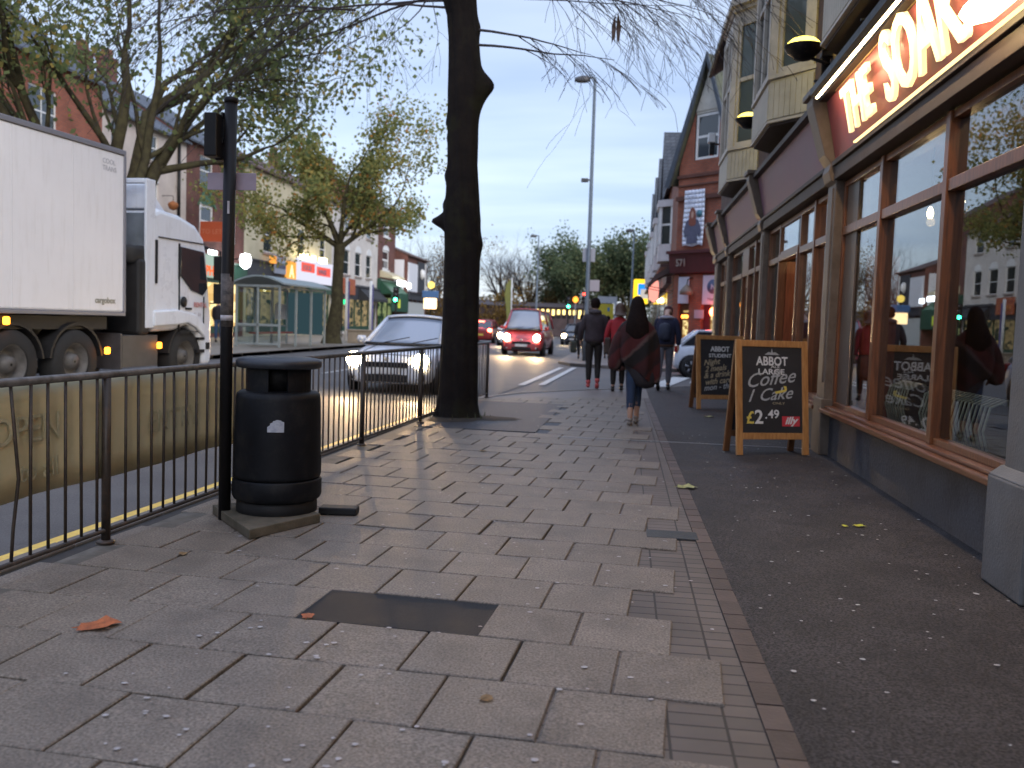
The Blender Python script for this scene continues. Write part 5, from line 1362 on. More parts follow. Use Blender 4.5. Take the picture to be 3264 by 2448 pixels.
MB().box(0.1, 1.25, -0.03, 0.03, 4.55, 5.45).build('board', mat('orange_red_board', (0.55, 0.10, 0.035), 0.6, 0.06, 8), t)
text('sign_letters', 'TO LET', 0.3, mat('pale_orange_letter', (0.62, 0.22, 0.12), 0.6), t, (0.16, -0.035, 4.9), ext=0.002)
MB().tube([(0.05, 0, 4.4), (0.08, 0, 6.3)], 0.035, 8).build('pole', M_WHITEP, t)
t = thing('flower_basket', 'round orange basket hanging on the pinkish white house', 'flower basket', (FX + 0.5, 36.4, 5.75), 0)
MB().lathe([(0.02, -0.2), (0.15, -0.15), (0.22, 0.02), (0.17, 0.12), (0.10, 0.15), (0.02, 0.2)], 14).build('basket', mat('orange_blooms', (0.28, 0.10, 0.03), 0.8, 0.4, 12), t); MB().tube([(-0.5, 0, 0.4), (0, 0, 0.4), (0, 0, 0.2)], 0.015, 6).build('bracket', M_BLACK, t)
# street name of the shops ends with a lit totem and blue board
t = thing('lit_shop_board', 'blue topped shop board with a glowing orange white panel beyond the low corner building', 'sign', (-15.2, 70, 0), 0)
MB().tube([(0, 0, 0.17), (0, 0, 4.6)], 0.06, 8).build('pole', M_BLACK, t)
MB().box(-0.7, 0.6, -0.08, 0.08, 3.05, 3.6).build('blue_board', mat('blue_board', (0.06, 0.14, 0.30), 0.6), t, bevel=0.05)
MB().box(-0.55, 0.45, -0.1, 0.1, 2.2, 3.02).build('lit_panel', emit('hot_white_panel', (1.0, 0.66, 0.34), 3.0), t, bevel=0.05)
MB().lathe([(0.02, 3.75), (0.26, 3.9), (0.26, 4.2), (0.02, 4.35)], 12).build('yellow_lamp', emit('yellow_lamp', (1.0, 0.72, 0.15), 1.6), t)

# ================================================================== BUS SHELTER
bs = thing('bus_shelter', 'glazed bus shelter with a pale arched roof on the opposite pavement', 'bus shelter', (-12.25, 31.2, 0.17), 0)
M_SHF = mat('grey_shelter_frame', (0.28, 0.32, 0.32), 0.45, 0.12, 6, metal=0.3)
mb = MB()
for k in range(4):
    y = k * 4.9 / 3
    mb.box(-0.04, 0.04, y - 0.035, y + 0.035, 0, 2.22); mb.box(-1.64, -1.56, y - 0.035, y + 0.035, 0, 2.22)
mb.box(-1.56, -0.04, -0.03, 0.03, 0.75, 0.83); mb.box(-1.56, -0.04, -0.03, 0.03, 2.14, 2.22); mb.box(-0.84, -0.77, -0.03, 0.03, 0.1, 2.13); mb.box(-1.56, -0.04, -0.028, 0.028, 0.08, 0.14)
mb.box(-0.03, 0.03, 0.03, 4.87, 2.13, 2.2); mb.box(-1.63, -1.57, 0.03, 4.87, 2.13, 2.2); mb.box(-1.62, -1.58, 0.03, 4.87, 0.7, 0.76)
mb.build('frame', M_SHF, bs, bevel=0.006)
mb = MB(); n = 10; top = []; bot = []
for i in range(n + 1):
    u = i / n; x = -1.75 + 1.95 * u; z = 2.24 + 0.27 * math.sin(math.pi * u)
    top.append((x, z + 0.06)); bot.append((x, z))
mb.prism(bot + top[::-1], -0.15, 5.05, 'y'); mb.build('roof', mat('pale_shelter_roof', (0.24, 0.29, 0.30), 0.5, 0.1, 4), bs)
for (x0, x1, y0, y1, z0, z1) in ((-1.55, -0.85, -0.006, 0.006, 0.15, 0.74), (-0.76, -0.05, -0.006, 0.006, 0.15, 0.74), (-1.55, -0.85, -0.006, 0.006, 0.84, 2.12), (-0.76, -0.05, -0.006, 0.006, 0.84, 2.12),
                                 (-1.606, -1.594, 0.05, 1.58, 0.1, 2.1), (-1.606, -1.594, 1.68, 3.2, 0.1, 2.1), (-1.606, -1.594, 3.3, 4.8, 0.1, 2.1)):
    MB().box(x0, x1, y0, y1, z0, z1).build('glass_panel', M_CLEAR, bs)
MB().box(-1.4, -1.1, 0.6, 4.3, 0.45, 0.5).build('bench', mat('red_bench', (0.25, 0.04, 0.03), 0.5), bs, bevel=0.01)
MB().box(-1.55, -0.1, 4.86, 4.95, 0.4, 2.1).build('poster_panel', emit('blue_lit_poster', (0.10, 0.20, 0.24), 0.22), bs)
MB().box(-1.57, -1.5, 3.5, 4.5, 1.0, 1.6).build('timetable', mat('white_timetable', (0.5, 0.5, 0.5), 0.6), bs)
# hoardings stood behind the shelter
t = thing('pavement_cabinet', 'low stone coloured cabinet beside the far tree trunk', 'cabinet', (-12.0, 40.6, 0.17), 0)
MB().box(-0.6, 0.9, -0.25, 0.25, 0, 0.55).build('body', mat('sandy_cabinet', (0.30, 0.25, 0.19), 0.7, 0.15, 6), t, bevel=0.02); MB().box(-0.65, 0.95, -0.3, 0.3, 0.553, 0.62).build('lid', mat('sandy_cabinet', (0, 0, 0)), t, bevel=0.01)
for k, (y, lab) in enumerate(((43.0, 'white pavement post with a blue stripe beside the far tree, the nearer of two'), (46.5, 'white pavement post with a blue stripe beyond the far tree, the farther of two'))):
    t = thing('parking_post', lab, 'post', (-13.5 + 0.2 * k, y, 0.17), 0, 'white posts beyond the far tree')
    MB().tube([(0, 0, 0), (0, 0, 3.1)], 0.075, 8).build('shaft', M_WHITEP, t); MB().box(0.08, 0.13, -0.04, 0.04, 0.2, 2.9).build('stripe', mat('blue_violet_stripe', (0.10, 0.10, 0.30), 0.6), t)

# ================================================================== LAMP POSTS, SIGNALS, FAR SIGNS
M_LAMPP = mat('blue_grey_lamp_post', (0.13, 0.155, 0.175), 0.5, 0.15, 8, metal=0.3)
def lamp_post(label, x, y, h, lean=0.0, z=0.0, arm=0.75, plates=False, mid=True):
    t = thing('street_lamp', label, 'street lamp', (x, y, z), 0, 'lamp posts along the road')
    t.rotation_euler = (0, lean, 0)
    MB().tube([(0, 0, 0), (0, 0, 1.4), (0, 0, 1.45), (0, 0, h)], [0.11, 0.11, 0.085, 0.055], 12).build('post', M_LAMPP, t)
    mb = MB(); mb.tube([(0, 0, h - 0.12), (0, 0, h), (-0.12, 0, h + 0.03), (-arm * 0.4, 0, h + 0.02)], 0.04, 8); mb.build('arm', M_LAMPP, t)
    mb = MB(); mb.loft([(-arm * 0.62, 0, h - 0.14, 0.20, 0.10), (-arm * 0.62, 0, h - 0.10, 0.30, 0.15), (-arm * 0.6, 0, h + 0.04, 0.28, 0.13), (-arm * 0.55, 0, h + 0.09, 0.16, 0.08)], 14); mb.build('lamp_head', mat('grey_lamp_head', (0.07, 0.07, 0.075), 0.5), t)
    if mid:
        mb = MB(); mb.box(-0.38, -0.12, -0.08, 0.08, 0.645 * h - 0.08, 0.645 * h + 0.06); mb.box(-0.13, 0.06, -0.03, 0.03, 0.645 * h - 0.03, 0.645 * h + 0.03); mb.build('sensor_box', mat('grey_lamp_head', (0, 0, 0)), t, bevel=0.02)
    if plates:
        MB().box(-0.23, 0.24, 0.075, 0.085, 3.72, 4.22).build('sign_plate', mat('grey_white_plate', (0.42, 0.43, 0.47), 0.6), t, bevel=0.01)
        MB().box(0.07, 0.44, -0.01, 0.0, 2.62, 3.04).build('sign_plate', mat('pinkish_white_plate', (0.50, 0.45, 0.46), 0.6), t, bevel=0.01)
    return t
lamp_post('tall blue grey lamp post with two sign plates leaning right over the street', -1.48, 34.4, 10.45, R_(-0.2), plates=True)
lamp_post('distant lamp post rising in front of the bare park trees', -7.9, 80, 9.0, 0, z=0.0, mid=False)
struct('traffic_island', MB().prism([(-8.5, 77), (-7.3, 77), (-7.1, 79), (-7.3, 84), (-8.5, 84), (-8.7, 79)], -0.1, 0.13), M_KERB)
lamp_post('slim lamp post on the far right pavement by the yellow sign', 0.3, 66.0, 8.2, 0, mid=False, arm=0.5)
def signal(label, x, y, z0, z, state='green'):
    t = thing('traffic_light', label, 'traffic light', (x, y, z0), 0, 'traffic lights ahead')
    MB().tube([(0, 0, 0), (0, 0, z - z0 + 0.5)], 0.055, 8).build('pole', M_BLACK, t)
    MB().box(-0.16, 0.16, -0.13, 0.1, z - z0 - 0.2, z - z0 + 0.78).build('housing', M_BLACK, t, bevel=0.02)
    lit = dict(green=0, amber=1, red=2)[state]
    for k, (cc, s_) in enumerate((((0.05, 1.0, 0.45), 16.0), ((1.0, 0.35, 0.03), 4.0), ((1.0, 0.05, 0.03), 7.0))):
        m_ = emit('signal_' + ('green', 'amber', 'red')[k], cc, s_) if k == lit else mat('dark_lens', (0.03, 0.03, 0.03), 0.2)
        MB().tube([(0, -0.131, z - z0 + 0.3 * k), (0, -0.155, z - z0 + 0.3 * k)], 0.115, 14).build('lens', m_, t)
signal('traffic light showing green in front of the green awning', -14.14, 55, 0.17, 2.51)
signal('traffic light showing green above the row of lit windows', -4.76, 75, 0.0, 2.82)
signal('traffic light showing red beside the tall lamp post', -3.54, 76, 0.0, 3.3, 'red')
t = thing('double_green_light', 'pair of small green lamps in a shop behind the far tree trunk', 'lamp', (-15.97, 50, 2.19)); MB().box(-0.24, -0.09, -0.05, 0.05, -0.13, 0.13).box(0.03, 0.18, -0.05, 0.05, -0.13, 0.13).build('lamp_glass', emit('small_green', (0.02, 0.7, 0.25), 2.0), t, bevel=0.03); MB().tube([(0, 0.05, -0.1), (0, 0.05, -2.0)], 0.03, 6).build('pole', M_BLACK, t)
t = thing('orange_beacon', 'small orange beacon above the farther green traffic light', 'beacon', (-4.25, 76, 0)); MB().lathe([(0.02, 3.15), (0.22, 3.3), (0.22, 3.55), (0.02, 3.7)], 12).build('globe', emit('orange_beacon', (1.0, 0.32, 0.04), 2.2), t); MB().tube([(0, 0, 0), (0, 0, 3.2)], 0.05, 8).build('pole', M_STEEL, t)
t = thing('yellow_totem_sign', 'lit yellow edged sign with a blue square on the far right of the road', 'sign', (1.0, 70, 0), 0)
MB().box(-0.56, 0.62, -0.14, 0.14, 3.1, 4.95).build('case', emit('yellow_sign_glow', (1.0, 0.62, 0.03), 1.3), t, bevel=0.12)
MB().box(-0.22, 0.56, -0.17, -0.145, 3.75, 4.6).build('blue_square', emit('blue_sign_glow', (0.02, 0.30, 0.95), 0.9), t)
MB().box(-0.02, 0.56, -0.19, -0.175, 3.5, 4.2).build('pale_patch', emit('pale_sign_glow', (0.75, 0.70, 0.66), 0.6), t)
MB().lathe([(0.02, 3.15), (0.2, 3.3), (0.2, 3.5), (0.02, 3.65)], 12, c=(-0.08, -0.3, 0)).build('spot_lamp', emit('hot_yellow_white', (1, 0.85, 0.5), 8), t)
MB().box(-0.15, 0.15, -0.1, 0.1, 0, 3.1).build('post', M_STEEL, t)
t = thing('yellow_board', 'yellow board with a small blue emblem in a white frame beyond the walkers', 'board', (-1.3, 60, 0), 0)
MB().box(-0.55, 0.45, -0.06, 0.06, 0.9, 2.78).build('panel', mat('yellow_green_panel', (0.50, 0.42, 0.03), 0.6, 0.1, 5), t)
MB().box(0.05, 0.2, -0.075, -0.062, 2.3, 2.55).build('emblem', mat('blue_emblem', (0.05, 0.2, 0.35), 0.6), t)
MB().box(-0.6, 0.65, -0.1, 0.3, 2.82, 3.25).box(0.5, 0.65, -0.1, 0.3, 0, 2.82).box(-0.65, -0.56, -0.1, 0.3, 0, 2.82).build('frame', mat('grey_white_frame', (0.42, 0.45, 0.48), 0.6), t)
t = thing('yellow_flag', 'narrow yellow green flag standing behind the red car', 'flag', (-7.85, 60, 0), 0)
MB().tube([(0.28, 0, 0), (0.25, 0, 4.3)], 0.04, 6).build('pole', M_WHITEP, t)
MB().prism([(0.2, 4.2), (-0.1, 3.9), (-0.22, 3.2), (-0.1, 2.4), (0.0, 1.4), (0.2, 1.3)], -0.01, 0.01, 'y').build('cloth', mat('lime_flag', (0.22, 0.23, 0.06), 0.7, 0.15, 4), t)
# low building with a run of lit windows at the end of the road
lw = thing('lit_window_building', 'low dark building with a row of small yellow lit windows at the road end', 'building', (-16.5, 96, 0), 0)
M_DULL = brick_mat('dull_red_far_brick', (0.085, 0.055, 0.055), (0.07, 0.048, 0.05), (0.06, 0.05, 0.05))
M_TILED = mat('dusky_far_tiles', (0.05, 0.04, 0.042), 0.9, 0.2, 1)
mb = MB(); wall_mesh(mb, 0, 14.6, 0, 3.1, [], 0.1); mb.box(0, 14.6, 0.01, 6, 0, 3.09); mb.build('wall', M_DULL, lw)
pitched_roof(lw, 14.6, 6, 3.1, 3.5, M_TILED, 0.3)
M_YW = emit('yellow_window_glow', (1.0, 0.74, 0.25), 2.2)
rw = random.Random(5)
for k in range(13):
    x = 7.0 + k * 0.56
    w = MB().box(x - 0.02, x + 0.36, -0.03, -0.004, 1.95, 2.9).build('window', M_BLACK, lw)
    z0 = rw.choice((2.0, 2.25, 2.35))
    MB().box(x + 0.02, x + 0.3, -0.045, -0.032, z0, 2.86).build('lit_pane', M_YW, w)
lw2 = thing('far_brick_building', 'low dull reddish building behind the red car and van', 'building', (-32, 104, 0), 0)
mb = MB(); mb.box(0, 16, 0, 7, 0, 2.9); mb.build('wall', M_DULL, lw2); pitched_roof(lw2, 16, 7, 2.9, 3.9, M_TILED, 0.3)
for k in range(6):
    window(lw2, 1.2 + k * 2.5, 2.4 + k * 2.5, 1.1, 2.3, -0.07)

# ================================================================== VEHICLES
M_TYRE = M_RUBBER
M_ALLOY = mat('alloy_rim', (0.42, 0.43, 0.46), 0.35, 0.1, 10, metal=0.7)
M_CARG = mat('car_window', (0.02, 0.024, 0.03), 0.05, spec=1.0)
M_SKYGLASS = mat('sky_bright_windscreen', (0.27, 0.31, 0.38), 0.08, spec=1.0)  # sky reflection put into the pale base colour of the glass
M_HEADL = emit('headlamp_glow', (1.0, 0.74, 0.40), 90.0)
M_HEADD = mat('headlamp_glass', (0.45, 0.47, 0.5), 0.1, spec=1.0)
M_TAILL = emit('brake_light_glow', (1.0, 0.07, 0.04), 30.0)
M_TAILD = mat('tail_lens', (0.25, 0.01, 0.01), 0.2)
def wheel(root, x, y, r, w, side, rim=True, z=None):
    z = r if z is None else z
    M = Matrix.Translation((x, y, z)) @ Matrix.Rotation(math.pi / 2 * side, 4, 'Y')
    mb = MB(); mb.lathe([(r * 0.62, -w / 2), (r * 0.93, -w / 2), (r, -w * 0.3), (r, w * 0.3), (r * 0.93, w / 2), (r * 0.62, w / 2)], 28, caps=False)
    mb.v = [tuple(M @ Vector(p)) for p in mb.v]
    t = mb.build('wheel', M_TYRE, root)
    mb = MB(); mb.lathe([(0.02, w * 0.30), (r * 0.2, w * 0.34), (r * 0.24, w * 0.2)], 16)
    mb.lathe([(r * 0.56, w * 0.30), (r * 0.64, w * 0.36), (r * 0.66, w * 0.42), (r * 0.60, w * 0.44)], 28, caps=False)
    for k in range(5):
        a = k * 2 * math.pi / 5
        p0 = (r * 0.15 * math.cos(a), r * 0.15 * math.sin(a), w * 0.33); p1 = (r * 0.62 * math.cos(a), r * 0.62 * math.sin(a), w * 0.38)
        mb.tube([p0, p1], [(r * 0.09, r * 0.05), (r * 0.12, r * 0.05)], 6)
    mb.lathe([(0.02, 0.0), (r * 0.62, 0.0), (r * 0.62, w * 0.05), (0.02, w * 0.05)], 24, mi=1)
    mb.v = [tuple(M @ Vector(p)) for p in mb.v]
    mb.build('rim', [M_ALLOY, M_BLACK], t)
def car(name, label, cat, loc, rz, paint, L=4.2, W=1.74, H=1.47, hood=0.95, wsb=1.15, wst=1.95, rt=3.45, rb=4.0, belt=0.93, lights=True, tails=False, glassm=None, plate=None, spot=0.0, scale=1.0, group=None, hz=0.66, ro=0.80):
    """front faces -y; y runs back along the car"""
    t = thing(name, label, cat, loc, rz, group)
    hw = W / 2
    st = [(0.0, 0.30, 0.50, hw * 0.72), (0.05, 0.22, 0.66, hw * 0.84), (0.22, 0.19, 0.76, hw * 0.94), (hood, 0.18, belt - 0.06, hw * 0.985), (wsb, 0.18, belt, hw), (L * 0.5, 0.18, belt + 0.02, hw), (L * 0.8, 0.18, belt + 0.05, hw), (rb, 0.2, belt + 0.05, hw * 0.97), (L - 0.05, 0.26, belt - 0.02, hw * 0.9), (L, 0.35, belt - 0.15, hw * 0.82)]
    mb = MB(); n = 12; vs = []; fs = []
    for (y, zb, zt, w) in st:
        h = zt - zb
        pr = [(0, zb), (w * 0.8, zb), (w * 0.95, zb + h * 0.10), (w * 1.0, zb + h * 0.42), (w * 0.985, zb + h * 0.72), (w * 0.93, zt - h * 0.05), (w * 0.80, zt + 0.005), (0, zt + 0.035)]
        ring = pr + [(-a, b) for a, b in pr[-2:0:-1]]
        for a, b in ring: vs.append((a, y, b))
    n = len(ring)
    for i in range(len(st) - 1):
        for k in range(n):
            k2 = (k + 1) % n; fs.append((i * n + k, i * n + k2, (i + 1) * n + k2, (i + 1) * n + k))
    fs.append(tuple(range(n))); fs.append(tuple(reversed(range((len(st) - 1) * n, len(st) * n))))
    mb.add(vs, fs, 0, True); mb.build('body', paint, t, sub=1)
    # greenhouse
    seal = mat('black_seal', (0.01, 0.01, 0.012), 0.5)
    rw_ = hw * 0.70; bw = hw * 0.90; zr = H - 0.035
    P = lambda x, y, z: (x, y, z)
    b = [P(-bw * 0.96, wsb - 0.05, belt), P(bw * 0.96, wsb - 0.05, belt), P(bw, rb - 0.05, belt + 0.04), P(-bw, rb - 0.05, belt + 0.04)]
    r = [P(-rw_ * 0.96, wst, zr - 0.02), P(rw_ * 0.96, wst, zr - 0.02), P(rw_, rt, zr - 0.03), P(-rw_, rt, zr - 0.03)]
    def curved(p00, p10, p11, p01, by, bz, nu=10, nv=6, top=1.0):
        vs = []; fs = []
        for j in range(nv + 1):
            v = j / nv
            for i in range(nu + 1):
                u = i / nu; k = 1 - (2 * u - 1) ** 2
                p = (Vector(p00) * (1 - u) + Vector(p10) * u) * (1 - v) + (Vector(p01) * (1 - u) + Vector(p11) * u) * v
                vs.append(tuple(p + Vector((0, by * k, bz * k * v))))
        for j in range(nv):
            for i in range(nu): q = j * (nu + 1) + i; fs.append((q, q + 1, q + nu + 2, q + nu + 1))
        return vs, fs
    vs, fs = curved(b[0], b[1], r[1], r[0], -0.13, 0.045)
    o = MB().add(vs, fs, 0, True).build('windscreen', glassm or M_CARG, t); q_ = o.modifiers.new('s', 'SOLIDIFY'); q_.thickness = 0.02
    edge = lambda v, off: [Vector(vs[v * 11 + i]) + Vector(off) for i in range(11)]
    MB().tube(edge(0, (0, -0.02, 0.01)), 0.03, 6).tube([Vector(vs[0]) + Vector((0, -0.02, 0))] + [Vector(vs[j * 11]) + Vector((0, -0.01, 0)) for j in range(1, 7)], 0.018, 6).tube([Vector(vs[10]) + Vector((0, -0.02, 0))] + [Vector(vs[j * 11 + 10]) + Vector((0, -0.01, 0)) for j in range(1, 7)], 0.018, 6).tube(edge(6, (0, -0.015, 0.0)), 0.016, 6).build('windscreen_seal', seal, t)
    MB().tube(edge(6, (0, 0.01, 0.028)), (0.034,) * 11, 8).build('roof_header', paint, t)
    mb = MB()
    for sx in (-0.35, 0.22):
        p0 = Vector((sx, wsb - 0.20, belt + 0.035)); p1 = Vector((sx + 0.48, wsb - 0.06, belt + 0.15)); mb.tube([p0, p1], 0.010, 5)
    mb.tube([(-0.35, wsb - 0.20, belt + 0.03), (0.22, wsb - 0.20, belt + 0.03)], 0.01, 5)
    mb.build('wipers', seal, t)
    MB().box(-0.10, 0.10, wst - 0.16, wst - 0.13, zr - 0.13, zr - 0.06).build('interior_mirror', seal, t, bevel=0.01)
    mb = MB(); mb.tube([(-hw * 0.62, 0.30, belt - 0.13), (-hw * 0.52, hood, belt - 0.005), (-hw * 0.50, wsb - 0.12, belt + 0.03)], 0.008, 5).tube([(hw * 0.62, 0.30, belt - 0.13), (hw * 0.52, hood, belt - 0.005), (hw * 0.50, wsb - 0.12, belt + 0.03)], 0.008, 5).tube([(-hw * 0.70, 0.13, 0.745), (0, 0.05, 0.765), (hw * 0.70, 0.13, 0.745)], 0.008, 5)
    mb.build('bonnet_seam', seal, t)
    MB().lathe([(0.001, 0.0), (0.05, 0.0), (0.05, 0.012), (0.001, 0.016)], 14, M=Matrix.Translation((0, -0.005, 0.69)) @ Matrix.Rotation(math.pi / 2, 4, 'X')).build('badge', M_ALLOY, t)
    o = MB().add([b[3], b[2], r[2], r[3]], [(0, 3, 2, 1)]).build('rear_window', M_CARG, t); q_ = o.modifiers.new('s', 'SOLIDIFY'); q_.thickness = 0.02
    for i, j in ((1, 2), (0, 3)):
        o = MB().add([b[i], b[j], r[j], r[i]], [(0, 1, 2, 3)]).build('side_window', M_CARG, t); q_ = o.modifiers.new('s', 'SOLIDIFY'); q_.thickness = 0.015
    mb = MB()
    for i in range(4):
        mb.tube([b[i], r[i]], (0.055, 0.045), 8)
    for sx in (-1, 1):
        ym = (wst + rt) / 2
        mb.tube([(sx * bw * 0.985, ym + 0.1, belt + 0.02), (sx * rw_ * 1.0, ym + 0.02, zr - 0.03)], (0.035, 0.03), 6)
        mb.tube([(sx * rw_ * 0.96, wst, zr - 0.02), (sx * rw_, rt, zr - 0.03)], 0.035, 6)
    mb.tube([r[0], r[1]], 0.03, 6); mb.tube([r[3], r[2]], 0.03, 6)
    mb.build('pillars', paint, t)
    mb = MB(); k = 8; vs = []; fs = []
    for i in range(k + 1):
        y = wst - 0.04 + (rt + 0.1 - wst) * i / k; w = rw_ * (0.97 + 0.03 * math.sin(math.pi * i / k))
        cz = zr + 0.035 * math.sin(math.pi * min(1, max(0, i / k)))
        for j in range(7):
            u = -1 + j / 3
            vs.append((u * w, y, cz - 0.035 * abs(u) ** 3 - 0.01))
    for i in range(k):
        for j in range(6): fs.append((i * 7 + j, i * 7 + j + 1, (i + 1) * 7 + j + 1, (i + 1) * 7 + j))
    mb.add(vs, fs, 0, True); o = mb.build('roof', paint, t); q_ = o.modifiers.new('s', 'SOLIDIFY'); q_.thickness = 0.04
    r_w = 0.31
    for y in (0.78, L - ro):
        for s_ in (-1, 1):
            a = MB().tube([(s_ * (hw - 0.17), y, r_w), (s_ * (hw + 0.008), y, r_w)], r_w + 0.055, 24).build('wheel_arch', M_BLACK, t)
            wheel(t, s_ * (hw - 0.07), y, r_w, 0.19, s_)
    for s_ in (-1, 1):
        mb = MB(); mb.loft([(0, 0, -0.07, 0.07, 0.03), (0, 0, 0, 0.11, 0.05), (0, 0, 0.07, 0.08, 0.04)], 10); mb.build('wing_mirror', paint, t, loc=(s_ * (hw + 0.07), wsb + 0.25, belt + 0.08))
    # front end
    mb = MB(); mb.loft([(0, 0, -0.07, 0.17, 0.10), (0, 0, 0.0, 0.19, 0.11), (0, 0, 0.08, 0.14, 0.09)], 14)
    for s_ in (-1, 1):
        h1 = mb.build('headlight', M_HEADD, t, loc=(s_ * hw * 0.72, 0.16, hz))
        if lights:
            g_ = MB(); g_.tube([(0, -0.085, -0.0), (0, -0.150, 0.0)], 0.14, 16); g_.build('bulb', M_HEADL, h1)
            if spot:
                lamp('SPOT', 'headlight_beam', spot, (1.0, 0.64, 0.32), (s_ * hw * 0.72, -0.05, hz), t, 0.06, aim=(0.05, -1, -0.055), spot=70, blend=0.9)
    mb = MB(); mb.box(-hw * 0.45, hw * 0.45, -0.022, 0.1, 0.52, 0.62)
    for k in range(3): mb.box(-hw * 0.43, hw * 0.43, -0.03, -0.02, 0.535 + 0.027 * k, 0.547 + 0.027 * k)
    mb.build('grille', M_DARK, t)
    mb = MB(); mb.box(-hw * 0.46, hw * 0.46, -0.02, 0.12, 0.25, 0.39); mb.build('lower_grille', M_DARK, t, bevel=0.02)
    for s_ in (-1, 1):
        mb = MB(); mb.box(-0.12, 0.12, -0.02, 0.06, -0.06, 0.06); fg = mb.build('fog_lamp', M_DARK, t, bevel=0.02, loc=(s_ * hw * 0.68, 0.05, 0.34)); MB().tube([(0, -0.028, 0), (0, -0.02, 0)], 0.04, 12).build('fog_lens', M_HEADD, fg)
    MB().box(-0.26, 0.26, -0.045, -0.03, 0.41, 0.52).build('number_plate', plate or mat('white_plate', (0.6, 0.6, 0.6), 0.5), t)
    for s_ in (-1, 1):
        tl_ = MB(); tl_.box(-0.13, 0.13, -0.05, 0.05, -0.09, 0.11); tl_.build('tail_light', M_TAILL if tails else M_TAILD, t, bevel=0.03, loc=(s_ * hw * 0.76, L - 0.06, 0.82))
    MB().box(-0.26, 0.26, L - 0.02, L + 0.012, 0.5, 0.61).build('rear_plate', mat('yellow_plate', (0.55, 0.45, 0.08), 0.5), t)
    if tails:
        MB().box(-0.2, 0.2, rt + 0.08, rt + 0.12, zr - 0.08, zr - 0.04).build('high_brake_light', M_TAILL, t)
    return t
M_SILV = mat('silver_car_paint', (0.66, 0.69, 0.76), 0.32, 0.03, 3, metal=0.0, coat=0.5)
M_VRED = mat('red_car_paint', (0.32, 0.035, 0.045), 0.3, 0.05, 3, coat=0.6)
M_WCAR = mat('white_car_paint', (0.66, 0.70, 0.78), 0.28, 0.03, 3, coat=0.6)
car('silver_car', 'silver hatchback with lit headlights coming towards the railing beside the tree', 'car', (-4.42, 16.6, -0.09), R_(-2.4), M_SILV, L=4.25, W=1.80, H=1.49, glassm=M_SKYGLASS, spot=300, hz=0.66, group='cars on the road')
v = car('red_van', 'red van with headlights on, following the silver hatchback', 'van', (-4.45, 39.0, -0.08), R_(-2), M_VRED, L=4.6, W=1.84, H=2.02, hood=0.50, wsb=0.56, wst=1.05, rt=4.5, rb=4.55, belt=1.14, glassm=M_SKYGLASS, spot=420, hz=0.80)
car('red_car', 'red car driving away with bright brake lights just right of the big trunk', 'car', (-9.0, 56.0, -0.02), math.pi - R_(2), mat('dark_red_car_paint', (0.22, 0.02, 0.02), 0.3, coat=0.5), lights=False, tails=True, group='cars on the road').location = (-8.9, 60.2, -0.02)
car('oncoming_car', 'pale oncoming car with dazzling headlights between the red car and red van', 'car', (-6.55, 52.0, -0.06), R_(-2), M_WCAR, spot=60, group='cars on the road')
car('distant_car', 'dark distant car with one headlight showing beside the red van', 'car', (-3.55, 62.0, -0.1), R_(-3), mat('dark_blue_car_paint', (0.03, 0.04, 0.06), 0.3, coat=0.5), group='cars on the road')
car('white_car', 'white hatchback waiting in the side street behind the chalkboards', 'car', (5.35, 28.3, -0.1), math.pi / 2, M_WCAR, L=3.9, W=1.68, H=1.45, lights=False, group='cars on the road', hood=0.75, wsb=0.9, wst=1.75, rt=3.2, rb=3.75, ro=0.52)

# ---- articulated lorry: local +y is the driving direction
tr = thing('articulated_lorry', 'white articulated lorry with a plain box trailer driving away on the far lane', 'lorry', (-8.2, 14.1, 0.02), R_(-5.5))
M_BOXW = mat('white_trailer_panel', (0.84, 0.83, 0.84), 0.42, 0.02, 1.5, streak=0.16, staincol=(0.42, 0.38, 0.33))
M_CABW = mat('white_cab_paint', (0.70, 0.74, 0.80), 0.30, 0.03, 2, coat=0.5, streak=0.22, staincol=(0.30, 0.29, 0.27))
M_CHAS = mat('black_chassis', (0.012, 0.012, 0.013), 0.6, 0.3, 6)
M_GREYP = mat('grey_cab_back', (0.15, 0.175, 0.20), 0.5, 0.2, 3)
MB().box(-2.5, 0, -12.5, 0, 1.28, 3.82).build('trailer_box', M_BOXW, tr, bevel=0.03)
mb = MB(); mb.box(-2.52, 0.02, -12.52, 0.02, 3.822, 3.90); mb.box(-2.52, 0.02, -12.52, 0.02, 1.22, 1.279); mb.box(-0.03, 0.022, -0.03, 0.022, 1.28, 3.82)
mb.build('edge_rail', mat('grey_aluminium_rail', (0.24, 0.24, 0.27), 0.5, metal=0.3), tr, bevel=0.008)
text('small_lettering', 'COOL\nTRANS', 0.11, mat('grey_decal', (0.42, 0.42, 0.46), 0.5), tr, (0.004, -0.55, 3.62), rot=(math.pi / 2, 0, math.pi / 2), ext=0.001)
text('maker_badge', 'cargobox', 0.13, mat('olive_grey_decal', (0.26, 0.25, 0.20), 0.5), tr, (0.004, -0.72, 1.42), rot=(math.pi / 2, 0, math.pi / 2), ext=0.001, bold=0.004)
mb = MB(); mb.box(-1.7, -0.8, -12.3, 2.2, 0.85, 1.21); mb.box(-2.4, -0.1, -4.0, -0.3, 1.0, 1.2); mb.build('chassis', M_CHAS, tr)
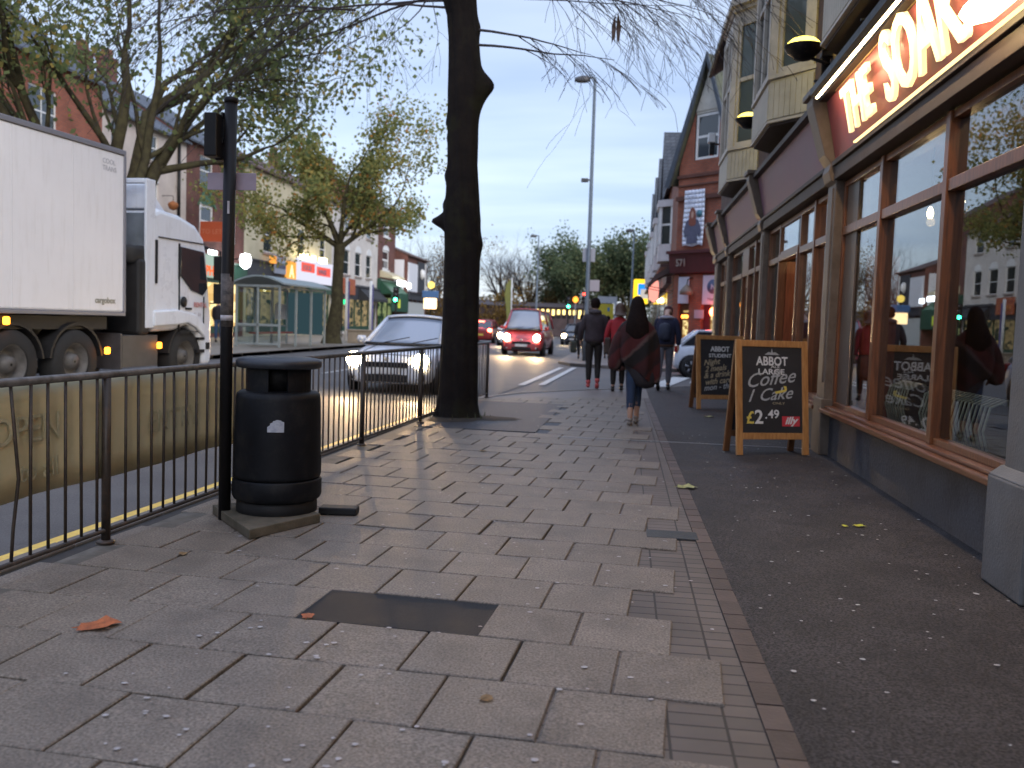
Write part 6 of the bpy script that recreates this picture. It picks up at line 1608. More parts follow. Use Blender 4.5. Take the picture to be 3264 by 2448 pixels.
# cab: side profile lofted across the width
xw0, xw1 = -2.42, -0.02
prof = [(0.80, 0.95), (0.80, 3.02), (1.0, 3.10), (1.6, 3.06), (2.15, 2.93), (2.42, 2.72), (2.52, 2.45), (2.62, 1.75), (2.72, 1.2), (2.74, 0.55), (2.70, 0.32), (2.45, 0.30), (2.38, 0.62), (2.2, 0.92), (1.9, 1.06), (1.5, 0.98)]
mb = MB(); mb.prism(prof, xw0, xw1, 'x'); mb.build('cab', M_CABW, tr, bevel=0.09, seg=3)
mb = MB(); mb.prism([(0.8, 1.05), (0.8, 1.32), (1.5, 1.36), (2.1, 1.28), (2.42, 1.08), (2.40, 0.85), (2.12, 1.03), (1.85, 1.12), (1.5, 1.08)], -0.06, 0.035, 'x'); mb.build('wheel_fairing', M_CABW, tr, bevel=0.03, seg=2)
mb = MB(); mb.prism([(0.82, 3.08), (0.82, 3.50), (0.86, 3.50), (1.45, 3.06)], -2.2, -0.18, 'x'); mb.build('roof_deflector', M_CABW, tr, bevel=0.03)
mb = MB(); mb.box(-0.055, -0.005, 0.60, 0.86, 1.02, 3.56); mb.box(-2.435, -2.385, 0.60, 0.86, 1.02, 3.56); mb.box(-2.38, -0.06, 0.60, 0.66, 3.48, 3.56)
mb.build('side_deflector', M_CABW, tr, bevel=0.015)
mb = MB(); mb.box(-2.38, -0.06, 0.75, 0.795, 1.0, 3.0); mb.build('cab_back', M_GREYP, tr, bevel=0.01)
mb = MB(); mb.box(-0.75, -0.02, 0.45, 0.74, 0.9, 2.2); mb.tube([(-0.38, 0.60, 2.1), (-0.38, 0.60, 2.42)], 0.34, 16); mb.build('air_intake', M_CHAS, tr, bevel=0.06)
# door window, windscreen, trims
mb = MB(); mb.prism([(1.62, 1.98), (1.62, 2.50), (2.38, 2.46), (2.52, 1.78), (2.36, 1.64), (1.98, 1.72)], -0.03, 0.006, 'x'); mb.build('door_window', M_CARG, tr, bevel=0.012)
mb = MB(); mb.prism([(1.57, 1.90), (1.57, 2.55), (1.60, 2.55), (1.60, 1.90)], -0.03, 0.004, 'x'); mb.box(-0.03, 0.003, 1.585, 1.60, 0.98, 1.92); mb.box(-0.03, 0.005, 0.86, 0.92, 1.8, 2.55); mb.tube([(0.0, 1.72, 1.50), (0.012, 1.72, 1.50)], 0.10, 14)
mb.box(-0.03, 0.003, 2.40, 2.41, 0.95, 1.62); mb.box(-0.03, 0.003, 1.60, 2.40, 0.955, 0.967); mb.box(-0.03, 0.010, 1.80, 1.98, 1.36, 1.40); mb.box(-0.03, 0.003, 0.96, 2.42, 2.60, 2.615)
mb.box(-0.5, -0.01, 2.20, 2.45, 0.56, 0.62); mb.box(-0.5, -0.01, 2.25, 2.45, 0.80, 0.85)
mb.build('door_seam', M_DARK, tr)
mb = MB()
for k in range(1, 11): mb.box(-0.01, 0.0035, -1.22 * k - 0.006, -1.22 * k + 0.006, 1.29, 3.81)
mb.build('panel_joint', mat('grey_panel_joint', (0.70, 0.70, 0.71), 0.5), tr)
mb = MB(); mb.add([(-2.3, 2.545, 2.42), (-0.14, 2.545, 2.42), (-0.12, 2.665, 1.62), (-2.32, 2.665, 1.62)], [(0, 1, 2, 3)]); o = mb.build('windscreen', M_CARG, tr); q_ = o.modifiers.new('s', 'SOLIDIFY'); q_.thickness = 0.02
mb = MB(); mb.box(-2.3, -0.14, 2.5, 2.76, 2.52, 2.60); mb.build('sun_visor', M_DARK, tr, bevel=0.02)
text('cab_lettering', 'RENTAL', 0.12, mat('red_decal', (0.50, 0.16, 0.15), 0.5), tr, (0.0, 2.06, 1.42), rot=(math.pi / 2, 0, math.pi / 2), ext=0.001, bold=0.003)
text('cab_lettering', '01 84', 0.11, mat('grey_decal', (0, 0, 0)), tr, (0.0, 2.05, 1.24), rot=(math.pi / 2, 0, math.pi / 2), ext=0.001)
mb = MB(); mb.box(0.06, 0.24, 2.62, 2.86, 1.95, 2.40); mb.box(0.06, 0.26, 2.62, 2.84, 1.50, 1.88); mb.tube([(0.0, 2.5, 2.55), (0.14, 2.72, 2.5), (0.14, 2.72, 1.5), (0.0, 2.6, 1.5)], 0.018, 6); mb.build('wing_mirror', M_DARK, tr, bevel=0.04)
mb = MB()
for z in (0.5, 0.7, 0.9, 1.1): mb.box(-2.2, -0.25, 2.72, 2.755, z, z + 0.06)
mb.box(-0.3, -0.005, 2.5, 2.62, 0.62, 0.75); mb.build('front_grille', M_DARK, tr)
mb = MB(); mb.tube([(-0.28, 1.15, 0.52), (-0.28, 0.45, 0.52)], 0.01, 6); mb.box(-0.62, -0.06, 0.05, 1.02, 0.36, 0.90); mb.box(-0.62, -0.06, -0.0, 0.045, 0.33, 0.93)
mb.build('fuel_tank', mat('dull_grey_tank', (0.055, 0.055, 0.06), 0.5, 0.2, 6), tr, bevel=0.05)
def lorry_wheel(y, z=0.50):
    for x, s_ in ((-0.22, 1), (-2.28, -1)):
        r = 0.50; w = 0.30
        M = Matrix.Translation((x, y, z)) @ Matrix.Rotation(math.pi / 2 * s_, 4, 'Y')
        mb = MB(); mb.lathe([(r * 0.56, -w / 2), (r * 0.95, -w / 2), (r, -w * 0.35), (r, w * 0.35), (r * 0.95, w / 2), (r * 0.58, w / 2)], 32, caps=False); mb.v = [tuple(M @ Vector(p)) for p in mb.v]
        t_ = mb.build('wheel', M_RUBBER, tr)
        mb = MB(); mb.lathe([(0.02, w * 0.42), (0.11, w * 0.40), (0.13, w * 0.12), (0.22, w * 0.1), (0.27, w * 0.45), (0.295, w * 0.47), (0.30, w * 0.3)], 28, caps=False); mb.v = [tuple(M @ Vector(p)) for p in mb.v]
        mb.build('rim', mat('dusty_steel_rim', (0.12, 0.115, 0.11), 0.6, 0.3, 8, metal=0.3), t_)
        mb = MB(); n = 14; pts = []
        for i in range(n + 1):
            a = math.pi * (0.04 + 0.92 * i / n); pts.append((y + 0.60 * math.cos(a), z + 0.60 * math.sin(a)))
        inn = [(y + 0.56 * math.cos(math.pi * (0.04 + 0.92 * i / n)), z + 0.56 * math.sin(math.pi * (0.04 + 0.92 * i / n))) for i in range(n + 1)]
        mb.prism(pts + inn[::-1], x - 0.17, x + 0.17, 'x'); mb.build('mudguard', M_CHAS, tr)
for y in (1.92, -1.05, -2.35, -8.6, -9.9, -11.2): lorry_wheel(y)
M_AMB = emit('amber_marker_glow', (1.0, 0.30, 0.02), 7.0)
for (y, z) in ((-0.42, 0.66), (0.98, 0.72), (-2.55, 1.12), (-5.5, 1.1)):
    MB().box(-0.02, 0.03, y - 0.05, y + 0.05, z - 0.055, z + 0.055).build('side_marker', M_AMB, tr, bevel=0.02)
mb = MB()
for k in range(5): mb.tube([(-0.3, -2.0 + 0.35 * k, 1.12), (-0.28, -1.8 + 0.35 * k, 1.02), (-0.3, -1.65 + 0.35 * k, 1.14)], 0.02, 6)
mb.build('air_lines', mat('brass_fittings', (0.35, 0.22, 0.08), 0.5), tr)
MB().box(-0.05, 0.02, -3.4, -3.2, 0.5, 0.62).build('side_reflector', emit('red_reflector_glow', (0.8, 0.03, 0.02), 1.2), tr, bevel=0.02)  # reflector given a red glow of its own
# ================================================================== PEOPLE (local +y is the way they face)
M_SKIN = mat('skin', (0.42, 0.25, 0.18), 0.6, 0.05, 10)
def person(name_label, loc, rz, H, legs, arms, top, bottom, shoes, hair, hairlen=0.0, hairw=1.0, head_tilt=0.0, lean=0.0, skirt=0.0, crop=False, hipw=0.09, bulk=1.0, extra=None):
    """legs: [(thigh, shin) for left, right] radians, + forward; arms: [(upper, lower)]"""
    t = thing('person', name_label, 'person', loc, rz)
    s = H / 1.76
    t.scale = (s, s, s)
    J = {}
    V = Vector
    hipz = 0.93
    low = []
    for k, sx in enumerate((-1, 1)):
        th_, sh_ = legs[k]
        hip = V((sx * hipw, 0, hipz)); knee = hip + V((0, math.sin(th_), -math.cos(th_))) * 0.44; ank = knee + V((0, math.sin(sh_), -math.cos(sh_))) * 0.415
        ft = max(-0.9, min(0.5, sh_ * 1.3)) if sh_ < -0.35 else 0
        toe = ank + V((0, math.cos(ft), math.sin(ft))) * 0.15 + V((0, 0, -0.05))
        J[k] = (hip, knee, ank, toe); low.append(min(ank.z - 0.085, toe.z - 0.03))
    dz = -min(low)
    for k in J: J[k] = tuple(p + V((0, 0, dz)) for p in J[k])
    pel = V((0, 0, 0.98 + dz)); sp = pel + V((0, 0.02 * lean, 0.20)); ch = pel + V((0, 0.22 * lean, 0.40)); nk = pel + V((0, 0.34 * lean, 0.54)); nk2 = nk + V((0, 0.03 + 0.2 * head_tilt, 0.07)); h1 = nk2 + V((0, 0.03 + 0.35 * head_tilt * 0.3, 0.06 - 0.05 * head_tilt)); h2 = h1 + V((0, 0.01 + 0.09 * head_tilt, 0.10 - 0.05 * head_tilt))
    pts = [pel, sp, ch, nk, nk2, h1, h2]; rad = [.13, .12, .135, .06, .052, .082, .09]; ed = [(0, 1), (1, 2), (2, 3), (3, 4), (4, 5), (5, 6)]
    def addp(p, r, a):
        pts.append(p); rad.append(r); ed.append((a, len(pts) - 1)); return len(pts) - 1
    nose = addp(h1 + V((0, 0.095, 0.015)), 0.016, 5)
    for sx in (-1, 1): addp(h1 + V((sx * 0.085, -0.005, 0.02)), 0.018, 5)
    for k in (0, 1):
        a = addp(J[k][0], 0.085, 0); a = addp(J[k][1], 0.055, a); a = addp((J[k][1] * 0.6 + J[k][2] * 0.4) + V((0, -0.012, 0)), 0.056, a); a = addp(J[k][2], 0.036, a); addp(J[k][3], 0.032, a)
    AR = {}
    for k, sx in enumerate((-1, 1)):
        up, lo = arms[k][:2]; out = arms[k][2] if len(arms[k]) > 2 else 0.12
        sh = ch + V((sx * 0.175, 0, 0.05)); el = sh + V((sx * math.sin(out), math.sin(up) * math.cos(out), -math.cos(up) * math.cos(out))) * 0.29
        wr = el + V((sx * 0.02, math.sin(lo), -math.cos(lo))) * 0.25; AR[k] = (sh, el, wr)
        a = addp(sh, 0.058, 2); a = addp(el, 0.042, a); w = addp(wr, 0.028, a)
        d = (wr - el).normalized(); side = V((0, 1, 0)) if abs(d.y) < 0.8 else V((0, 0, 1))
        palm = addp(wr + d * 0.06, 0.034, w)
        for f in range(4):
            off = side * ((f - 1.5) * 0.021)
            l = (0.055, 0.066, 0.062, 0.048)[f]
            q1 = addp(wr + d * 0.095 + off, 0.0095, palm); q2 = addp(wr + d * (0.095 + l * 0.55) + off + V((-sx * 0.012, 0, 0)), 0.009, q1); addp(wr + d * (0.095 + l) + off + V((-sx * 0.030, 0, 0)), 0.008, q2)
        q1 = addp(wr + d * 0.05 + side * 0.042, 0.011, palm); addp(wr + d * 0.085 + side * 0.055 + V((-sx * 0.015, 0, 0)), 0.0095, q1)
    me = bpy.data.meshes.new('body'); me.from_pydata([tuple(p) for p in pts], ed, []); me.materials.append(M_SKIN)
    o = bpy.data.objects.new('body', me); COL.objects.link(o); o.parent = t
    sk = o.modifiers.new('skin', 'SKIN'); sk.use_smooth_shade = True
    for i, d in enumerate(me.skin_vertices[0].data):
        d.radius = (rad[i], rad[i]); d.use_root = (i == 0)
    ss = o.modifiers.new('sub', 'SUBSURF'); ss.levels = 1; ss.render_levels = 2
    # ---- clothes
    b = bulk
    mb = MB(); Y = lambda z: 0.22 * lean * max(0, (z - 0.98 - dz)) / 0.4
    z0 = pel.z
    mb.loft([(0, 0, z0 - 0.10 - skirt, 0.185 * b + skirt * 0.12, 0.135 * b + skirt * 0.1), (0, Y(z0), z0 + 0.02, 0.18 * b, 0.13 * b), (0, Y(z0 + .18), z0 + 0.18, 0.165 * b, 0.12 * b), (0, Y(z0 + .34), z0 + 0.34, 0.20 * b, 0.135 * b), (0, Y(z0 + .45), z0 + 0.455, 0.195 * b, 0.12 * b), (0, Y(z0 + .52), z0 + 0.515, 0.12 * b, 0.095 * b), (0, Y(z0 + .57) + 0.01, z0 + 0.56, 0.07, 0.07)], 20)
    for k in (0, 1):
        sh, el, wr = AR[k]
        mb.tube([sh + V((0, 0, 0.0)) - V(((-1, 1)[k] * 0.05, 0, 0)), sh, sh * 0.45 + el * 0.55, el, el * 0.4 + wr * 0.6, wr], [0.075 * b, 0.078 * b, 0.064 * b, 0.058 * b, 0.052 * b, 0.044 * b], 12)
    mb.build('jacket', top, t, sub=1)
    mb = MB()
    mb.loft([(0, 0, z0 - 0.16, 0.165, 0.125), (0, 0, z0 - 0.05, 0.175, 0.13), (0, 0, z0 + 0.06, 0.155, 0.115)], 18)
    for k in (0, 1):
        hip, kn, an, to = J[k]
        e_ = kn * 0.22 + an * 0.78 if crop else an + V((0, 0, 0.0))
        mb.tube([hip + V((0, 0, 0.02)), hip * 0.5 + kn * 0.5, kn, (kn * 0.6 + an * 0.4), e_], [0.105, 0.092, 0.068, 0.066, 0.052], 12)
    mb.build('trousers', bottom, t, sub=1)
    for k in (0, 1):
        hip, kn, an, to = J[k]; d = (to - an); d.normalize()
        mb = MB(); heel = an + V((0, -0.03, -0.045)) - d * 0.02
        mb.tube([an + V((0, -0.01, 0.03)), an + V((0, 0.0, -0.03))], [(0.048, 0.048), (0.052, 0.05)], 12)
        mb.tube([heel, heel + d * 0.09, to + V((0, 0, -0.0)), to + d * 0.05], [(0.040, 0.042), (0.046, 0.045), (0.045, 0.034), (0.02, 0.015)], 12)
        mb.build('shoe', shoes, t, sub=1)
    mb = MB()
    c = h1 * 0.35 + h2 * 0.65
    secs = [(c.x, c.y - 0.01, c.z + 0.115, 0.02, 0.02), (c.x, c.y - 0.012, c.z + 0.10, 0.065, 0.07), (c.x, c.y - 0.018, c.z + 0.05, 0.098, 0.105), (c.x, c.y - 0.022, c.z - 0.01, 0.104, 0.105), (c.x, c.y - 0.035, c.z - 0.07, 0.095, 0.085), (c.x, c.y - 0.045, c.z - 0.12, 0.07, 0.055)]
    if hairlen > 0:
        secs = secs[:4] + [(c.x, c.y - 0.05 - 0.03 * hairw, c.z - 0.12, 0.105 * hairw, 0.10), (c.x, c.y - 0.07 - 0.09 * hairw, c.z - 0.12 - hairlen * 0.4, 0.135 * hairw, 0.085), (c.x, c.y - 0.07 - 0.11 * hairw, c.z - 0.12 - hairlen * 0.8, 0.13 * hairw, 0.06), (c.x, c.y - 0.07 - 0.11 * hairw, c.z - 0.12 - hairlen, 0.06 * hairw, 0.03)]
    mb.loft(secs[::-1], 18); mb.build('hair', hair, t, sub=1)
    # face details
    mb = MB()
    for sx in (-1, 1): mb.lathe([(0.001, -0.012), (0.010, -0.006), (0.012, 0), (0.010, 0.006), (0.001, 0.012)], 8, c=(h1.x + sx * 0.032, h1.y + 0.078, h1.z + 0.035))
    mb.build('eyes', mat('eye_dark', (0.03, 0.02, 0.02), 0.2), t)
    mb = MB(); mb.tube([(h1.x - 0.022, h1.y + 0.074, h1.z - 0.035), (h1.x, h1.y + 0.083, h1.z - 0.038), (h1.x + 0.022, h1.y + 0.074, h1.z - 0.035)], 0.006, 6); mb.build('mouth', mat('lips', (0.3, 0.1, 0.09), 0.5), t)
    if extra: extra(t, dict(pel=pel, ch=ch, nk=nk, h1=h1, h2=h2, legs=J, arms=AR, z0=z0))
    return t
M_HAIRD = mat('dark_brown_hair', (0.012, 0.007, 0.006), 0.8, 0.3, 20, bump=0.3, bscale=30, spec=0.1)
M_HAIRB = mat('brown_hair', (0.06, 0.03, 0.018), 0.6, 0.3, 20)
M_JEAN = mat('dark_blue_denim', (0.018, 0.035, 0.075), 0.85, 0.25, 14, bump=0.2)
M_COATD = mat('charcoal_coat', (0.022, 0.018, 0.022), 0.85, 0.3, 8, bump=0.2)
M_LEGG = mat('black_leggings', (0.010, 0.007, 0.006), 0.8, 0.2, 8)
M_PINKS = mat('coral_shoe', (0.55, 0.09, 0.09), 0.6, 0.2, 12)
M_GREYSH = mat('grey_shoe', (0.20, 0.17, 0.15), 0.7, 0.2, 12)
M_BOOT = mat('black_boot', (0.02, 0.016, 0.015), 0.5)
M_NAVY = mat('navy_hoodie', (0.016, 0.018, 0.045), 0.9, 0.25, 9, bump=0.2)
M_GREYT = mat('grey_joggers', (0.11, 0.11, 0.135), 0.9, 0.2, 9, bump=0.2)
M_SHAWL = stripes_mat('striped_maroon_shawl', [(0.0, (0.028, 0.006, 0.006)), (0.20, (0.045, 0.008, 0.008)), (0.30, (0.010, 0.006, 0.006)), (0.52, (0.008, 0.006, 0.006)), (0.57, (0.085, 0.05, 0.045)), (0.60, (0.08, 0.045, 0.042)), (0.64, (0.062, 0.010, 0.010)), (0.85, (0.065, 0.011, 0.011)), (0.92, (0.016, 0.006, 0.006)), (1.0, (0.028, 0.006, 0.006))], vec=(-1, 0, 1.05), scale=1.25)
def woman_extra(t, K):
    z0 = K['z0']
    # blanket shawl hanging from the shoulders, longer at the right
    mb = MB(); rings = []
    n = 28
    n = 56
    S = [(z0 + 0.60, 0.075, 0.085, 0.0), (z0 + 0.53, 0.14, 0.12, 0.0), (z0 + 0.45, 0.25, 0.16, 0.0), (z0 + 0.28, 0.295, 0.19, 0.0), (z0 + 0.08, 0.315, 0.20, 0.0), (z0 - 0.12, 0.30, 0.20, 0.03), (z0 - 0.30, 0.26, 0.18, 0.06)]
    vs = []; fs = []
    for i, (z, rx, ry, dx) in enumerate(S):
        for k in range(n):
            a = 2 * math.pi * k / n
            fold = 1 + ((0.06 + 0.015 * i) * math.sin(a * 6 + i * 0.5) + 0.03 * math.sin(a * 13 + i) if i > 2 else 0)
            x = dx + rx * fold * math.cos(a)
            zz = z
            if i >= 5:
                zz = z + (0.20 if i == 6 else 0.06) * max(0, -math.cos(a - 0.3)) - (0.10 if i == 6 else 0.03) * max(0, math.cos(a))
            vs.append((x, ry * fold * math.sin(a), zz))
    for i in range(len(S) - 1):
        for k in range(n):
            k2 = (k + 1) % n; fs.append((i * n + k, (i + 1) * n + k, (i + 1) * n + k2, i * n + k2))
    mb.add(vs, fs, 0, True); o = mb.build('shawl', M_SHAWL, t); q_ = o.modifiers.new('s', 'SOLIDIFY'); q_.thickness = 0.012; o.modifiers.new('sub', 'SUBSURF').render_levels = 1
    mb = MB(); mb.loft([(0.17, -0.01, z0 - 0.46, 0.13, 0.13), (0.10, 0.0, z0 - 0.28, 0.23, 0.17), (0.03, 0, z0 - 0.05, 0.21, 0.16), (0, 0, z0 + 0.05, 0.2, 0.15)], 18); mb.build('dark_coat_skirt', M_COATD, t, sub=1)
    h = K['h1']
    mb = MB(); mb.loft([(0.0, h.y - 0.20, z0 + 0.20, 0.10, 0.02), (0.0, h.y - 0.215, z0 + 0.30, 0.17, 0.035), (0, h.y - 0.20, z0 + 0.44, 0.175, 0.06), (0, h.y - 0.13, z0 + 0.56, 0.145, 0.10), (0, h.y - 0.05, z0 + 0.66, 0.118, 0.12), (0, h.y - 0.012, z0 + 0.77, 0.105, 0.12), (0, h.y, z0 + 0.85, 0.07, 0.08), (0, h.y, z0 + 0.875, 0.02, 0.02)], 18); mb.build('long_hair', M_HAIRD, t, sub=1)
    # arm of the shawl swinging at the left with a maroon bag
    mb = MB(); mb.loft([(-0.29, -0.02, z0 - 0.22, 0.10, 0.12), (-0.30, -0.02, z0 - 0.05, 0.115, 0.14), (-0.27, 0, z0 + 0.18, 0.10, 0.12), (-0.2, 0, z0 + 0.40, 0.09, 0.10)], 14); mb.build('shawl_sleeve', M_SHAWL, t, sub=1)
person('woman with long dark hair in a striped maroon shawl and cropped jeans walking away', (0.15, 12.6, 0.0), R_(2), 1.68,
       [(-0.06, -0.16), (0.30, 0.02)], [(0.1, 0.3, 0.25), (-0.1, 0.2, 0.2)], M_COATD, M_JEAN, M_GREYSH, M_HAIRD, hairlen=0.0, crop=True, hipw=0.05, extra=woman_extra)
def p2_extra(t, K):
    z0 = K['z0']
    mb = MB(); mb.loft([(0, -0.02, z0 + 0.50, 0.15, 0.14), (0, -0.03, z0 + 0.56, 0.14, 0.13), (0, -0.02, z0 + 0.61, 0.10, 0.10)], 18); mb.build('fur_hood', mat('grey_fur_hood', (0.06, 0.05, 0.055), 0.95, 0.5, 22, bump=0.6, bscale=50), t, sub=1)
    for k in (0, 1):
        p = K['legs'][k][2]; MB().tube([p + Vector((0, -0.005, 0.06)), p + Vector((0, 0, 0.01))], 0.048, 12).build('coral_sock', M_PINKS, t)
person('walker in a charcoal hooded jacket, black leggings and coral socks', (-0.66, 19.5, -0.005), R_(3), 1.83,
       [(-0.05, -0.12), (0.12, -0.42)], [(-0.15, 0.5, 0.35), (0.05, 0.45, 0.30)], mat('charcoal_puffer', (0.035, 0.026, 0.033), 0.85, 0.3, 9, bump=0.3), M_LEGG, M_PINKS, M_HAIRD, bulk=1.16, extra=p2_extra)
def p3_extra(t, K):
    z0 = K['z0']
    mb = MB(); mb.loft([(-0.01, -0.19, z0 + 0.02, 0.11, 0.05), (-0.01, -0.21, z0 + 0.08, 0.13, 0.075), (-0.01, -0.20, z0 + 0.30, 0.13, 0.075), (-0.01, -0.17, z0 + 0.40, 0.09, 0.05)], 16); mb.build('backpack', mat('dark_blue_backpack', (0.02, 0.026, 0.05), 0.7, 0.3, 9), t, sub=1)
    mb = MB(); mb.loft([(0, 0.06, z0 + 0.47, 0.17, 0.13), (0, 0.05, z0 + 0.51, 0.15, 0.12), (0, 0.07, z0 + 0.545, 0.11, 0.09)], 18); mb.build('hood', mat('pale_grey_hood', (0.27, 0.26, 0.30), 0.9, 0.15, 9), t, sub=1)
    MB().loft([(0, 0, z0 - 0.10, 0.192, 0.142), (0, 0, z0 - 0.05, 0.19, 0.14)], 18).build('brown_hem', mat('brown_waistband', (0.07, 0.035, 0.022), 0.8), t)
person('man in a navy hoodie with backpack and grey trousers, head bowed', (0.86, 20.0, 0.0), R_(-6), 1.84,
       [(-0.28, -0.62), (0.12, 0.03)], [(0.25, 0.5, 0.1), (-0.05, 0.05, 0.30)], M_NAVY, M_GREYT, M_BOOT, mat('dark_red_cap', (0.05, 0.010, 0.014), 0.8), head_tilt=1.1, lean=0.35, bulk=1.14, extra=p3_extra)
def p4_extra(t, K):
    z0 = K['z0']
    mb = MB(); mb.loft([(0.0, -0.03, z0 - 0.58, 0.17, 0.14), (0, -0.01, z0 - 0.4, 0.21, 0.16), (0, 0, z0 - 0.15, 0.19, 0.15), (0, 0, z0 + 0.02, 0.16, 0.13)], 18); mb.build('patterned_skirt', mat('mottled_maroon_skirt', (0.06, 0.02, 0.018), 0.9, 0.0, 9, col2=(0.13, 0.06, 0.05)), t, sub=1)
    MB().box(-0.30, -0.17, -0.16, 0.1, z0 - 0.22, z0 + 0.12).build('shoulder_bag', mat('dark_leather_bag', (0.03, 0.015, 0.012), 0.5), t, bevel=0.03)
person('person in a red jacket and mottled maroon skirt half hidden by the woman', (-0.13, 19.0, 0.0), R_(2), 1.76,
       [(0.05, -0.05), (0.25, 0.0)], [(0.1, 0.35, 0.3), (0.0, 0.3, 0.15)], mat('red_jacket', (0.30, 0.015, 0.025), 0.8, 0.15, 9), M_LEGG, M_BOOT, M_HAIRB, hairlen=0.05, extra=p4_extra)
def p5_extra(t, K):
    z0 = K['z0']
    MB().box(-0.45, -0.18, -0.25, 0.25, z0 - 0.75, z0 - 0.25).build('holdall', mat('dark_green_bag', (0.02, 0.025, 0.018), 0.8, 0.2, 8), t, bevel=0.08)
    MB().box(-0.30, -0.22, -0.1, 0.1, z0 - 0.25, z0 + 0.1).build('bag_strap', M_BLACK, t)
person('distant person in black carrying a bulky dark green bag', (-1.75, 36.5, 0.0), R_(5), 1.70,
       [(0.1, -0.1), (-0.1, -0.3)], [(0.0, 0.1, 0.25), (0.1, 0.3, 0.1)], M_COATD, M_LEGG, M_BOOT, M_HAIRD, bulk=1.15, extra=p5_extra)
person('small distant walker in dark clothes seen between the charcoal jacket and red jacket', (-0.75, 38.0, 0.0), R_(-5), 1.70,
       [(0.2, 0.1), (-0.2, -0.3)], [(0.2, 0.4), (-0.2, 0.1)], M_COATD, M_LEGG, M_BOOT, M_HAIRD)
person('person in a black jacket and blue jeans outside the bright shop across the road', (-16.2, 34.8, 0.17), R_(10), 1.68,
       [(-0.08, -0.1), (0.12, 0.05)], [(0.0, 0.6, 0.2), (0.0, 0.6, 0.2)], M_COATD, mat('mid_blue_jeans', (0.05, 0.09, 0.17), 0.9, 0.2, 9), M_BOOT, M_HAIRD, bulk=1.1)
t = thing('red_flower_stand', 'orange red display crate on the ground beside the jeans wearer', 'crate', (-17.3, 35.0, 0.17), 0)
MB().box(-0.5, 0.5, -0.3, 0.3, 0, 0.55).build('crate', mat('orange_red_crate', (0.55, 0.07, 0.03), 0.6, 0.2, 6), t, bevel=0.05)  # plain orange red crate colour
t = thing('red_banner_pole', 'red and violet shop banner standing by the bright shop doorway', 'banner', (-17.9, 36.0, 0.17), 0)
MB().box(-0.1, 0.1, -0.05, 0.05, 0, 2.1).build('post', mat('crimson_banner', (0.30, 0.015, 0.06), 0.6), t)

# ================================================================== TREES
class Leaves:
    def __init__(self, seed): self.c = []; self.r = np.random.RandomState(seed)
    def build(self, name, m, parent, size, count_per, spread):
        C = np.array(self.c, dtype=np.float64)
        n = len(C) * count_per
        c = np.repeat(C, count_per, axis=0) + self.r.normal(0, 1, (n, 3)) * spread
        a = self.r.normal(0, 1, (n, 3)); a /= np.linalg.norm(a, axis=1)[:, None]
        b = self.r.normal(0, 1, (n, 3)); b -= a * (a * b).sum(1)[:, None]; b /= np.linalg.norm(b, axis=1)[:, None]
        s = self.r.uniform(0.55, 1.25, (n, 1)) * size
        P = np.stack([c - a * s, c - b * s * 0.75, c + a * s, c + b * s * 0.75], axis=1).reshape(-1, 3)
        me = bpy.data.meshes.new(name); me.vertices.add(4 * n); me.vertices.foreach_set('co', P.ravel())
        me.loops.add(4 * n); me.loops.foreach_set('vertex_index', np.arange(4 * n))
        me.polygons.add(n); me.polygons.foreach_set('loop_start', np.arange(n) * 4); me.polygons.foreach_set('loop_total', np.full(n, 4))
        at = me.attributes.new('tone', 'FLOAT', 'FACE')
        tn = np.clip(np.repeat(self.r.normal(0.5, 0.22, len(C)), count_per) + self.r.normal(0, 0.16, n), 0, 1)
        at.data.foreach_set('value', tn)
        me.materials.append(m); me.update()
        o = bpy.data.objects.new(name, me); COL.objects.link(o); o.parent = parent
        return o
def leaf_mat(name, stops, transl=0.35):
    m = bpy.data.materials.new(name); m.use_nodes = True; nt = m.node_tree; nt.nodes.clear()
    o = nt.nodes.new('ShaderNodeOutputMaterial'); at = nt.nodes.new('ShaderNodeAttribute'); at.attribute_name = 'tone'
    r = nt.nodes.new('ShaderNodeValToRGB'); el = r.color_ramp.elements
    el[0].position = stops[0][0]; el[0].color = (*stops[0][1], 1); el[1].position = stops[-1][0]; el[1].color = (*stops[-1][1], 1)
    for p, c in stops[1:-1]:
        q = el.new(p); q.color = (*c, 1)
    nt.links.new(at.outputs['Fac'], r.inputs[0])
    d = nt.nodes.new('ShaderNodeBsdfDiffuse'); t_ = nt.nodes.new('ShaderNodeBsdfTranslucent'); mx = nt.nodes.new('ShaderNodeMixShader'); mx.inputs[0].default_value = transl
    nt.links.new(r.outputs[0], d.inputs[0]); nt.links.new(r.outputs[0], t_.inputs[0]); nt.links.new(d.outputs[0], mx.inputs[1]); nt.links.new(t_.outputs[0], mx.inputs[2]); nt.links.new(mx.outputs[0], o.inputs[0])
    return m
M_LEAFG = leaf_mat('plane_leaves', [(0.0, (0.12, 0.155, 0.06)), (0.4, (0.23, 0.25, 0.09)), (0.7, (0.34, 0.32, 0.11)), (0.93, (0.42, 0.32, 0.10)), (1.0, (0.48, 0.22, 0.06))], 0.55)
M_LEAFD = leaf_mat('green_plane_leaves', [(0.0, (0.10, 0.14, 0.06)), (0.5, (0.19, 0.23, 0.10)), (0.8, (0.27, 0.28, 0.11)), (1.0, (0.38, 0.28, 0.08))], 0.55)
M_LEAFF = leaf_mat('far_dark_leaves', [(0.0, (0.065, 0.095, 0.055)), (0.6, (0.125, 0.160, 0.085)), (1.0, (0.22, 0.22, 0.11))], 0.5)
M_LEAFY = leaf_mat('thin_autumn_leaves', [(0.0, (0.10, 0.06, 0.03)), (1.0, (0.22, 0.14, 0.04))])
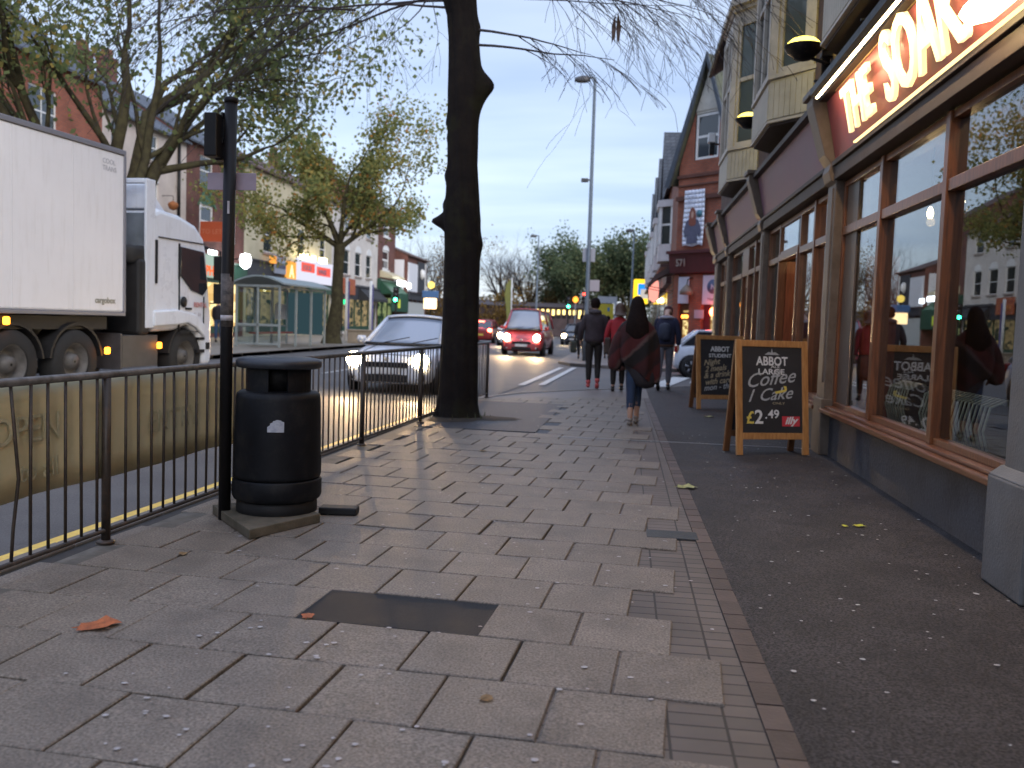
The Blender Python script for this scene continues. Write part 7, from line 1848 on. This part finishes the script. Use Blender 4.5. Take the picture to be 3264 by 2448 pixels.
M_BARK = mat('plane_bark', (0.030, 0.024, 0.015), 0.9, 0.0, 5, bump=0.6, bscale=22, col2=(0.075, 0.067, 0.034), spec=0.2)
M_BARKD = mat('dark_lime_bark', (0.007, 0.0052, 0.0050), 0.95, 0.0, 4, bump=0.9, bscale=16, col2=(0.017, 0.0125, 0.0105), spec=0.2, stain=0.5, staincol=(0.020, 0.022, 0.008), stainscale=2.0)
M_TWIG = mat('grey_brown_twigs', (0.05, 0.04, 0.04), 0.9, 0.2, 6)

def grow(mb, lv, r, p, d, L, rad, level, maxl, grav=0.0, nseg=5, jit=0.16, split=(3, 4), ratio=0.68, spread=0.55, n=7, leafl=2, tips=None, drop=None, low=0.0):
    pts = [p.copy()]; rads = [rad]; dirs = []
    seg = L / nseg
    for i in range(nseg):
        d = (d + Vector((r.gauss(0, jit), r.gauss(0, jit), r.gauss(0, jit) + grav * (1 + i * 0.3)))).normalized()
        p = p + d * seg; pts.append(p.copy()); dirs.append(d.copy()); rads.append(rad * (1 - 0.62 * (i + 1) / nseg))
    mb.tube(pts, rads, max(3, n - level * 2), 0, True, caps=False)
    if level >= leafl and lv is not None:
        for q in pts[1:]: lv.c.append(tuple(q))
    if level < maxl:
        k = r.randint(*split)
        for j in range(k):
            f = r.uniform(0.3, 1.0) if j else 1.0
            i = min(nseg - 1, int(f * nseg)); i = max(i, int(low * nseg)) if level == 0 else i; base = pts[i + 1] if j == 0 else pts[max(1, i)]
            dd = dirs[min(i, nseg - 1)]
            ax = Vector((r.gauss(0, 1), r.gauss(0, 1), r.gauss(0, 1))); ax = (ax - dd * ax.dot(dd)).normalized()
            nd = (dd + ax * r.uniform(0.4, 1.0) * spread * 1.6).normalized()
            if drop: nd = (nd + Vector((0, 0, drop * level))).normalized()
            grow(mb, lv, r, base, nd, L * ratio * r.uniform(0.75, 1.15), rads[i] * 0.62, level + 1, maxl, grav, max(3, nseg - 1), jit, split, ratio, spread, n, leafl, tips, drop)

# ---- the big dark trunk beside the railing, bare drooping twigs overhead
rs_ = random.Random(8); mbp = []
for k in range(40):
    a = 2 * math.pi * k / 40; q_ = 0.62 + 0.16 * math.sin(3 * a + 1) + rs_.uniform(-0.05, 0.05)
    mbp.append((-2.22 + q_ * 1.05 * math.cos(a), 12.5 + q_ * 0.9 * math.sin(a)))
mbp = [(max(x, -2.62), y) for x, y in mbp]
mb = MB(); mb.add([(x, y, 0.001) for x, y in mbp] + [(-2.28, 12.5, 0.03)], [(i, (i + 1) % 40, 40) for i in range(40)], 0, True)
struct('tree_soil', mb, mat('leafy_tree_soil', (0.012, 0.009, 0.007), 0.95, 0.0, 14, bump=1.0, bscale=40, col2=(0.05, 0.036, 0.024)))
nt_ = thing('lime_tree', 'big bare tree with a knobbly dark trunk beside the railing and drooping twigs', 'tree', (-2.30, 12.55, 0))
def ring_trunk(secs, n=22, seed=1, burrs=()):
    r = random.Random(seed); vs = []; fs = []
    ph = [r.uniform(0, 6) for _ in range(6)]
    for i, (cx, cy, z, rr) in enumerate(secs):
        for k in range(n):
            a = 2 * math.pi * k / n
            q = rr * (1 + 0.05 * math.sin(3 * a + ph[0] + z * 0.5) + 0.035 * math.sin(7 * a + ph[1] + z) + 0.02 * math.sin(13 * a + z * 3) + (0.03 * abs(math.sin(10 * a + 1.7 * math.sin(z * 2.3) + ph[2])) if n > 40 else 0) + (0.07 * max(0, 0.35 - z) / 0.35 * math.sin(5 * a + ph[3]) if n > 40 else 0))
            for (ba, bz, bh, bw, bzw) in burrs:
                da = (a - ba + math.pi) % (2 * math.pi) - math.pi
                q += bh * math.exp(-(da / bw) ** 2 - ((z - bz) / bzw) ** 2)
            vs.append((cx + q * math.cos(a), cy + q * math.sin(a), z))
    for i in range(len(secs) - 1):
        for k in range(n):
            k2 = (k + 1) % n; fs.append((i * n + k, i * n + k2, (i + 1) * n + k2, (i + 1) * n + k))
    return vs, fs
base_secs = [(0, 0, -0.05, 0.34), (0, 0, 0.05, 0.305), (0, 0, 0.2, 0.275), (0.0, 0, 0.45, 0.262), (0.0, 0, 0.9, 0.25), (0.0, 0, 1.6, 0.245), (-0.005, 0, 2.4, 0.24), (-0.01, 0, 2.75, 0.245), (-0.02, 0, 3.1, 0.225), (-0.03, 0, 3.5, 0.20), (-0.035, 0, 4.0, 0.20), (-0.03, 0, 4.5, 0.215), (-0.04, 0, 4.9, 0.21), (-0.06, 0, 5.2, 0.20), (-0.09, 0, 5.5, 0.20), (-0.13, 0, 5.72, 0.225), (-0.15, 0, 5.9, 0.26)]
secs = []
for a, b in zip(base_secs[:-1], base_secs[1:]):
    m_ = 8 if b[2] - a[2] > 0.2 else 3
    for i in range(m_):
        f = i / m_; secs.append(tuple(a[j] + (b[j] - a[j]) * f for j in range(4)))
secs.append(base_secs[-1])
vs, fs = ring_trunk(secs, 60, 3, [(math.pi, 2.72, 0.20, 0.30, 0.09), (math.pi - 0.2, 2.95, 0.06, 0.3, 0.1), (0.05, 4.60, 0.15, 0.34, 0.15), (0.3, 4.45, 0.08, 0.4, 0.2), (math.pi, 4.08, 0.05, 0.35, 0.1), (math.pi, 3.85, 0.035, 0.3, 0.07), (0.0, 2.42, 0.04, 0.4, 0.12), (math.pi, 3.35, 0.04, 0.4, 0.1), (0.1, 5.35, 0.04, 0.3, 0.12)])
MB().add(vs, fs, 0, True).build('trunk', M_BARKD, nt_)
r = random.Random(21); mb = MB()
V3 = Vector
top = V3((-0.15, 0, 5.78))
for (dx, dy, dz, L, rd) in ((-0.75, 0.1, 0.75, 3.0, 0.15), (0.75, -0.1, 0.72, 3.2, 0.16), (0.15, 0.6, 1.0, 3.0, 0.13), (-0.2, -0.7, 0.9, 2.8, 0.12)):
    p = top.copy(); d = V3((dx, dy, dz)).normalized(); pts = [p.copy()]; rads = [rd]
    for i in range(6):
        d = (d + V3((r.gauss(0, .1), r.gauss(0, .1), 0.02))).normalized(); p = p + d * (L / 6); pts.append(p.copy()); rads.append(rd * (1 - 0.6 * (i + 1) / 6))
    mb.tube(pts, rads, 9, 0, True, caps=False)
mb.build('limbs', M_BARKD, nt_)
# long thin drooping branchlets: arch outwards and hang
mb = MB()
def droop(mb, r, p, az, L, rad, level, z_lim):
    d = V3((math.cos(az), math.sin(az), r.uniform(-0.25, 0.1) if level == 0 else -0.55)).normalized(); pts = [p.copy()]; rads = [rad]; n = 9 if level == 0 else 6
    ds = []
    for i in range(n):
        d = (d + V3((r.gauss(0, .10), r.gauss(0, .07), -0.018 - 0.04 * level + r.gauss(0, .05)))).normalized(); p = p + d * (L / n); pts.append(p.copy()); ds.append(d.copy()); rads.append(max(0.0028, rad * (1 - 0.8 * (i + 1) / n)))
    mb.tube(pts, rads, 4 if level else 5, 0, True, caps=False)
    if level < 2:
        for k in range(r.randint(6, 9) if level == 0 else r.randint(3, 6)):
            i = r.randint(2 if level == 0 else 1, n - 1)
            a2 = math.atan2(ds[i].y, ds[i].x) + r.gauss(0, 0.7)
            droop(mb, r, pts[i + 1], a2, L * r.uniform(0.28, 0.5), rads[i + 1] * 0.55, level + 1, z_lim)
for k in range(62):
    az = (math.pi + r.gauss(0, 0.55)) if k % 5 < 3 else r.gauss(0.0, 0.6)
    st_ = V3((math.cos(az) * r.uniform(0.3, 2.2 if k % 5 < 3 else 1.3), math.sin(az) * r.uniform(0, 1.2) + r.uniform(-1.6, 1.4), r.uniform(5.9, 7.6)))
    droop(mb, r, st_, az, r.uniform(2.8, 4.6) * (1.0 if k % 5 < 3 else 0.85), r.uniform(0.012, 0.022), 0, 3.3)
# two low shoots from the trunk side that hang beside it
for (sx, z, L) in ((1, 5.3, 1.6), (1, 5.1, 1.9), (-1, 5.6, 1.7)):
    droop(mb, r, V3((sx * 0.2 - 0.05, -0.05, z)), 0 if sx > 0 else math.pi, L, 0.02, 0, 3)
mb.build('twigs', mat('dark_bare_twigs', (0.045, 0.037, 0.04), 0.9), nt_)
mb = MB(); rr_ = random.Random(2)
for k in range(8):
    a = rr_.uniform(0, 6); mb.add([(0.02 * math.cos(a), 0.02 * math.sin(a), 0.1 * rr_.random()), (0.07 * math.cos(a), 0.06, -0.08), (0.05 * math.cos(a + .4), -0.04, -0.28 - 0.1 * rr_.random()), (0.0, 0.03, -0.12)], [(0, 1, 2, 3)])
o = mb.build('dead_leaf_cluster', mat('withered_brown', (0.10, 0.06, 0.045), 0.8), nt_, loc=(2.0, 0.0, 5.45))
mb = MB()
for k in range(60):
    a = rr_.uniform(0, 6.28); ra = rr_.uniform(0.26, 0.5); z = 0.02; p = V3((ra * math.cos(a), ra * math.sin(a), 0.0)); h = rr_.uniform(0.03, 0.12)
    mb.add([tuple(p), tuple(p + V3((0.012, 0, 0))), tuple(p + V3((rr_.uniform(-.03, .03), rr_.uniform(-.03, .03), h)))], [(0, 1, 2)])
o = mb.build('weeds', mat('trunk_foot_weeds', (0.06, 0.07, 0.03), 0.9), None, loc=(-2.30, 12.55, 0)); tag(o, kind='stuff')

def place_tree(name, label, loc, trunk, seed, leafm, leaf_size, cnt, spr, group, limbs, bark=M_BARK, maxl=3, grav=0.015, Lr=0.68, leafl=2, split=(3, 4), spread=0.55, low=0.0, stems=()):
    t = thing(name, label, 'tree', loc, 0, group)
    vs, fs = ring_trunk(trunk, 14, seed); MB().add(vs, fs, 0, True).build('trunk', bark, t)
    r = random.Random(seed); mb = MB(); lv = Leaves(seed)
    for pts_, rs_ in stems:
        mb.tube(pts_, rs_, 10)
    for (p, d, L, rd) in limbs:
        grow(mb, lv, r, V3(p), V3(d).normalized(), L, rd, 0, maxl, grav, 6, 0.10, split, Lr, spread, 9, leafl, low=low)
    mb.build('branches', bark, t)
    if cnt: lv.build('crown', leafm, t, leaf_size, cnt, spr)
    return t, lv
# middle plane tree behind the bus shelter
place_tree('plane_tree', 'rounded plane tree with yellow green leaves standing by the bus shelter', (-12.75, 38.6, 0.17),
           [(0, 0, 0, 0.48), (0, 0, 0.3, 0.38), (0.1, 0, 1.0, 0.30), (0.22, 0, 1.8, 0.27), (0.2, 0, 2.6, 0.24), (0.25, 0, 3.6, 0.23), (0.28, 0, 4.3, 0.25)], 11, M_LEAFG, 0.082, 18, 0.30, 'plane trees across the road',
           [((0.2, 0, 4.2), (-0.95, -0.1, 0.6), 3.1, 0.13), ((0.25, 0, 4.3), (-0.35, 0.3, 1), 3.1, 0.12), ((0.3, 0, 4.3), (0.2, -0.3, 1), 3.2, 0.12), ((0.35, 0, 4.2), (0.95, 0.15, 0.62), 3.1, 0.12), ((0.25, 0, 4.3), (0.35, 0.4, 0.9), 2.4, 0.1), ((0.2, 0, 4.3), (-0.3, -0.5, 0.8), 2.4, 0.1)], maxl=3, grav=0.012, Lr=0.66)
# large plane tree at the left, several stems rising behind the lorry
place_tree('plane_tree', 'large many stemmed plane tree rising behind the lorry trailer at the left', (-12.55, 20.9, 0.17),
           [(0, 0, 0, 0.55), (0, 0, 0.4, 0.42), (0, 0, 1.5, 0.36), (0, 0, 2.6, 0.38)], 31, M_LEAFD, 0.080, 10, 0.34, 'plane trees across the road',
           [((0.1, 0.1, 2.3), (0.16, 0.20, 1), 5.0, 0.25), ((0, 0, 2.3), (-0.12, 0.0, 1), 5.0, 0.22), ((-0.1, -0.1, 2.3), (-0.40, -0.5, 1), 5.0, 0.19), ((-0.1, -0.1, 2.3), (-0.65, -0.9, 1.2), 5.0, 0.17), ((0.1, 0, 2.3), (0.30, 0.05, 1), 5.4, 0.16), ((0.6, 0.7, 6.0), (0.75, 0.9, 1.2), 3.9, 0.10), ((0.6, 0.7, 6.0), (1.0, 0.9, 0.85), 4.3, 0.10), ((0.6, 0.7, 6.0), (1.0, 0.2, 0.9), 3.7, 0.11), ((0.6, 0.7, 6.0), (0.1, 0.7, 1.0), 3.6, 0.10)], maxl=3, grav=0.02, Lr=0.62, low=0.5, spread=0.5, stems=[([(0.05, 0.05, 2.0), (0.2, 0.22, 3.2), (0.42, 0.5, 4.6), (0.6, 0.7, 6.05)], [0.24, 0.21, 0.18, 0.15])])

# ---- park trees at the end of the road
def far_tree(label, loc, H, kind, seed, w=1.0):
    H *= 1.08; w *= 1.15
    t = thing('park_tree', label, 'tree', loc, 0, 'park trees at the end of the road')
    r = random.Random(seed); s = H / 10.0
    vs, fs = ring_trunk([(0, 0, 0, 0.35), (0, 0, 1, 0.26), (0, 0, 2.6, 0.22)], 8, seed); MB().add(vs, fs, 0, True).build('trunk', M_BARK, t)
    mb = MB(); lv = Leaves(seed)
    k = 7 if kind != 'bare' else 9
    for i in range(k):
        a = 2 * math.pi * i / k + r.uniform(-.3, .3); sp = r.uniform(0.15, 0.75) * w
        grow(mb, lv, r, V3((0, 0, r.uniform(1.6, 2.6))), V3((sp * math.cos(a), sp * math.sin(a), 1)).normalized(), r.uniform(3.0, 4.2), 0.12 if kind != 'bare' else 0.10, 0, 3, 0.02, 5, 0.12, (3, 4) if kind != 'bare' else (4, 5), 0.62, 0.5, 7, 1)
    mb.build('branches', M_TWIG if kind == 'bare' else M_BARK, t)
    if kind == 'green': lv.build('crown', M_LEAFF, t, 0.12, 9, 0.36)
    elif kind == 'thin': lv.build('crown', M_LEAFY, t, 0.10, 2, 0.35)
    t.scale = (s, s, s)
    return t
far_tree('bare twiggy park tree in the gap left of the big trunk', (-22.0, 101, 0), 11.3, 'bare', 1, 1.1)
far_tree('thinly leaved brown park tree beyond the low corner building', (-19.8, 108, 0), 11.5, 'thin', 2, 1.0)
far_tree('bare park tree with fine upright twigs straight down the road', (-15.2, 112, 0), 12.8, 'bare', 3, 1.1)
far_tree('bare park tree crossing the distant lamp post', (-11.8, 108, 0), 11.5, 'bare', 4, 1.0)
far_tree('sparse ochre leaved park tree low behind the red van', (-9.6, 104, 0), 8.0, 'thin', 5, 1.2)
far_tree('dark green park tree just left of the tall lamp post', (-5.6, 101, 0), 11.8, 'green', 6, 1.15)
far_tree('dense green park tree behind the tall lamp post plates', (-2.9, 104, 0), 11.6, 'green', 7, 1.0)
far_tree('green park tree right of the tall lamp post with gaps of sky', (0.2, 102, 0), 12.0, 'green', 8, 1.05)
far_tree('thinning green park tree behind the yellow lit sign', (3.4, 104, 0), 10.2, 'green', 9, 1.0)
far_tree('low green park tree filling the gap above the lit windows', (-8.0, 110, 0), 7.5, 'green', 10, 1.3)
far_tree('bare park tree beyond the roofs of the far parade', (-27.5, 112, 0), 11.0, 'bare', 12, 1.1)
# undergrowth closing the end of the road
lv = Leaves(77); rr_ = random.Random(77)
for k in range(2200):
    x = rr_.uniform(-34, 14); lv.c.append((x, rr_.uniform(106, 112) , abs(rr_.gauss(0, 1.6)) + 0.2))
o = lv.build('undergrowth', M_LEAFF, None, 0.2, 9, 0.4); tag(o, kind='stuff')
lv = Leaves(78)
for k in range(1500):
    x = rr_.uniform(-34, -10); lv.c.append((x, rr_.uniform(91.5, 94), abs(rr_.gauss(0, 1.3 + 0.6 * math.sin(x * 0.9))) + 0.2))
o = lv.build('undergrowth', M_LEAFY, None, 0.15, 9, 0.35); tag(o, kind='stuff')
